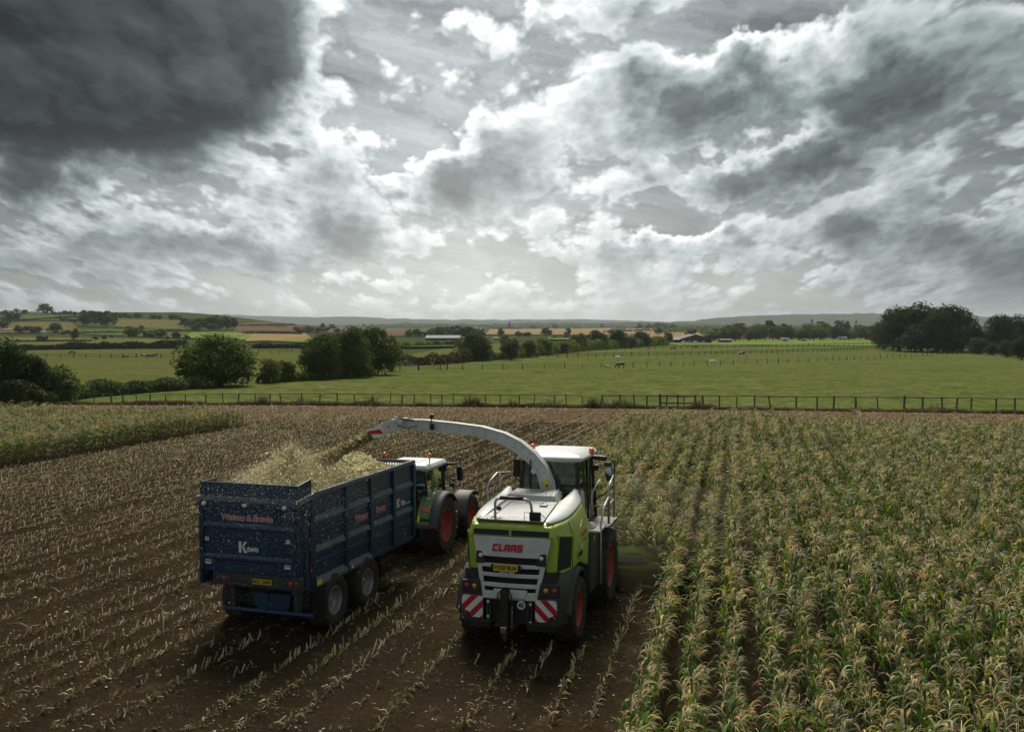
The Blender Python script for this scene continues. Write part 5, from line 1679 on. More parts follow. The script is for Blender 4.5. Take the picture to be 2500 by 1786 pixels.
# ---------------------------------------------------------------- tractor
def tractor():
    a = R(TR_HEAD)
    lx, ly = -1.36, 8.15
    wx, wy = TR_O[0] + lx * math.cos(a) + ly * math.sin(a), TR_O[1] - lx * math.sin(a) + ly * math.cos(a)
    T = empty('tractor', (wx, wy, 0), -R(4.4), 'green tractor with white roof and red wheels hauling the blue trailer', 'tractor')
    g, fg, bk = M['tractor_green'], M['fender_grey'], M['black_plastic']
    # chassis and bonnet
    MB().box(-0.34, 0.34, -0.7, 2.9, 0.62, 1.15).build('chassis', bk, T, bevel=0.05)
    bo = MB().loft([[(-w, y, zb), (-w * 1.02, y, zm), (-w * 0.72, y, zt), (w * 0.72, y, zt), (w * 1.02, y, zm), (w, y, zb)] for y, w, zb, zm, zt in ((0.95, 0.44, 1.1, 1.75, 2.02), (1.6, 0.42, 1.1, 1.70, 1.97), (2.6, 0.38, 1.1, 1.56, 1.82), (3.25, 0.33, 1.0, 1.40, 1.62), (3.45, 0.26, 1.0, 1.30, 1.45))]).build('bonnet', g, T, bevel=0.03, auto=30)
    for s_ in (-1, 1):
        MB().hexa([(s_ * 0.40, 1.3, 1.2), (s_ * 0.455, 1.3, 1.2), (s_ * 0.41, 2.8, 1.2), (s_ * 0.36, 2.8, 1.2), (s_ * 0.40, 1.3, 1.6), (s_ * 0.455, 1.3, 1.6), (s_ * 0.41, 2.8, 1.45), (s_ * 0.36, 2.8, 1.45)]).build('bonnet_grille', bk, bo)
    MB().box(-0.45, 0.45, 3.4, 3.9, 0.6, 1.1).build('front_weight', bk, T, bevel=0.06)
    # cab: rear is open glass between pillars
    for s_ in (-1, 1):
        MB().tube([(s_ * 0.72, -0.42, 1.55), (s_ * 0.74, -0.50, 2.2), (s_ * 0.70, -0.55, 2.72)], 0.045, 6).build('cab_pillar', bk, T)
        MB().hexa([(s_ * 0.70, 0.02, 1.45), (s_ * 0.80, 0.02, 1.45), (s_ * 0.80, 0.14, 1.45), (s_ * 0.70, 0.14, 1.45), (s_ * 0.66, 0.0, 2.75), (s_ * 0.74, 0.0, 2.75), (s_ * 0.74, 0.10, 2.75), (s_ * 0.66, 0.10, 2.75)]).build('cab_pillar', g, T)
        MB().tube([(s_ * 0.74, 1.12, 1.25), (s_ * 0.76, 1.14, 1.9), (s_ * 0.68, 1.02, 2.75)], 0.04, 6).build('cab_pillar', bk, T)
        MB().add([(s_ * 0.77, 0.13, 1.40), (s_ * 0.77, 1.10, 1.20), (s_ * 0.69, 1.0, 2.75), (s_ * 0.71, 0.09, 2.75)], [(0, 1, 2, 3)]).build('cab_door_glass', M['cab_glass'], T)
        MB().add([(s_ * 0.755, -0.42, 1.62), (s_ * 0.77, 0.02, 1.62), (s_ * 0.71, 0.0, 2.74), (s_ * 0.70, -0.52, 2.74)], [(0, 1, 2, 3)]).build('quarter_glass', M['cab_glass'], T)
        MB().tube([(s_ * 0.82, 1.0, 1.55), (s_ * 0.86, 0.98, 1.9), (s_ * 0.80, 0.95, 2.0)], 0.016, 5).build('grab_handle', bk, T)
    MB().add([(-0.70, -0.45, 1.62), (0.70, -0.45, 1.62), (0.66, -0.55, 2.74), (-0.66, -0.55, 2.74)], [(0, 1, 2, 3)]).build('rear_window', M['cab_glass'], T)
    MB().add([(-0.72, 1.16, 1.25), (0.72, 1.16, 1.25), (0.66, 1.04, 2.75), (-0.66, 1.04, 2.75)], [(0, 1, 2, 3)]).build('windscreen', M['cab_glass'], T)
    MB().box(-0.72, 0.72, -0.42, 1.10, 1.05, 1.30).build('cab_floor', bk, T)
    MB().box(-0.70, 0.70, -0.46, -0.40, 1.05, 1.62).build('cab_rear_wall', bk, T)
    rf = MB().loft([[(x * sx_, 0.28 + y * sy_, z) for x, y in ((-1, -1), (-.6, -1.05), (.6, -1.05), (1, -1), (1.02, 0), (1, 1), (.6, 1.06), (-.6, 1.06), (-1, 1), (-1.02, 0))] for sx_, sy_, z in ((0.72, 0.80, 2.72), (0.82, 0.90, 2.76), (0.84, 0.92, 2.84), (0.76, 0.84, 2.94), (0.50, 0.55, 2.975))]).build('cab_roof', M['cab_white'], T, bevel=0.025, auto=40)
    MB().box(-0.38, 0.36, -0.12, 0.48, 2.966, 2.986).build('roof_hatch', M['cab_white'], rf, bevel=0.006)
    for x in (-0.30, 0.02):
        MB().box(x, x + 0.08, -0.26, -0.20, 2.96, 3.02).build('roof_knob', bk, rf, bevel=0.01)
    beacon(rf, (0.70, -0.10, 2.86), 'lamp_amber', 0.26)
    beacon(rf, (-0.74, -0.45, 2.84), 'lamp_orange', 0.30)
    MB().box(-0.62, 0.62, -0.70, -0.56, 2.70, 2.80).build('rear_light_bar', bk, rf, bevel=0.02)
    # seat, wheel, screen
    st = MB().box(-0.26, 0.26, 0.05, 0.50, 1.45, 1.70).build('driver_seat', M['seat_black'], T, bevel=0.05)
    MB().hexa([(-0.25, 0.0, 1.65), (0.25, 0.0, 1.65), (0.25, 0.12, 1.65), (-0.25, 0.12, 1.65), (-0.20, -0.14, 2.35), (0.20, -0.14, 2.35), (0.20, -0.02, 2.35), (-0.20, -0.02, 2.35)]).build('seat_back', M['seat_black'], st, bevel=0.04)
    MB().tube([(0, 0.95, 1.3), (0, 0.78, 1.85)], 0.05, 8).build('steering_column', bk, T)
    MB().lathe([(0.17, -0.014), (0.195, 0.0), (0.17, 0.014)], 20, (0, 0.76, 1.90), axis='z', closed=True).build('steering_wheel', bk, T, smooth=True)
    MB().obox((0.45, 0.62, 2.02), (0.04, 0.24, 0.30), (0, 0, 0.6)).build('terminal', bk, T, bevel=0.02)
    # rear fenders
    for s_ in (-1, 1):
        n = 13
        inner, outer = [], []
        for k in range(n):
            q = R(188 - k * 12.5)
            y, z = 1.04 * math.cos(q), 0.95 + 1.06 * math.sin(q)
            z = max(z, 1.02)
            inner.append([(s_ * 0.62, y, z + 0.02), (s_ * 1.04, y, z + 0.02)])
            outer.append([(s_ * 1.04, y * 1.0, z + 0.02), (s_ * 1.30, y, z - 0.005), (s_ * 1.34, y, z - 0.07)])
        fd = MB().grid(inner).build('rear_fender', g, T, solid=0.05, smooth=True)
        MB().grid(outer).build('fender_lip', fg, fd, solid=0.05, smooth=True)
        MB().hexa([(s_ * 0.66, -1.12, 0.98), (s_ * 1.32, -1.08, 0.98), (s_ * 1.32, -0.92, 0.98), (s_ * 0.66, -0.95, 0.98), (s_ * 0.66, -1.10, 1.12), (s_ * 1.32, -1.07, 1.12), (s_ * 1.32, -0.92, 1.16), (s_ * 0.66, -0.95, 1.16)]).build('fender_skirt', fg, fd, bevel=0.03)
        MB().hexa([(s_ * 0.66, -1.10, 1.10), (s_ * 1.04, -1.08, 1.10), (s_ * 1.04, -0.85, 1.10), (s_ * 0.66, -0.85, 1.10), (s_ * 0.66, -0.86, 1.66), (s_ * 1.04, -0.84, 1.66), (s_ * 1.04, -0.6, 1.66), (s_ * 0.66, -0.6, 1.66)]).build('fender_back', g, fd, bevel=0.04)
        MB().obox((s_ * 0.87, -0.90, 1.56), (0.34, 0.04, 0.15), (-0.4, s_ * 0.12, 0)).build('tail_lamp', M['lamp_red'], fd, bevel=0.06)
        mb = MB()
        for k in range(5):
            mb.lathe([(0.0, -0.03), (0.030, -0.03), (0.034, 0.02)], 10, (s_ * (0.80 + 0.055 * k), -1.075 + 0.0 * k, 1.28), axis='y')
        mb.build('switch_row', bk, fd)
        MB().obox((s_ * 0.70, -1.07, 1.30), (0.07, 0.02, 0.22), (-0.38, 0, 0)).build('warning_sticker', M['sticker_yellow'], fd)
        MB().obox((s_ * 1.12, -1.11, 1.05), (0.20, 0.03, 0.06), (0, 0, 0)).build('reflector', M['lamp_red'], fd)
        wheel(T, (s_ * 0.98, 0.0, 0.95), 0.955, 0.66, 0.535, M['red_rim'], s_, 20, lug_h=0.055)
        # front axle: wheel and grey fender
        wheel(T, (s_ * 0.95, 2.80, 0.72), 0.725, 0.54, 0.40, M['red_rim'], s_, 17)
        rows = []
        for k in range(11):
            q = R(178 - k * 13)
            rows.append([(s_ * 0.64, 2.80 + 0.83 * math.cos(q), 0.76 + 0.83 * math.sin(q)), (s_ * 0.70, 2.80 + 0.85 * math.cos(q), 0.76 + 0.85 * math.sin(q)), (s_ * 1.20, 2.80 + 0.85 * math.cos(q), 0.76 + 0.85 * math.sin(q)), (s_ * 1.24, 2.80 + 0.82 * math.cos(q), 0.76 + 0.82 * math.sin(q))])
        MB().grid(rows).build('front_fender', fg, T, solid=0.03, smooth=True)
        # steps and tank
        mb = MB()
        for k in range(3):
            mb.box(min(s_ * 0.72, s_ * 1.12), max(s_ * 0.72, s_ * 1.12), 1.20, 1.48, 0.55 + 0.27 * k, 0.59 + 0.27 * k)
        mb.box(min(s_ * 1.09, s_ * 1.12), max(s_ * 1.09, s_ * 1.12), 1.20, 1.24, 0.5, 1.18)
        mb.box(min(s_ * 1.09, s_ * 1.12), max(s_ * 1.09, s_ * 1.12), 1.44, 1.48, 0.5, 1.18)
        mb.build('step', fg, T)
        MB().box(min(s_ * 0.40, s_ * 0.74), max(s_ * 0.40, s_ * 0.74), 0.9, 1.9, 0.5, 1.08).build('fuel_tank', bk, T, bevel=0.06)
        MB().box(min(s_ * 0.70, s_ * 0.95), max(s_ * 0.70, s_ * 0.95), 1.25, 1.42, 1.16, 1.24).build('step_lamp', M['galvanised'], T, bevel=0.02)
    MB().tube([(-0.8, 0, 0.95), (0.8, 0, 0.95)], 0.16, 10).build('rear_axle', bk, T)
    MB().tube([(-0.8, 2.8, 0.72), (0.8, 2.8, 0.72)], 0.10, 10).build('front_axle', bk, T)
    # exhaust, mirrors, front lamps
    ex = MB().lathe([(0.085, 0.0), (0.085, 0.95), (0.07, 0.97), (0.06, 0.97), (0.06, 1.18), (0.045, 1.18)], 14, (0.62, 1.35, 1.62), axis='z').build('exhaust', bk, T, auto=40)
    MB().box(0.48, 0.80, 1.18, 1.55, 1.15, 1.66).build('exhaust_box', bk, ex, bevel=0.05)
    MB().hexa([(0.40, 1.15, 2.66), (1.20, 1.15, 2.76), (1.20, 1.25, 2.76), (0.40, 1.25, 2.66), (0.40, 1.15, 2.78), (1.20, 1.15, 2.82), (1.20, 1.25, 2.82), (0.40, 1.25, 2.78)]).build('mirror_beam', bk, T)
    MB().box(0.66, 0.84, 1.05, 1.20, 2.52, 2.72).build('front_lamp', bk, T, bevel=0.03)
    mirror(T, (1.30, 1.15, 2.46), 0.20, 0.48, [(1.15, 1.2, 2.80), (1.32, 1.2, 2.82), (1.33, 1.18, 2.72)], -0.08)
    mirror(T, (-1.28, 1.15, 2.46), 0.20, 0.48, [(-0.6, 1.2, 2.78), (-1.25, 1.2, 2.82), (-1.30, 1.18, 2.72)], 0.08)
    MB().lathe([(0.0, -0.07), (0.08, -0.06), (0.09, 0.04), (0.03, 0.09)], 12, (0.92, 1.45, 2.02), axis='y').build('work_lamp', bk, T, smooth=True)
    MB().box(0.90, 1.00, 1.42, 1.50, 2.14, 2.24).build('side_camera', bk, T, bevel=0.02)
    MB().tube([(0.72, 1.4, 1.9), (0.92, 1.45, 2.0), (0.95, 1.45, 2.18)], 0.015, 5).build('lamp_arm', bk, T)
    # rear linkage behind the cab
    MB().box(-0.5, 0.5, -0.95, -0.42, 0.55, 1.10).build('rear_linkage', bk, T, bevel=0.04)
    MB().tube([(0.62, -0.75, 1.1), (0.68, -0.62, 1.55)], 0.03, 6).build('grab_handle', bk, T)
    MB().lathe([(0.0, -0.06), (0.05, -0.05), (0.06, 0.03)], 10, (0.84, -0.58, 1.86), axis='y').build('work_lamp', M['galvanised'], T, smooth=True)
    MB().tube([(0.88, -0.5, 1.66), (1.0, -0.72, 1.42), (1.04, -0.86, 1.38)], 0.03, 6).build('fender_arm', bk, T)
    return T


TRACTOR = tractor()

# ---------------------------------------------------------------- the load: chopped maize in the trailer, in the air and on the way
mk('chopped_maize', (0.58, 0.52, 0.27), 0.9, var=0.3, vscale=14.0, bump=0.9, bscale=38.0, spec=0.15, col2=(0.72, 0.66, 0.40))
mk('chaff_pale', (0.82, 0.77, 0.54), 0.8, spec=0.2, translucent=0.4)
mk('chaff_white', (0.80, 0.80, 0.78), 0.7, spec=0.3, translucent=0.25)
mk('chaff_green', (0.42, 0.40, 0.16), 0.8, spec=0.2, translucent=0.4)


def tr_world(x, y, z):
    a = R(TR_HEAD)
    return (TR_O[0] + x * math.cos(a) + y * math.sin(a), TR_O[1] - x * math.sin(a) + y * math.cos(a), z)


def chips(name, C, size, mats, probs, label, cat):
    n = len(C)
    L = RNG.gamma(2.5, size / 2.5, n)
    d = RNG.normal(0, 1, (n, 3))
    d /= np.linalg.norm(d, axis=1)[:, None]
    e = np.cross(d, RNG.normal(0, 1, (n, 3)))
    e /= np.linalg.norm(e, axis=1)[:, None]
    a, b_ = d * L[:, None] * 0.5, e * (L * RNG.uniform(0.25, 0.6, n))[:, None] * 0.5
    V = np.stack([C - a - b_, C + a - b_ * 0.6, C + a + b_, C - a + b_ * 0.7], 1)
    Fq = (np.arange(n)[:, None] * 4 + np.arange(4)[None])
    o = add_mesh(name, np_mesh(name, V.reshape(-1, 3), Fq, mats, RNG.choice(len(mats), n, p=probs)))
    return tag(o, label, cat, kind='stuff')


def load():
    X = np.linspace(-2.52, -0.04, 60)
    Y = np.linspace(-1.5, 5.08, 130)
    XX, YY = np.meshgrid(X, Y)
    t = (YY + 1.5) / 6.58
    ridge_ = np.interp(t, [0, 0.10, 0.25, 0.36, 0.46, 0.58, 0.72, 0.85, 1.0], [3.36, 3.48, 3.62, 3.72, 3.66, 3.86, 3.98, 3.66, 3.05])
    side = np.abs((XX + 1.28) / 1.24)
    ZZ = ridge_ - (ridge_ - 3.10 + 0.0 * t) * side ** 1.7 * np.where(t < 0.8, 0.62, 0.75)
    wx, wy, _ = tr_world(XX, YY, 0)
    ZZ = ZZ + 0.05 * lattice_noise(wx, wy, 0.45, 51) + 0.03 * lattice_noise(wx, wy, 0.16, 52) + 0.02 * lattice_noise(wx, wy, 0.07, 53)
    V = np.stack([wx, wy, ZZ], -1).reshape(-1, 3)
    n = len(X)
    i = np.arange(len(Y) - 1)[:, None] * n + np.arange(n - 1)[None]
    Fq = np.stack([i, i + 1, i + n + 1, i + n], -1).reshape(-1, 4)
    o = add_mesh('chopped_maize_heap', np_mesh('chopped_maize_heap', V, Fq, M['chopped_maize'], smooth=True))
    tag(o, 'heaped load of pale chopped maize filling the blue trailer', 'silage heap')
    sel = RNG.integers(0, len(V), 26000)
    C = V[sel] + RNG.normal(0, 0.03, (26000, 3)) * np.array([1, 1, 0.4])
    c = chips('chip', C, 0.045, [M['straw'], M['chaff_pale'], M['chaff_green']], [0.4, 0.4, 0.2], None, None)
    c.parent = o


load()


def airborne():
    def hv(x, y, z):
        a = R(3.2)
        return np.array((-4.88 + x * math.cos(a) + y * math.sin(a), 22.05 - x * math.sin(a) + y * math.cos(a), z))
    p0 = hv(-4.80, 3.5, 4.50)
    p1 = np.array(tr_world(-1.35, 0.55, 3.50))
    # the jet from the spout, falling in a flat arc
    n = 60000
    t = RNG.random(n) ** 0.95
    mid = (p0 + p1) / 2 + np.array((0, 0, 0.07))
    C = ((1 - t) ** 2)[:, None] * p0 + (2 * t * (1 - t))[:, None] * mid + (t ** 2)[:, None] * p1
    C = C + RNG.normal(0, 1, (n, 3)) * (0.05 + 0.07 * t ** 2)[:, None] * RNG.choice([0.5, 0.7, 1.2], n)[:, None] * np.array([1, 1, 0.8])
    chips('chaff_stream', C, 0.05, [M['chaff_pale'], M['chaff_green'], M['straw']], [0.20, 0.35, 0.45], 'jet of chopped maize flying from the spout into the trailer', 'chaff')
    # the burst where it hits the heap
    n = 60000
    a, rr = RNG.uniform(0, 6.28, n), np.abs(RNG.normal(0, 0.70, n))
    h_ = np.abs(RNG.normal(0, 0.27, n)) * np.clip(1.3 - rr * 0.6, 0.15, 2)
    c0 = np.array(tr_world(-1.30, 0.45, 3.55))
    C = c0 + np.stack([np.cos(a) * rr * 0.85, np.sin(a) * rr * 1.1, h_], 1)
    chips('chaff_burst', C, 0.026, [M['chaff_pale'], M['straw'], M['chaff_green']], [0.5, 0.3, 0.2], 'cloud of chopped maize bursting up where the jet hits the heap', 'chaff')
    # flakes blown over the back of the trailer
    n = 30000
    x = RNG.uniform(-2.9, 0.7, n)
    y = -1.75 - np.abs(RNG.normal(0, 0.8, n))
    z = 3.9 - np.abs(RNG.normal(0, 1.6, n)) + 0.3 * RNG.normal(0, 1, n)
    k = (z > 0.15) & (RNG.random(n) < np.clip(0.35 + 0.4 * lattice_noise(x * 3, z * 3, 1.0, 61), 0.05, 1))
    C = np.array([tr_world(a_, b_, c_) for a_, b_, c_ in zip(x[k], y[k], z[k])])
    n2_ = 5000
    x = 0.10 + np.abs(RNG.normal(0, 0.35, n2_))
    y = RNG.uniform(-1.9, 2.4, n2_) - 0.6
    z = 3.4 - np.abs(RNG.normal(0, 1.1, n2_))
    k = (z > 0.2)
    C2 = np.array([tr_world(a_, b_, c_) for a_, b_, c_ in zip(x[k], y[k], z[k])])
    chips('flying_flakes', np.concatenate([C, C2]), 0.0085, [M['chaff_white'], M['chaff_pale'], M['straw']], [0.55, 0.35, 0.10], 'pale flakes drifting behind and beside the blue trailer', 'chaff')


airborne()


def settled_chaff():
    """Chaff that has settled on the harvester's decks and the trailer's ledges (a part of each)."""
    def scatter(parent, boxes, n):
        C = []
        w = [abs((b_[1] - b_[0]) * (b_[3] - b_[2])) for b_ in boxes]
        for b_, k in zip(boxes, np.round(np.array(w) / sum(w) * n).astype(int)):
            x, y = RNG.uniform(b_[0], b_[1], k), RNG.uniform(b_[2], b_[3], k)
            t = (y - b_[2]) / max(1e-6, b_[3] - b_[2])
            C.append(np.stack([x, y, b_[4] + (b_[5] - b_[4]) * t + RNG.uniform(0.004, 0.012, k)], 1))
        C = np.concatenate(C)
        o = chips('settled_chaff', C, 0.022, [M['chaff_pale'], M['straw'], M['straw_brown']], [0.4, 0.35, 0.25], None, None)
        o.parent = parent
    scatter(HARV, [(-0.8, 0.66, 0.36, 0.60, 2.995, 3.01), (-0.78, 0.6, 1.9, 2.28, 3.08, 3.10), (-0.95, 0.95, 0.24, 0.36, 2.89, 2.91), (0.95, 1.55, 2.8, 3.7, 2.34, 2.34),
                   (-0.66, 0.46, 2.45, 3.1, 3.245, 3.27), (-0.4, 0.42, 0.0, 0.08, 1.46, 1.46)], 900)
    scatter(TRAILER, [(-2.6, -0.02, -1.71, -1.60, 3.375, 3.40), (0.0, 0.08, -0.9, 5.1, 3.465, 3.465), (0.03, 0.14, -0.8, 2.2, 1.27, 1.27)], 1500)


settled_chaff()

# ================================================================ trees, hedges, fences, horses, buildings
def foliage_mat(name, col, col2):
    return mk(name, col, 0.7, var=0.3, vscale=0.35, rand=0.8, translucent=0.30, spec=0.08, col2=col2)


foliage_mat('leaf_oak', (0.058, 0.105, 0.014), (0.105, 0.155, 0.024))
foliage_mat('leaf_dark', (0.036, 0.064, 0.012), (0.064, 0.096, 0.018))
foliage_mat('leaf_willow', (0.130, 0.180, 0.045), (0.180, 0.225, 0.060))
foliage_mat('leaf_rust', (0.095, 0.080, 0.028), (0.135, 0.115, 0.040))
foliage_mat('leaf_bush', (0.080, 0.130, 0.018), (0.140, 0.180, 0.028))
foliage_mat('leaf_pine', (0.016, 0.028, 0.014), (0.024, 0.040, 0.018))
mk('bark', (0.060, 0.048, 0.036), 0.9, var=0.3, vscale=2.0, bump=0.5, bscale=8)
mk('old_wood', (0.105, 0.088, 0.070), 0.9, var=0.35, vscale=1.5, bump=0.4, bscale=10)
mk('dark_wood', (0.050, 0.042, 0.034), 0.9, var=0.35, vscale=1.5)


def leaf_quads(C, N, size, rg):
    """Leaf clumps: bent quads at C facing roughly N."""
    n = len(C)
    N = N + rg.normal(0, 0.75, (n, 3))
    N /= np.linalg.norm(N, axis=1)[:, None]
    a = np.cross(N, rg.normal(0, 1, (n, 3)))
    a /= np.linalg.norm(a, axis=1)[:, None]
    b_ = np.cross(N, a)
    s_ = size * rg.uniform(0.55, 1.35, n)
    a, b_ = a * s_[:, None], b_ * (s_ * rg.uniform(0.5, 0.9, n))[:, None]
    dr = N * (s_ * 0.35)[:, None]
    return np.stack([C - a, C - b_ - dr, C + a, C + b_ - dr], 1)


def crown_mesh(name, mat, seed, n_leaf, clumps, size, low=0.14, flat=1.0, cone=False, core=True):
    """A crown inside a unit box (radius 0.5, height 1): leaf clumps on the shells of many uneven boughs."""
    rg = np.random.default_rng(seed)
    cs = []
    while len(cs) < clumps:
        p = rg.uniform(-1, 1, 3)
        if cone:
            z = (p[2] + 1) / 2
            rad = 0.48 * (1 - z) ** 0.8 + 0.03
            q = np.array([p[0] * rad, p[1] * rad, low + (1 - low - 0.05) * z])
            cs.append((*q, 0.05 + 0.10 * (1 - z)))
        else:
            if np.linalg.norm(p) > 1 or (np.linalg.norm(p) < 0.35 and rg.random() < .7):
                continue
            w = 0.36 * (1.0 - 0.25 * max(0, p[2]))
            cs.append((p[0] * w, p[1] * w, low + 0.12 + (0.76 - low) * (p[2] * 0.5 * flat + 0.5), rg.choice([0.06, 0.09, 0.13, 0.19]) * rg.uniform(0.85, 1.15)))
    cs = np.array(cs)
    wgt = cs[:, 3] ** 2
    idx = rg.choice(len(cs), n_leaf, p=wgt / wgt.sum())
    d = rg.normal(0, 1, (n_leaf, 3))
    d /= np.linalg.norm(d, axis=1)[:, None]
    d[:, 2] = np.where(rg.random(n_leaf) < 0.6, np.abs(d[:, 2]), d[:, 2])
    rr = cs[idx, 3] * rg.uniform(0.70, 1.12, n_leaf)
    C = cs[idx, :3] + d * rr[:, None] * np.array([1, 1, 0.8])
    k = rg.random(n_leaf) < 0.05                      # stray sprigs break the outline
    C[k] += d[k] * 0.05
    V = leaf_quads(C, d, size, rg).reshape(-1, 3)
    V[:, 2] = np.clip(V[:, 2], 0.02, 1.04)
    Fq = np.arange(len(V)).reshape(-1, 4)
    return np_mesh(name, V, Fq, mat)


def trunk_mesh(seed, boughs=6):
    rg = random.Random(seed)
    mb = MB()
    mb.tube([(0, 0, -0.04), (0.01, 0, 0.12), (0.0, 0.01, 0.30), (0.01, 0, 0.5)], [0.050, 0.034, 0.028, 0.016], 7)
    for k in range(boughs):
        a = 2 * math.pi * k / boughs + rg.uniform(-.4, .4)
        z = rg.uniform(0.16, 0.36)
        L = rg.uniform(0.22, 0.36)
        mb.tube([(0, 0, z), (math.cos(a) * L * .5, math.sin(a) * L * .5, z + 0.14), (math.cos(a) * L, math.sin(a) * L, z + 0.34)], [0.018, 0.012, 0.005], 5)
    return mb.mesh('trunk', M['bark'], True)


CROWN = {
    'big': [crown_mesh('crown', M['leaf_oak'], 1, 9500, 110, 0.020, -0.10), crown_mesh('crown', M['leaf_oak'], 2, 9500, 100, 0.021, -0.08), crown_mesh('crown', M['leaf_oak'], 9, 9000, 100, 0.021, -0.06)],
    'dark': [crown_mesh('crown', M['leaf_dark'], 3, 8000, 95, 0.021, -0.06), crown_mesh('crown', M['leaf_dark'], 4, 8000, 90, 0.021, -0.08)],
    'bush': [crown_mesh('crown', M['leaf_bush'], 5, 2600, 42, 0.034, -0.02), crown_mesh('crown', M['leaf_bush'], 6, 2600, 50, 0.033, -0.02)],
    'willow': [crown_mesh('crown', M['leaf_willow'], 7, 2600, 45, 0.032, 0.02)],
    'rust': [crown_mesh('crown', M['leaf_rust'], 8, 2600, 45, 0.032, -0.02)],
    'pine': [crown_mesh('crown', M['leaf_pine'], 10, 1800, 60, 0.032, 0.06, cone=True)],
    'far': [crown_mesh('crown', M['leaf_oak'], 11, 700, 26, 0.060, 0.05), crown_mesh('crown', M['leaf_dark'], 12, 700, 30, 0.058, 0.03), crown_mesh('crown', M['leaf_bush'], 13, 700, 24, 0.060, 0.02)],
}
TRUNK = [trunk_mesh(1), trunk_mesh(2, 7), trunk_mesh(3, 5)]
c4 = lambda x, y: (x * 0.39595, 720 + y * 0.39595)
c5 = lambda x, y: (800 + x * 0.39595, 720 + y * 0.39595)
c6 = lambda x, y: (1600 + x * 0.39595, 720 + y * 0.39595)


def spot(px, py, far=1380.0):
    p = at(px, py)
    if depth(p) > 3200:
        tu = (px - CX_PX) / F_PX
        x, y = far * (tu * CYW - SY), far * (tu * SY + CYW)
        p = Vector((x, y, float(H(x, y))))
    return p


_tn = [0]


def tree(kind, crop, zx, ztop, zbase, zw, label, group=None, name='tree', cat='tree', parts=True, back=0.0):
    """A tree whose foot, top and spread are read off the photograph; it stands on the land at that distance."""
    px, pb = crop(zx, zbase)
    p = spot(px, pb)
    if back:
        d = depth(p)
        p = p * ((d + back) / d)
        p.z = float(H(p.x, p.y))
    d = depth(p)
    hh = (CAM_H - p.z) + (790.0 - crop(zx, ztop)[1]) / F_PX * d
    ww = zw * 1.15 * 0.39595 / F_PX * d
    if kind == 'far':
        ww, hh = ww * 1.25, hh * 1.15
    i = _tn[0]
    _tn[0] += 1
    cm = CROWN[kind][i % len(CROWN[kind])]
    e = empty(name, p, random.uniform(0, 6.28), label, cat, group)
    e.scale = (ww, ww * random.uniform(0.85, 1.1), max(hh, 0.5))
    add_mesh('crown', cm, e)
    if parts:
        t = add_mesh('trunk', TRUNK[i % 3], e)
        t.scale = (0.75, 0.75, 1)
    return e


# ---- the trees of the hedge line between paddock and pasture
tree('dark', c4, 60, 265, 672, 330, 'black-green tree at the left edge beside the maize block')
tree('dark', c4, 215, 370, 668, 210, 'dark tree with thin top just right of the leftmost tree')
tree('bush', c4, 360, 420, 655, 260, 'bushy hawthorn right of the dark trees at the left edge')
tree('big', c4, 1360, 205, 562, 500, 'broad round oak standing alone in the left hedge')
tree('bush', c4, 1180, 310, 560, 170, 'low leafy bush against the left flank of the round oak')
tree('bush', c4, 1660, 385, 545, 150, 'small bush in the gap right of the round oak')
tree('bush', c4, 1760, 395, 535, 140, 'second small bush right of the round oak')
tree('big', c4, 1980, 225, 520, 280, 'tall tree at the left end of the central tree clump')
tree('big', c4, 2160, 190, 510, 260, 'middle tree of the central clump')
tree('big', c5, 250, 165, 492, 380, 'tallest oak at the right end of the central clump')
tree('big', c5, 60, 225, 498, 240, 'tree in front at the foot of the central clump')
tree('big', c5, 395, 260, 470, 130, 'narrow tree on the right flank of the tallest oak')
tree('big', c5, 912, 212, 405, 250, 'round dark oak behind the field gate hedge')
tree('rust', c5, 1130, 250, 402, 150, 'rusty brown thorn tree right of the round oak')
tree('willow', c5, 1085, 240, 330, 90, 'pale willow behind the rusty thorn tree')
tree('rust', c5, 1240, 262, 385, 130, 'brownish hawthorn in the long hedge')
tree('bush', c5, 1330, 262, 372, 130, 'green hawthorn in the long hedge')
tree('rust', c5, 1440, 285, 360, 120, 'low reddish thorn in the long hedge')
tree('bush', c5, 1545, 228, 345, 130, 'upright tree in the middle of the long hedge')
tree('big', c5, 1665, 208, 335, 130, 'dark round tree in the long hedge')
tree('big', c5, 1795, 213, 328, 140, 'large dark tree near the far end of the long hedge')
tree('big', c5, 1935, 212, 318, 130, 'dark tree before the end of the long hedge')
tree('bush', c5, 1870, 250, 325, 90, 'bush between the two dark trees of the long hedge')
tree('bush', c5, 2035, 250, 310, 100, 'last bush of the long hedge by the barn')
tree('bush', c5, 2098, 222, 305, 60, 'slim tree left of the dark barn')
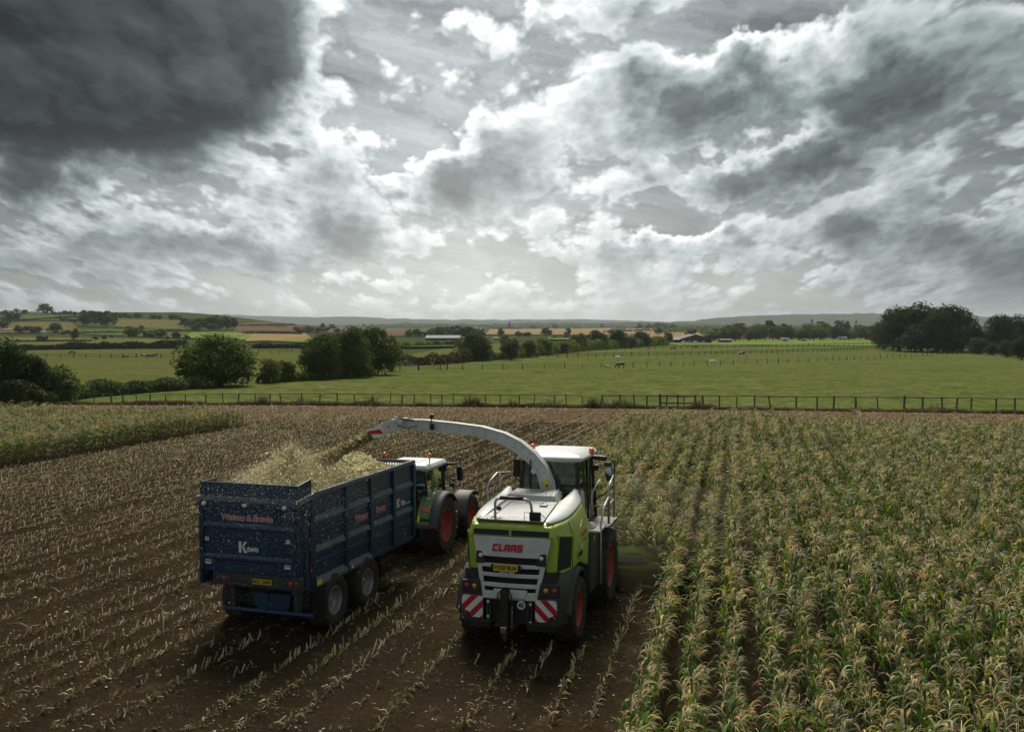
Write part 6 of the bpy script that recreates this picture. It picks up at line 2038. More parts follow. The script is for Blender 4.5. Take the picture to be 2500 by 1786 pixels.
# ---- the wood on the right
for zx, zt, zb, zw, lab in ((1500, 70, 345, 300, 'leftmost high tree of the dark wood on the right'), (1640, 45, 345, 320, 'highest tree of the dark wood on the right'),
                            (1780, 60, 348, 320, 'broad tree in the middle of the dark wood'), (1890, 85, 345, 240, 'tree on the right shoulder of the dark wood'),
                            (1410, 150, 335, 170, 'lower tree at the left foot of the dark wood'), (1600, 185, 352, 220, 'bushy tree in front of the dark wood'),
                            (1740, 100, 355, 240, 'dark tree in front of the highest wood tree'), (1960, 170, 355, 180, 'low tree at the right foot of the dark wood'),
                            (2120, 118, 340, 200, 'spreading tree right of the dark wood'), (2235, 120, 335, 190, 'tree at the right edge of the frame')):
    tree('dark', c6, zx, zt, zb, zw, lab)
for zx, zt, zb, zw, lab in ((1480, 230, 318, 130, 'bush at the left corner of the dark wood'), (1830, 260, 358, 150, 'bush below the middle of the dark wood'),
                            (1990, 260, 365, 150, 'thorn bush right of the dark wood'), (2080, 290, 372, 120, 'low thorn bush by the right end of the rail fence'),
                            (2170, 280, 385, 140, 'ragged bush near the right edge of the pasture'), (2260, 250, 400, 150, 'dark bush cut by the right edge of the frame')):
    tree('dark', c6, zx, zt, zb, zw, lab, name='bush', cat='bush')
# ---- the belt of trees behind the bright strip of grass
rg_ = random.Random(5)
zx = 355
k = 0
while zx < 1390:
    w = rg_.uniform(75, 135)
    zt = 205 + rg_.uniform(-16, 28) - 14 * math.sin((zx - 350) / 330.0)
    kd = rg_.choice(['bush', 'bush', 'willow', 'bush', 'rust'])
    tree(kd, c6, zx, zt, 290 - zx * 0.010, w, 'mid-sized green tree in the belt between barn and dark wood', 'trees of the belt behind the bright grass')
    tree(rg_.choice(['bush', 'willow', 'far']), c6, zx + rg_.uniform(10, 50), zt - rg_.uniform(4, 26), 286 - zx * 0.010, w * 0.9, 'tree standing deeper in the belt between barn and dark wood', 'rear trees of the belt', back=60)
    zx += w * rg_.uniform(0.42, 0.7)
tree('pine', c6, 965, 145, 235, 46, 'tall dark conifer rising out of the belt', back=80)
tree('pine', c6, 1237, 150, 235, 34, 'smaller conifer rising out of the belt near the dark wood', back=80)
tree('pine', c6, 920, 172, 235, 40, 'short conifer left of the tall conifer', back=80)
tree('far', c6, 1155, 155, 240, 80, 'round tree top between the two conifers', back=80)
# ---- trees on the hill at the left and in the valley
HILL = [(105, 85, 112, 34), (280, 58, 124, 80), (332, 100, 128, 26), (366, 104, 128, 22), (403, 98, 128, 36), (437, 96, 128, 32), (462, 104, 130, 32), (516, 95, 135, 36),
        (757, 110, 150, 54), (800, 120, 150, 34), (848, 111, 152, 52), (944, 118, 155, 54), (986, 122, 155, 30), (1062, 120, 160, 50), (1100, 125, 162, 40), (30, 95, 130, 40), (150, 92, 125, 40), (705, 105, 150, 36)]
for zx, zt, zb, zw in HILL:
    tree('far', c4, zx, zt, zb, zw, 'tree standing out against the sky on the left hill', 'skyline trees of the left hill', parts=False)
WOOD = [(520, 112, 190, 80), (560, 103, 192, 90), (605, 100, 195, 90), (650, 106, 195, 90), (690, 115, 192, 70), (1140, 140, 205, 80), (1190, 150, 215, 80), (1240, 145, 218, 80), (1290, 135, 220, 80), (1340, 130, 222, 80), (1390, 135, 222, 80), (1430, 140, 215, 70), (1210, 175, 222, 70), (1310, 180, 225, 70)]
for zx, zt, zb, zw in WOOD:
    tree('far', c4, zx, zt, zb, zw, 'tree of a small wood on the side of the left hill', 'trees of the hillside woods', parts=False)
SLOPE = [(80, 110, 182, 90), (20, 150, 215, 70), (340, 175, 242, 80), (180, 190, 238, 60), (120, 190, 240, 60), (230, 195, 238, 50), (405, 215, 252, 46), (460, 210, 282, 50), (245, 250, 292, 36), (278, 252, 292, 32), (645, 245, 278, 40), (590, 255, 280, 34),
         (690, 245, 266, 28), (810, 198, 268, 98), (872, 190, 224, 36), (912, 225, 272, 60), (986, 215, 268, 76), (1088, 230, 275, 50), (1146, 245, 278, 50), (1030, 255, 278, 34), (450, 145, 172, 60), (400, 140, 168, 60)]
for zx, zt, zb, zw in SLOPE:
    tree('far', c4, zx, zt, zb, zw, 'single dark tree in the hedges of the left slope', 'hedgerow trees of the left slope', parts=False)
VALLEY5 = [(505, 215, 265, 60), (555, 212, 268, 60), (610, 225, 270, 50), (640, 208, 268, 66), (690, 200, 270, 70), (740, 192, 268, 80), (800, 195, 275, 90), (860, 200, 275, 80), (930, 205, 270, 70), (1068, 205, 262, 40), (1350, 205, 262, 62), (1480, 204, 258, 44),
           (1120, 168, 210, 14), (1400, 182, 212, 34), (1270, 185, 212, 40), (1690, 178, 205, 22), (1750, 215, 250, 40), (1920, 175, 215, 40), (1975, 180, 215, 50), (2030, 172, 215, 50), (2080, 176, 215, 50), (2130, 180, 216, 50), (2040, 205, 250, 50), (2240, 210, 262, 60), (1180, 225, 262, 50), (1230, 230, 265, 50)]
for zx, zt, zb, zw in VALLEY5:
    tree('far', c5, zx, zt, zb, zw, 'small tree among the fields of the valley floor', 'trees of the valley floor', parts=False)
VALLEY4 = [(1840, 195, 235, 60), (1900, 190, 232, 70), (1960, 200, 235, 60), (2010, 195, 235, 50), (2080, 205, 240, 50), (1990, 175, 200, 30), (2050, 178, 200, 30)]
for zx, zt, zb, zw in VALLEY4:
    tree('far', c4, zx, zt, zb, zw, 'small tree behind the ploughed field left of centre', 'trees by the ploughed field', parts=False)


# ---- hedges
def hedge(pts, hpx, wid, mat, label, n=9000, size=0.28, name='hedge', taper=0.25):
    """A hedge along photograph spots (px, py of the foot); hpx: its height in photograph pixels at each spot."""
    P = [spot(*q) for q in pts]
    D = [depth(p) for p in P]
    Ht = [h * d / F_PX for h, d in zip(hpx, D)]
    seg = [0.0]
    for a, c in zip(P, P[1:]):
        seg.append(seg[-1] + (c - a).length)
    tot = seg[-1]
    rg = np.random.default_rng(int(tot * 10) % 9973)
    s_ = rg.uniform(0, tot, n)
    X, Y = np.interp(s_, seg, [p.x for p in P]), np.interp(s_, seg, [p.y for p in P])
    hh = np.interp(s_, seg, Ht)
    lump = 0.82 + 0.26 * lattice_noise(s_, s_ * 0, max(1.2, wid * 0.9), 71) + 0.14 * lattice_noise(s_, s_ * 0, 0.5 * wid, 72)
    hh = hh * lump
    q = rg.uniform(0, math.pi, n)
    r_ = rg.uniform(0.78, 1.08, n)
    off = np.cos(q) * wid * 0.5 * r_ * lump
    z = np.sin(q) ** 0.7 * hh * r_
    z = np.where(rg.random(n) < 0.25, z * rg.random(n), z)
    dxy = np.array([(P[-1] - P[0]).x, (P[-1] - P[0]).y])
    dxy /= np.linalg.norm(dxy)
    nx, ny = -dxy[1], dxy[0]
    C = np.stack([X + nx * off, Y + ny * off, H(X, Y) + z + 0.05], 1)
    N = np.stack([nx * np.cos(q), ny * np.cos(q), np.sin(q)], 1)
    V = leaf_quads(C, N, size, rg).reshape(-1, 3)
    o = add_mesh(name, np_mesh(name, V, np.arange(len(V)).reshape(-1, 4), M[mat]))
    return tag(o, label, 'hedge')


hedge([c4(300, 668), c4(560, 628), c4(900, 600), c4(1240, 575)], [52, 50, 40, 30], 3.2, 'leaf_bush', 'dark overgrown hedge running from the left edge to the round oak', 9000, 0.17)
hedge([c4(-60, 690), c4(120, 690), c4(330, 672)], [90, 80, 40], 4.0, 'leaf_dark', 'dense black undergrowth below the trees at the left edge', 5000, 0.2)
hedge([c4(1600, 545), c4(1860, 530), c4(2273, 508), c5(140, 495)], [30, 26, 30, 30], 2.6, 'leaf_bush', 'hedge along the foot of the central tree clump', 5000, 0.18)
hedge([c5(445, 438), c5(620, 432), c5(800, 420), c5(900, 405)], [34, 36, 34, 30], 3.4, 'leaf_rust', 'thick rusty green hedge behind the metal gate', 6000, 0.22)
hedge([c5(880, 408), c5(1000, 402), c5(1090, 396)], [34, 30, 20], 3.0, 'leaf_bush', 'hedge below the round dark oak', 3000, 0.22)
hedge([c5(1090, 398), c5(1330, 370), c5(1600, 342), c5(1840, 326), c5(2080, 308)], [34, 30, 26, 22, 18], 5.0, 'leaf_bush', 'long hedge receding along the pasture towards the barn', 11000, 0.40)
hedge([c5(460, 330), c5(640, 322), c5(800, 318)], [16, 16, 16], 5.0, 'leaf_bush', 'clipped hedge across the small field in front of the long shed', 3500, 0.6)
hedge([c4(60, 342), c4(540, 335), c4(1150, 330)], [13, 22, 18], 7.0, 'leaf_dark', 'tall dark hedge along the top of the left paddock', 6000, 0.8)
hedge([c4(1560, 330), c4(1700, 330), c4(1880, 330)], [15, 16, 15], 6.0, 'leaf_dark', 'dark hedge behind the piebald horse', 2600, 0.8)
for a, c, h_, lab in ((c4(40, 294), c4(560, 290), 3, 'thin hedge between the two tan fields at the left'), (c4(480, 238), c4(1235, 228), 4, 'hedge across the upper green field of the left slope'),
                      (c4(130, 160), c4(490, 140), 5, 'hedge under the skyline trees of the left hill'), (c4(1460, 195), c4(1820, 190), 4, 'hedge along the upper edge of the ploughed field'),
                      (c4(1500, 242), c4(1850, 245), 3, 'hedge between ploughed and tan field left of centre'), (c5(1380, 275), c5(1700, 268), 7, 'hedge below the tan fields in the valley'),
                      (c5(1010, 210), c5(1180, 212), 5, 'far hedge at the left end of the tan fields'), (c5(1700, 232), c5(2273, 215), 6, 'hedge cutting across the tan fields before the barn')):
    hedge([a, ((a[0] + c[0]) / 2, (a[1] + c[1]) / 2), c], [h_, h_, h_], 6.0, 'leaf_dark', lab, 2200, 1.1)


# ---- woods of the far plain read as one mass
def far_wood():
    rg = np.random.default_rng(77)
    C, N = [], []
    for px, py, w, hpx, cnt in [(rg.uniform(850, 2000), rg.uniform(796, 803), rg.uniform(10, 60), rg.uniform(2.5, 7), 60) for _ in range(210)] + [(rg.uniform(1620, 2150), rg.uniform(806, 813), rg.uniform(20, 70), rg.uniform(5, 12), 110) for _ in range(80)] + [(rg.uniform(560, 1000), rg.uniform(796, 801), rg.uniform(10, 30), rg.uniform(2, 5), 40) for _ in range(40)]:
        p = at(px, py)
        d = depth(p)
        if d > 8000:
            continue
        ww, hh = w / F_PX * d, hpx / F_PX * d
        q = rg.normal(0, 1, (cnt, 3))
        q /= np.linalg.norm(q, axis=1)[:, None]
        q[:, 2] = np.abs(q[:, 2])
        C.append(np.stack([p.x + CYW * q[:, 0] * ww * .5 - SY * q[:, 1] * 20, p.y + SY * q[:, 0] * ww * .5 + CYW * q[:, 1] * 20, p.z + q[:, 2] * hh * rg.uniform(.7, 1.1, cnt)], 1))
        N.append((q, np.full(cnt, max(hh * 0.28, ww * 0.06))))
    sz = np.concatenate([n[1] for n in N])
    V = leaf_quads(np.concatenate(C), np.concatenate([n[0] for n in N]), sz, rg).reshape(-1, 3)
    o = add_mesh('far_woods', np_mesh('far_woods', V, np.arange(len(V)).reshape(-1, 4), M['leaf_oak']))
    tag(o, 'distant woods and hedges spread over the hazy plain', 'woods', kind='stuff')


far_wood()


# ---- fences
def fence(spots, post_h, spacing, rails, label, mat='old_wood', pw=0.10, lean=0.03, wire=False, gaps=(), jitter=0.0, rail_th=0.05, rail_h=0.09):
    """Posts and rails as parts; posts stand upright on the land between the given spots."""
    P = [spot(*q) for q in spots]
    e = empty('fence', P[0], 0, label, 'fence')
    seg = [0.0]
    for a, c in zip(P, P[1:]):
        seg.append(seg[-1] + (c - a).length)
    tot, s_ = seg[-1], 0.0
    tops = []
    pm = {}
    while s_ <= tot:
        x, y = np.interp(s_, seg, [p.x for p in P]), np.interp(s_, seg, [p.y for p in P])
        z = float(H(x, y))
        h = post_h * random.uniform(0.9, 1.08) * (1.12 if random.random() < 0.15 else 1)
        w = pw * random.uniform(0.8, 1.35)
        lx, ly = random.gauss(0, lean), random.gauss(0, lean)
        tops.append((Vector((x, y, z)), h, Vector((lx, ly, 0)), s_))
        key = round(w, 2)
        if key not in pm:
            pm[key] = MB().hexa([(-w / 2, -w / 2, -0.25), (w / 2, -w / 2, -0.25), (w / 2, w / 2, -0.25), (-w / 2, w / 2, -0.25), (-w / 2, -w / 2, 1), (w / 2, -w / 2, 1.02), (w / 2, w / 2, 1.02), (-w / 2, w / 2, 1)]).mesh('post', M[mat])
        o = add_mesh('post', pm[key], e)
        o.location = Vector((x, y, z)) - P[0]
        o.scale = (1, 1, h)
        o.rotation_euler = (-ly, lx, YAW + random.gauss(0, 0.1))
        s_ += spacing * random.uniform(1 - jitter, 1 + jitter)
    for (p, h, l, sa), (q, h2, l2, sb) in zip(tops, tops[1:]):
        for f in rails:
            if any(a <= sa / tot <= c for a, c in gaps) and f > 0.8 and not wire:
                continue
            ja, jb = random.gauss(0, 0.012), random.gauss(0, 0.012)
            a = p - P[0] + Vector((l.x * f, l.y * f, post_h * f + ja))
            c = q - P[0] + Vector((l2.x * f, l2.y * f, post_h * f + jb))
            if wire:
                MB().tube([a, c], 0.012, 4).build('wire', M['dark_wood'], e)
            else:
                d = (c - a).normalized()
                sd = Vector((-d.y, d.x, 0)) * rail_th / 2
                u_ = Vector((0, 0, rail_h / 2))
                off = Vector((SY, -CYW, 0)) * (pw * 0.6)
                MB().hexa([a - sd - u_ + off, a + sd - u_ + off, c + sd - u_ + off, c - sd - u_ + off, a - sd + u_ + off, a + sd + u_ + off, c + sd + u_ + off, c - sd + u_ + off]).build('rail', M[mat], e)
    return e


fence([(300, 988), (700, 986), (1100, 988), (1460, 991)], 1.0, 1.45, (0.95,), 'weathered fence along the headland with thin top rail, left stretch', pw=0.085, lean=0.06, gaps=((0.35, 0.37),), jitter=0.3, rail_h=0.06)
fence([(1470, 991), (1850, 994), (2200, 998), (2560, 1001)], 1.05, 1.7, (0.95,), 'weathered fence along the headland with heavier posts, right stretch', pw=0.11, lean=0.06, jitter=0.35, rail_h=0.07)
fence([(1612, 993), (1655, 994), (1700, 994)], 1.05, 1.6, (0.35, 0.95), 'short two-rail hurdle set into the headland fence', pw=0.14, lean=0.02, jitter=0.05, rail_h=0.12)
fence([(180, 982), (300, 986)], 1.0, 2.2, (0.9,), 'grey rail fence stub under the dark trees at the left', pw=0.09, lean=0.05, jitter=0.2)
fence([(1022, 905), (1200, 903), (1500, 899), (1700, 893), (2000, 883), (2290, 868), (2440, 860)], 1.15, 4.6, (0.45, 0.9), 'wire fence crossing the pasture in front of the black horse', mat='dark_wood', pw=0.13, lean=0.03, wire=True, jitter=0.12)
fence([(1290, 874), (1500, 871), (1700, 868), (2000, 859), (2195, 850)], 1.35, 3.4, (0.5, 0.92), 'dark post and rail fence across the middle of the pasture', mat='dark_wood', pw=0.17, lean=0.02, jitter=0.1, rail_th=0.06, rail_h=0.13)
fence([(1420, 856), (1600, 852), (1900, 847), (2150, 841)], 1.35, 5.0, (0.5, 0.92), 'farther rail fence below the bright strip of grass', mat='dark_wood', pw=0.2, lean=0.02, jitter=0.1, rail_th=0.06, rail_h=0.14)
fence([(76, 874), (250, 874), (440, 875)], 1.35, 4.2, (0.45, 0.92), 'post and rail fence across the left paddock behind the horses', mat='dark_wood', pw=0.16, lean=0.03, jitter=0.15, rail_th=0.06, rail_h=0.10)
fence([(630, 862), (745, 862)], 1.35, 4.0, (0.5, 0.92), 'rail fence below the piebald horse between oak and clump', mat='dark_wood', pw=0.18, lean=0.03, jitter=0.15, rail_th=0.06, rail_h=0.12)
fence([(240, 852), (455, 852)], 1.3, 5.0, (0.5, 0.92), 'thin fence in front of the tall dark hedge', mat='dark_wood', pw=0.18, lean=0.03, jitter=0.15, rail_th=0.06, rail_h=0.11)
fence([(480, 950), (640, 935), (800, 922)], 1.1, 3.0, (0.4, 0.85), 'wire fence along the foot of the oak hedge', pw=0.11, lean=0.03, wire=True, jitter=0.2)

# the field gates
mk('gate_metal', (0.34, 0.34, 0.33), 0.5, 0.6, var=0.2)


def gate(a, c, hgt, bars, label, mat):
    p, q = spot(*a), spot(*c)
    e = empty('field_gate', p, 0, label, 'gate')
    d = q - p
    for k in range(bars):
        z = 0.15 + (hgt - 0.15) * k / (bars - 1)
        MB().tube([(0, 0, z), (d.x, d.y, d.z + z)], 0.03, 6).build('gate_bar', M[mat], e)
    for t in (0.0, 0.5, 1.0):
        MB().tube([(d.x * t, d.y * t, d.z * t + 0.1), (d.x * t, d.y * t, d.z * t + hgt + 0.02)], 0.035, 6).build('gate_upright', M[mat], e)
    MB().tube([(0, 0, 0.2), (d.x, d.y, d.z + hgt)], 0.025, 6).build('gate_brace', M[mat], e)
    for t in (-0.02, 1.02):
        MB().box(d.x * t - 0.1, d.x * t + 0.1, d.y * t - 0.1, d.y * t + 0.1, -0.2, hgt + 0.25).build('gate_post', M['old_wood'], e)
    return e


gate(c5(448, 462), c5(556, 462), 1.2, 6, 'grey metal field gate at the corner of the rusty hedge', 'gate_metal')
gate(c5(562, 462), c5(735, 462), 1.1, 3, 'wooden rail barrier right of the metal gate', 'old_wood')


# ---- rough grass and weeds along the headland fence
def verge():
    rg = np.random.default_rng(8)
    n = 44000
    px = rg.uniform(-60, 2560, n)
    tu = (px - CX_PX) / F_PX
    fx = np.interp(px, [0, 700, 1250, 1700, 2500], [80.0, 85.2, 87.4, 88.8, 89.7])
    ex = np.interp(px, [0, 700, 1250, 1700, 2500], [-65.4, -39.7, -19.1, -2.9, 23.7])
    x, y = ex + rg.normal(0, 0.3, n), fx + 0.4 + np.abs(rg.normal(0, 0.55, n)) + 0.15
    clump = lattice_noise(x, y, 2.3, 81) + 0.6 * lattice_noise(x, y, 0.8, 82)
    h = 0.20 + 0.24 * np.clip(clump + 0.4, 0, 2) * rg.uniform(0.5, 1.2, n)
    h *= np.where((clump > 0.75) & (rg.random(n) < .6), 1.9, 1)
    a = rg.uniform(0, 6.28, n)
    w = 0.035
    lx, ly = rg.normal(0, 0.35, n) * h, rg.normal(0, 0.35, n) * h
    z = H(x, y)
    V = np.stack([np.stack([x - np.cos(a) * w, y - np.sin(a) * w, z], 1), np.stack([x + np.cos(a) * w, y + np.sin(a) * w, z], 1), np.stack([x + lx, y + ly, z + h], 1)], 1).reshape(-1, 3)
    mats = [mk('verge_dark', (0.055, 0.060, 0.024), 0.9, translucent=0.2), mk('verge_green', (0.085, 0.105, 0.035), 0.9, translucent=0.2), mk('verge_dry', (0.30, 0.24, 0.12), 0.9, translucent=0.2)]
    o = add_mesh('verge_grass', np_mesh('verge_grass', V, np.arange(len(V)).reshape(-1, 3), mats, rg.choice([0, 0, 1, 1, 2, 2, 2], n)))
    tag(o, 'rough grass and weeds along the foot of the headland fence', 'grass', kind='stuff')


verge()


def droppings():
    """Dark tussocks and dung in the grazed pasture."""
    rg = np.random.default_rng(18)
    V, Fc = [], []
    for _ in range(520):
        px, py = rg.uniform(350, 2500), 850 + 135 * rg.random() ** 0.8
        p = at(px, py)
        if depth(p) > 420 or depth(p) < 94:
            continue
        s_ = rg.uniform(0.05, 0.15)
        for _k in range(rg.integers(1, 4)):
            c = p + Vector((rg.normal(0, .4), rg.normal(0, .3), 0))
            o = len(V)
            m_ = 7
            for k in range(m_):
                a = 2 * math.pi * k / m_
                V.append((c.x + s_ * 1.5 * math.cos(a), c.y + s_ * math.sin(a), c.z + 0.03))
            V.append((c.x, c.y, c.z + 0.03 + s_ * 0.5))
            Fc += [(o + k, o + (k + 1) % m_, o + m_) for k in range(m_)]
    o = add_mesh('grass_tussocks', np_mesh('grass_tussocks', V, Fc, mk('tussock', (0.036, 0.042, 0.018), 0.95)))
    tag(o, 'dark tussocks and dung scattered over the pasture', 'tussocks', kind='stuff')


droppings()

# ---- horses: one continuous body each
mk('coat_white', (0.74, 0.71, 0.64), 0.7, var=0.08)
mk('coat_black', (0.014, 0.012, 0.011), 0.6)
mk('coat_brown', (0.055, 0.030, 0.017), 0.6, var=0.15)
mk('coat_cream', (0.50, 0.38, 0.25), 0.7, var=0.1)
mk('coat_bay', (0.030, 0.017, 0.011), 0.6)


def pinto():
    m_ = bpy.data.materials.new('coat_piebald')
    m_.use_nodes = True
    b = NB(m_.node_tree)
    out = b.n('ShaderNodeOutputMaterial')
    p = b.n('ShaderNodeBsdfPrincipled', {'Roughness': 0.65})
    nz = b.noise(b.n('ShaderNodeTexCoord').outputs['Object'], 1.7, 1.0, 0.4)
    b.put(p.inputs['Base Color'], b.ramp(nz, [(0.0, (0.015, 0.013, 0.012)), (0.5, (0.72, 0.69, 0.63))], 'CONSTANT'))
    b.nt.links.new(p.outputs[0], out.inputs[0])
    M['coat_piebald'] = m_


pinto()


def horse_mesh(graze=True, seed=0):
    """Skeleton of joints grown into one skin: trunk, neck, head, ears, tail and four jointed legs."""
    rg = random.Random(seed)
    V, E, Rd = [], [], []

    def chain(pts, start=None):
        last = start
        for (p, r) in pts:
            V.append(p)
            Rd.append(r)
            if last is not None:
                E.append((last, len(V) - 1))
            last = len(V) - 1
        return last
    # +y is forward
    hip = chain([((0, -0.55, 1.12), (0.25, 0.27))])
    bar = chain([((0, -0.15, 1.04), (0.27, 0.30)), ((0, 0.25, 1.04), (0.25, 0.29))], hip)
    sho = chain([((0, 0.52, 1.12), (0.20, 0.25))], bar)
    if graze:
        head = chain([((0, 0.78, 0.98), (0.12, 0.19)), ((0, 1.00, 0.66), (0.09, 0.13)), ((0, 1.08, 0.42), (0.085, 0.11)), ((0, 1.14, 0.22), (0.07, 0.075)), ((0, 1.17, 0.06), (0.05, 0.05))], sho)
        poll, ear = len(V) - 3, (0, 1.0, 0.50)
    else:
        head = chain([((0, 0.74, 1.32), (0.12, 0.19)), ((0, 0.94, 1.56), (0.09, 0.13)), ((0, 1.06, 1.62), (0.085, 0.11)), ((0, 1.24, 1.50), (0.07, 0.075)), ((0, 1.38, 1.38), (0.05, 0.05))], sho)
        poll, ear = len(V) - 3, (0, 0.98, 1.76)
    for s_ in (-1, 1):
        chain([((s_ * 0.06, ear[1], ear[2]), (0.025, 0.025)), ((s_ * 0.08, ear[1] - 0.03 if graze else ear[1], ear[2] + (0.02 if graze else 0.08)), (0.012, 0.012))], poll)
        st = rg.uniform(-0.14, 0.14) * s_
        chain([((s_ * 0.15, 0.50, 0.82), (0.10, 0.12)), ((s_ * 0.14, 0.50 + st * .6, 0.50), (0.055, 0.06)), ((s_ * 0.14, 0.50 + st, 0.22), (0.035, 0.04)), ((s_ * 0.14, 0.52 + st, 0.02), (0.05, 0.06))], sho)
        st = -st
        chain([((s_ * 0.17, -0.50, 0.82), (0.12, 0.17)), ((s_ * 0.15, -0.64 + st, 0.50), (0.055, 0.07)), ((s_ * 0.15, -0.60 + st, 0.22), (0.038, 0.045)), ((s_ * 0.15, -0.58 + st, 0.02), (0.05, 0.06))], hip)
    chain([((0, -0.80, 1.16), (0.06, 0.06)), ((0, -0.90, 0.90), (0.06, 0.06)), ((0, -0.90, 0.50), (0.03, 0.03))], hip)
    me = bpy.data.meshes.new('horse')
    me.from_pydata(V, E, [])
    o = bpy.data.objects.new('horse', me)
    COL.objects.link(o)
    md = o.modifiers.new('skin', 'SKIN')
    for k, v in enumerate(me.skin_vertices[0].data):
        v.radius = Rd[k]
    me.skin_vertices[0].data[0].use_root = True
    md.use_smooth_shade = True
    o.modifiers.new('sub', 'SUBSURF').levels = 1
    bpy.context.view_layer.update()
    out = bpy.data.meshes.new_from_object(o.evaluated_get(bpy.context.evaluated_depsgraph_get()))
    bpy.data.objects.remove(o)
    return out


HORSE = {(g_, k): horse_mesh(g_, k) for g_ in (True, False) for k in (0, 1)}


def horse(crop, zx0, zx1, zfoot, zback, coat, heading, graze, label, seed=0):
    """heading: degrees, 0 = away from the camera, 90 = to the right; its size follows from the photograph."""
    px, pf = crop((zx0 + zx1) / 2, zfoot)
    p = spot(px, pf)
    d = depth(p)
    hgt = (zfoot - zback) * 0.39595 / F_PX * d
    me = HORSE[(graze, seed)].copy()
    me.materials.clear()
    me.materials.append(M[coat])
    o = add_mesh('horse', me)
    o.location = p
    s_ = 1.15 * max(0.5, hgt / (1.38 if graze else 1.75))
    o.scale = (s_,) * 3
    o.rotation_euler = (0, 0, YAW - R(heading))
    tag(o, label, 'horse', 'grazing horses')


horse(c6, 327, 383, 438, 402, 'coat_white', 95, True, 'white horse grazing in front of the wire fence')
horse(c6, 510, 553, 384, 352, 'coat_piebald', 95, True, 'piebald horse grazing right of the white horse', 1)
horse(c5, 1787, 1827, 454, 417, 'coat_black', -95, True, 'black horse grazing in the middle of the pasture')
horse(c5, 1710, 1736, 462, 428, 'coat_cream', -60, False, 'cream foal standing left of the black horse', 1)
horse(c5, 1778, 1800, 406, 378, 'coat_white', 150, True, 'white horse seen from behind above the black horse', 1)
horse(c5, 2115, 2143, 341, 320, 'coat_bay', 95, True, 'dark bay horse grazing below the barn')
horse(c5, 2157, 2182, 327, 309, 'coat_white', -80, True, 'small white horse beside the bay horse below the barn', 1)
horse(c5, 2243, 2280, 330, 309, 'coat_brown', 90, True, 'brown horse grazing right of the small white horse')
horse(c4, 430, 465, 371, 345, 'coat_brown', -95, True, 'brown horse grazing behind the left paddock fence')
horse(c4, 755, 797, 395, 366, 'coat_brown', -90, False, 'brown horse standing at the left paddock fence', 1)
horse(c4, 862, 900, 388, 364, 'coat_piebald', -85, True, 'piebald horse leftmost of the three by the paddock fence')
horse(c4, 903, 942, 391, 367, 'coat_black', -95, True, 'black horse in the middle of the three by the paddock fence', 1)
horse(c4, 938, 972, 386, 361, 'coat_bay', 85, False, 'dark horse looking right, rightmost of the three by the paddock fence')
horse(c4, 1743, 1778, 348, 331, 'coat_piebald', 90, True, 'piebald horse between the round oak and the central clump', 1)

# ---- buildings
mk('tin_roof', (0.11, 0.125, 0.12), 0.85, 0.0, var=0.12, vscale=0.4)
mk('pale_roof', (0.26, 0.265, 0.27), 0.85, 0.0, var=0.1, vscale=0.4)
mk('dark_board', (0.045, 0.042, 0.040), 0.9, var=0.2)
mk('white_wall', (0.68, 0.66, 0.61), 0.8, var=0.08)
mk('brick_wall', (0.30, 0.15, 0.095), 0.9, var=0.2)
mk('tile_roof', (0.16, 0.085, 0.060), 0.85, var=0.2)
mk('window_dark', (0.02, 0.022, 0.025), 0.1, coat=0.5)
mk('shade_dark', (0.010, 0.010, 0.011), 0.9)


def shed(a, c, eave_px, ridge_px, dep, label, wall, roof, openf=False, name='barn', cat='barn', doors=0, skew=0.0):
    """A gabled building whose front runs between two spots; heights in photograph pixels."""
    p, q = spot(*a), spot(*c)
    d0 = depth(p)
    q2 = spot(c[0], a[1])
    q = Vector((q2.x, q2.y, p.z))
    e = empty(name, p, math.atan2(q.y - p.y, q.x - p.x) + R(skew), label, cat)
    L = (q - p).length
    he, hr = eave_px * d0 / F_PX, ridge_px * d0 / F_PX
    if openf:                       # posts and a dark back instead of a front wall
        MB().box(0, L, dep - 0.2, dep, -0.4, he).build('back_wall', M[wall], e)
        for x in (0.0, L - 0.2):
            MB().box(x, x + 0.2, 0, dep - 0.2, -0.4, he).build('side_wall', M[wall], e)
        n = max(3, int(L / 5) + 1)
        for k in range(n):
            x = 0.25 + (L - 0.5) * k / (n - 1)
            MB().box(x - 0.12, x + 0.12, -0.02, 0.2, -0.4, he).build('post', M['dark_wood'], e)
    else:
        MB().box(0, L, 0, dep, -0.5, he).build('wall', M[wall], e)
        n = max(1, doors)
        for k in range(doors):
            x = L * (k + 0.5) / n
            MB().box(x - L * 0.10 / n * 2, x + L * 0.10 / n * 2, -0.08, -0.003, 0.0 if k % 2 else he * 0.30, he * 0.72).build('window', M['window_dark'], e)
    ov = 0.3
    for s_ in (0, 1):
        y0, y1 = (-ov, dep / 2) if s_ == 0 else (dep / 2, dep + ov)
        z0, z1 = (he + 0.004, hr) if s_ == 0 else (hr, he + 0.004)
        MB().hexa([(-ov, y0, z0), (L + ov, y0, z0), (L + ov, y1, z1), (-ov, y1, z1), (-ov, y0, z0 + 0.18), (L + ov, y0, z0 + 0.18), (L + ov, y1, z1 + 0.18), (-ov, y1, z1 + 0.18)]).build('roof', M[roof], e)
    for x in (0.0, L):
        MB().prism([(0, he), (dep, he), (dep / 2, hr)], 'x', x - 0.05, x + 0.05).build('gable', M[wall], e)
    return e


shed(c5(605, 280), c5(815, 280), 5.5, 12, 14, 'long low shed with pale roof behind the clipped hedge', 'dark_board', 'pale_roof', doors=3)
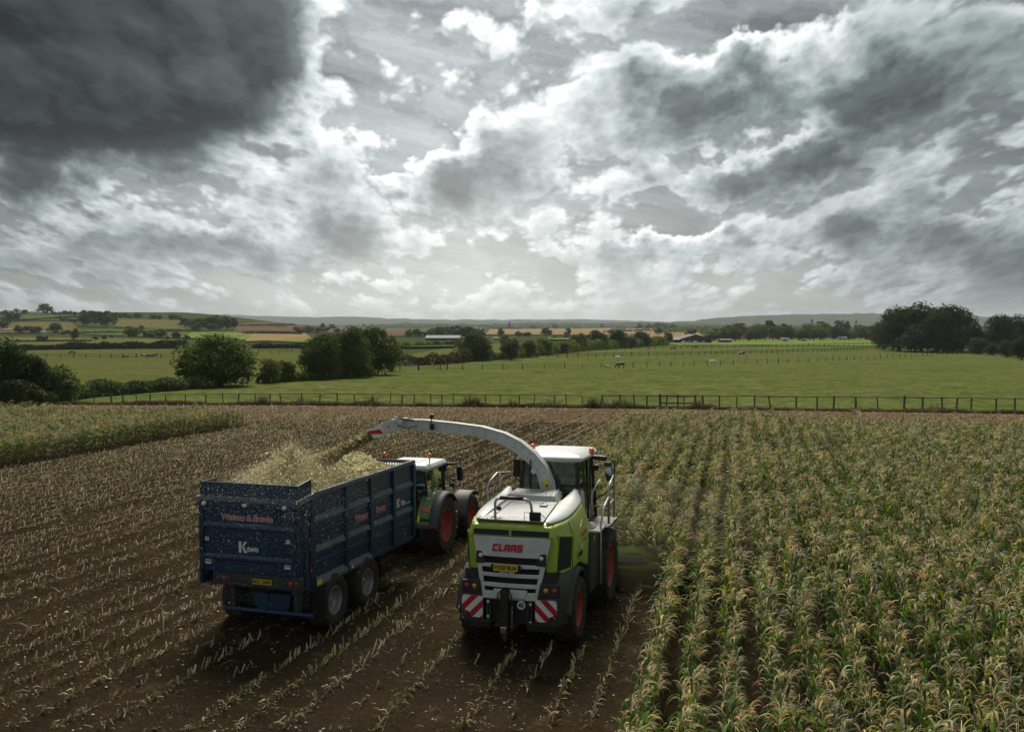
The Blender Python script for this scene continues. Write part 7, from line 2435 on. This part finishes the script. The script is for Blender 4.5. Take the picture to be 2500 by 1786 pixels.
# the big barn shows a gable end: its front is the wide open side
def barn():
    p, q = spot(*c6(160, 296)), spot(*c6(345, 296))
    q.z = p.z
    d0 = depth(p)
    L = (q - p).length
    e = empty('barn', p, math.atan2(q.y - p.y, q.x - p.x), 'dark open-fronted barn with green-grey roof at the end of the long hedge', 'barn')
    he, hr = 10.0 * d0 / F_PX, 20.0 * d0 / F_PX
    xr = L * 0.48
    D = 26.0
    MB().box(0, L, D - 0.2, D, -0.4, he).build('back_wall', M['dark_board'], e)
    for x in (0, L - 0.25):
        MB().box(x, x + 0.25, 0, D - 0.2, -0.4, he).build('side_wall', M['dark_board'], e)
    MB().prism([(0, he * 0.72), (L, he * 0.72), (L, he), (xr, hr), (0, he)], 'y', 0.0, 0.2).build('gable', M['dark_board'], e)
    for k in range(5):
        x = L * k / 4
        MB().box(x - 0.15, x + 0.15, -0.1, -0.005, -0.4, he).build('post', M['dark_wood'], e)
    for xa, xb, za, zb in ((-0.6, xr, he - 0.2, hr), (xr, L + 0.6, hr, he - 0.2)):
        MB().hexa([(xa, -0.6, za + 0.05), (xb, -0.6, zb + 0.05), (xb, D + 0.5, zb + 0.05), (xa, D + 0.5, za + 0.05), (xa, -0.6, za + 0.3), (xb, -0.6, zb + 0.3), (xb, D + 0.5, zb + 0.3), (xa, D + 0.5, za + 0.3)]).build('roof', M['tin_roof'], e)


barn()
shed(c6(112, 296), c6(160, 296), 8, 11, 12, 'low lean-to with pale roof left of the dark barn', 'dark_board', 'pale_roof', openf=True, name='lean_to', cat='shed')
shed(c6(400, 294), c6(470, 294), 6, 9, 6, 'low dark stable right of the dark barn', 'dark_board', 'tin_roof', doors=3, name='stable', cat='stable')
shed(c6(776, 287), c6(822, 287), 7, 8.5, 2.5, 'white field shelter on the bright grass, left one', 'white_wall', 'pale_roof', doors=1, name='field_shelter', cat='shelter')
shed(c6(1131, 280), c6(1180, 280), 7, 8.5, 2.5, 'white field shelter with dark window near the dark wood', 'white_wall', 'pale_roof', doors=2, name='field_shelter', cat='shelter')
shed(c6(905, 285), c6(930, 285), 4, 5, 3, 'small brown hut between the white shelters', 'dark_board', 'tile_roof', name='field_hut', cat='hut')
shed(c6(1300, 278), c6(1328, 278), 4.5, 5.5, 3, 'small brown hut beside the dark wood', 'dark_board', 'tile_roof', name='field_hut', cat='hut')
shed(c4(172, 122), c4(225, 122), 4.5, 8.5, 9, 'pale house with tiled roof on the left skyline', 'white_wall', 'tile_roof', doors=3, name='house', cat='house')
shed(c4(2, 116), c4(60, 116), 4.5, 8, 10, 'dark roofed farmhouse at the far left of the skyline', 'brick_wall', 'tile_roof', doors=2, name='house', cat='house')
shed(c4(190, 238), c4(270, 238), 3, 5.5, 9, 'row of white farm buildings among trees on the left slope', 'white_wall', 'tin_roof', doors=5, name='farmhouse', cat='house')
shed(c4(5, 226), c4(80, 226), 4, 7, 10, 'brown farm shed at the left edge of the slope', 'brick_wall', 'tile_roof', doors=2, name='farm_shed', cat='shed')
shed(c5(1290, 206), c5(1345, 206), 2.5, 4.5, 12, 'far brick farmhouse above the tan fields', 'brick_wall', 'tile_roof', doors=3, name='farmhouse', cat='house')
shed(c5(1025, 275), c5(1050, 275), 3.5, 5, 8, 'grey shed roof right of the round dark oak', 'dark_board', 'pale_roof', name='shed', cat='shed')

# things parked under and before the barn
def parked(zx, w, h_, mat, label):
    p = spot(*c6(zx, 297))
    d = depth(p)
    e = empty('parked_car', p, YAW, label, 'car', 'cars parked before the barn')
    W, Hh = w * 0.39595 / F_PX * d, h_ * 0.39595 / F_PX * d
    W, Hh = max(W, 3.6), max(Hh, 1.4)
    MB().loft([[(x * W / 2, y, z * Hh) for x, z in ((-1, .2), (-1, .55), (-.62, .62), (-.38, 1), (.42, 1), (.68, .62), (1, .52), (1, .2))] for y in (-0.85, 0.85)]).build('body', mat, e, bevel=0.08)
    for x in (-0.62, 0.62):
        for y in (-0.86, 0.86):
            MB().lathe([(0.0, -0.1), (0.32, -0.1), (0.32, 0.1), (0.0, 0.1)], 14, (x * W / 2, y, 0.30), axis='y').build('wheel', M['rubber'], e)
    MB().prism([(-.36 * W / 2, .65 * Hh), (.58 * W / 2, .65 * Hh), (.40 * W / 2, .94 * Hh), (-.30 * W / 2, .94 * Hh)], 'y', -0.875, -0.853).build('window', M['window_dark'], e)


parked(180, 26, 10, M['white_wall'], 'white car leftmost of those parked before the barn')
parked(215, 24, 9, M['pale_roof'], 'silver car parked before the left half of the barn')
parked(250, 26, 10, M['white_wall'], 'white car parked before the middle of the barn')
parked(300, 26, 10, M['pale_roof'], 'silver car rightmost of those parked before the barn')


# ---- every tree of a row gets the label that singles it out
ORD = ['first', 'second', 'third', 'fourth', 'fifth', 'sixth', 'seventh', 'eighth', 'ninth', 'tenth', 'eleventh', 'twelfth', 'thirteenth', 'fourteenth', 'fifteenth', 'sixteenth', 'seventeenth',
       'eighteenth', 'nineteenth', 'twentieth', 'twenty-first', 'twenty-second', 'twenty-third', 'twenty-fourth', 'twenty-fifth', 'twenty-sixth', 'twenty-seventh', 'twenty-eighth', 'twenty-ninth', 'thirtieth']
ROWS = {'skyline trees of the left hill': '%s tree from the left against the sky on the left hill',
        'trees of the hillside woods': '%s tree from the left in the small woods of the left hillside',
        'hedgerow trees of the left slope': '%s lone dark tree from the left in the hedges of the left slope',
        'trees of the valley floor': '%s small tree from the left among the fields of the valley floor',
        'trees by the ploughed field': '%s small tree from the left behind the ploughed field',
        'trees of the belt behind the bright grass': '%s green tree from the barn in the front row of the belt',
        'rear trees of the belt': '%s tree from the barn in the rear row of the belt'}
for gname, pat in ROWS.items():
    mem = [o for o in COL.objects if o.parent is None and o.get('group') == gname]
    mem.sort(key=lambda o: (o.location.x * CYW + o.location.y * SY) / depth(o.location))
    for o, w in zip(mem, ORD):
        o['label'] = pat % w

# ================================================================ the air
def volume_mat(name, density, col, aniso=0.0):
    m_ = bpy.data.materials.new(name)
    m_.use_nodes = True
    nt = m_.node_tree
    nt.nodes.clear()
    out = nt.nodes.new('ShaderNodeOutputMaterial')
    v = nt.nodes.new('ShaderNodeVolumePrincipled')
    v.inputs['Color'].default_value = (*col, 1)
    v.inputs['Density'].default_value = density
    v.inputs['Anisotropy'].default_value = aniso
    nt.links.new(v.outputs[0], out.inputs['Volume'])
    return m_


HZ = MB().box(-15000, 15000, -15000, 15000, -30, 150).build('haze', volume_mat('haze_air', 0.000075, (0.86, 0.94, 1.0), 0.1))
tag(HZ, kind='stuff')


def dust_cloud(name, puffs, density, label):
    """Dust thrown up by the header: overlapping soft puffs of even, thin density."""
    m_ = volume_mat(name + '_air', density, (0.52, 0.42, 0.28), 0.2)
    mb = MB()
    for (x, y, z, rx, ry, rz) in puffs:
        rings = []
        for k in range(1, 8):
            f = math.pi * k / 8
            rings.append([(x + rx * math.sin(f) * math.cos(2 * math.pi * q / 14), y + ry * math.sin(f) * math.sin(2 * math.pi * q / 14), z - rz * math.cos(f)) for q in range(14)])
        mb.loft(rings)
    o = mb.build(name, m_, smooth=True)
    return tag(o, label, 'dust', kind='stuff')


def hw_(x, y, z):
    a = R(3.2)
    return (-4.88 + x * math.cos(a) + y * math.sin(a), 22.05 - x * math.sin(a) + y * math.cos(a), z)


dust_cloud('header_dust', [(*hw_(2.6, 7.6, 1.5), 1.6, 1.5, 0.9), (*hw_(3.2, 9.0, 1.6), 2.0, 2.2, 1.0), (*hw_(1.6, 9.2, 1.7), 2.2, 2.0, 1.2), (*hw_(2.3, 5.6, 0.8), 1.1, 1.2, 0.8), (*hw_(1.9, 6.6, 1.3), 1.5, 1.3, 0.9), (*hw_(3.6, 7.2, 1.2), 1.3, 1.6, 0.8), (*hw_(0.6, 8.2, 1.6), 1.9, 1.6, 1.0)], 0.048, 'brown dust hanging over the header beside the harvester')
dust_cloud('trailer_dust', [(*tr_world(-1.3, 0.5, 3.8), 1.5, 1.8, 0.7), (*tr_world(-1.3, -0.4, 3.7), 1.5, 1.3, 0.55)], 0.05, 'pale dust rising from the chopped maize in the trailer')
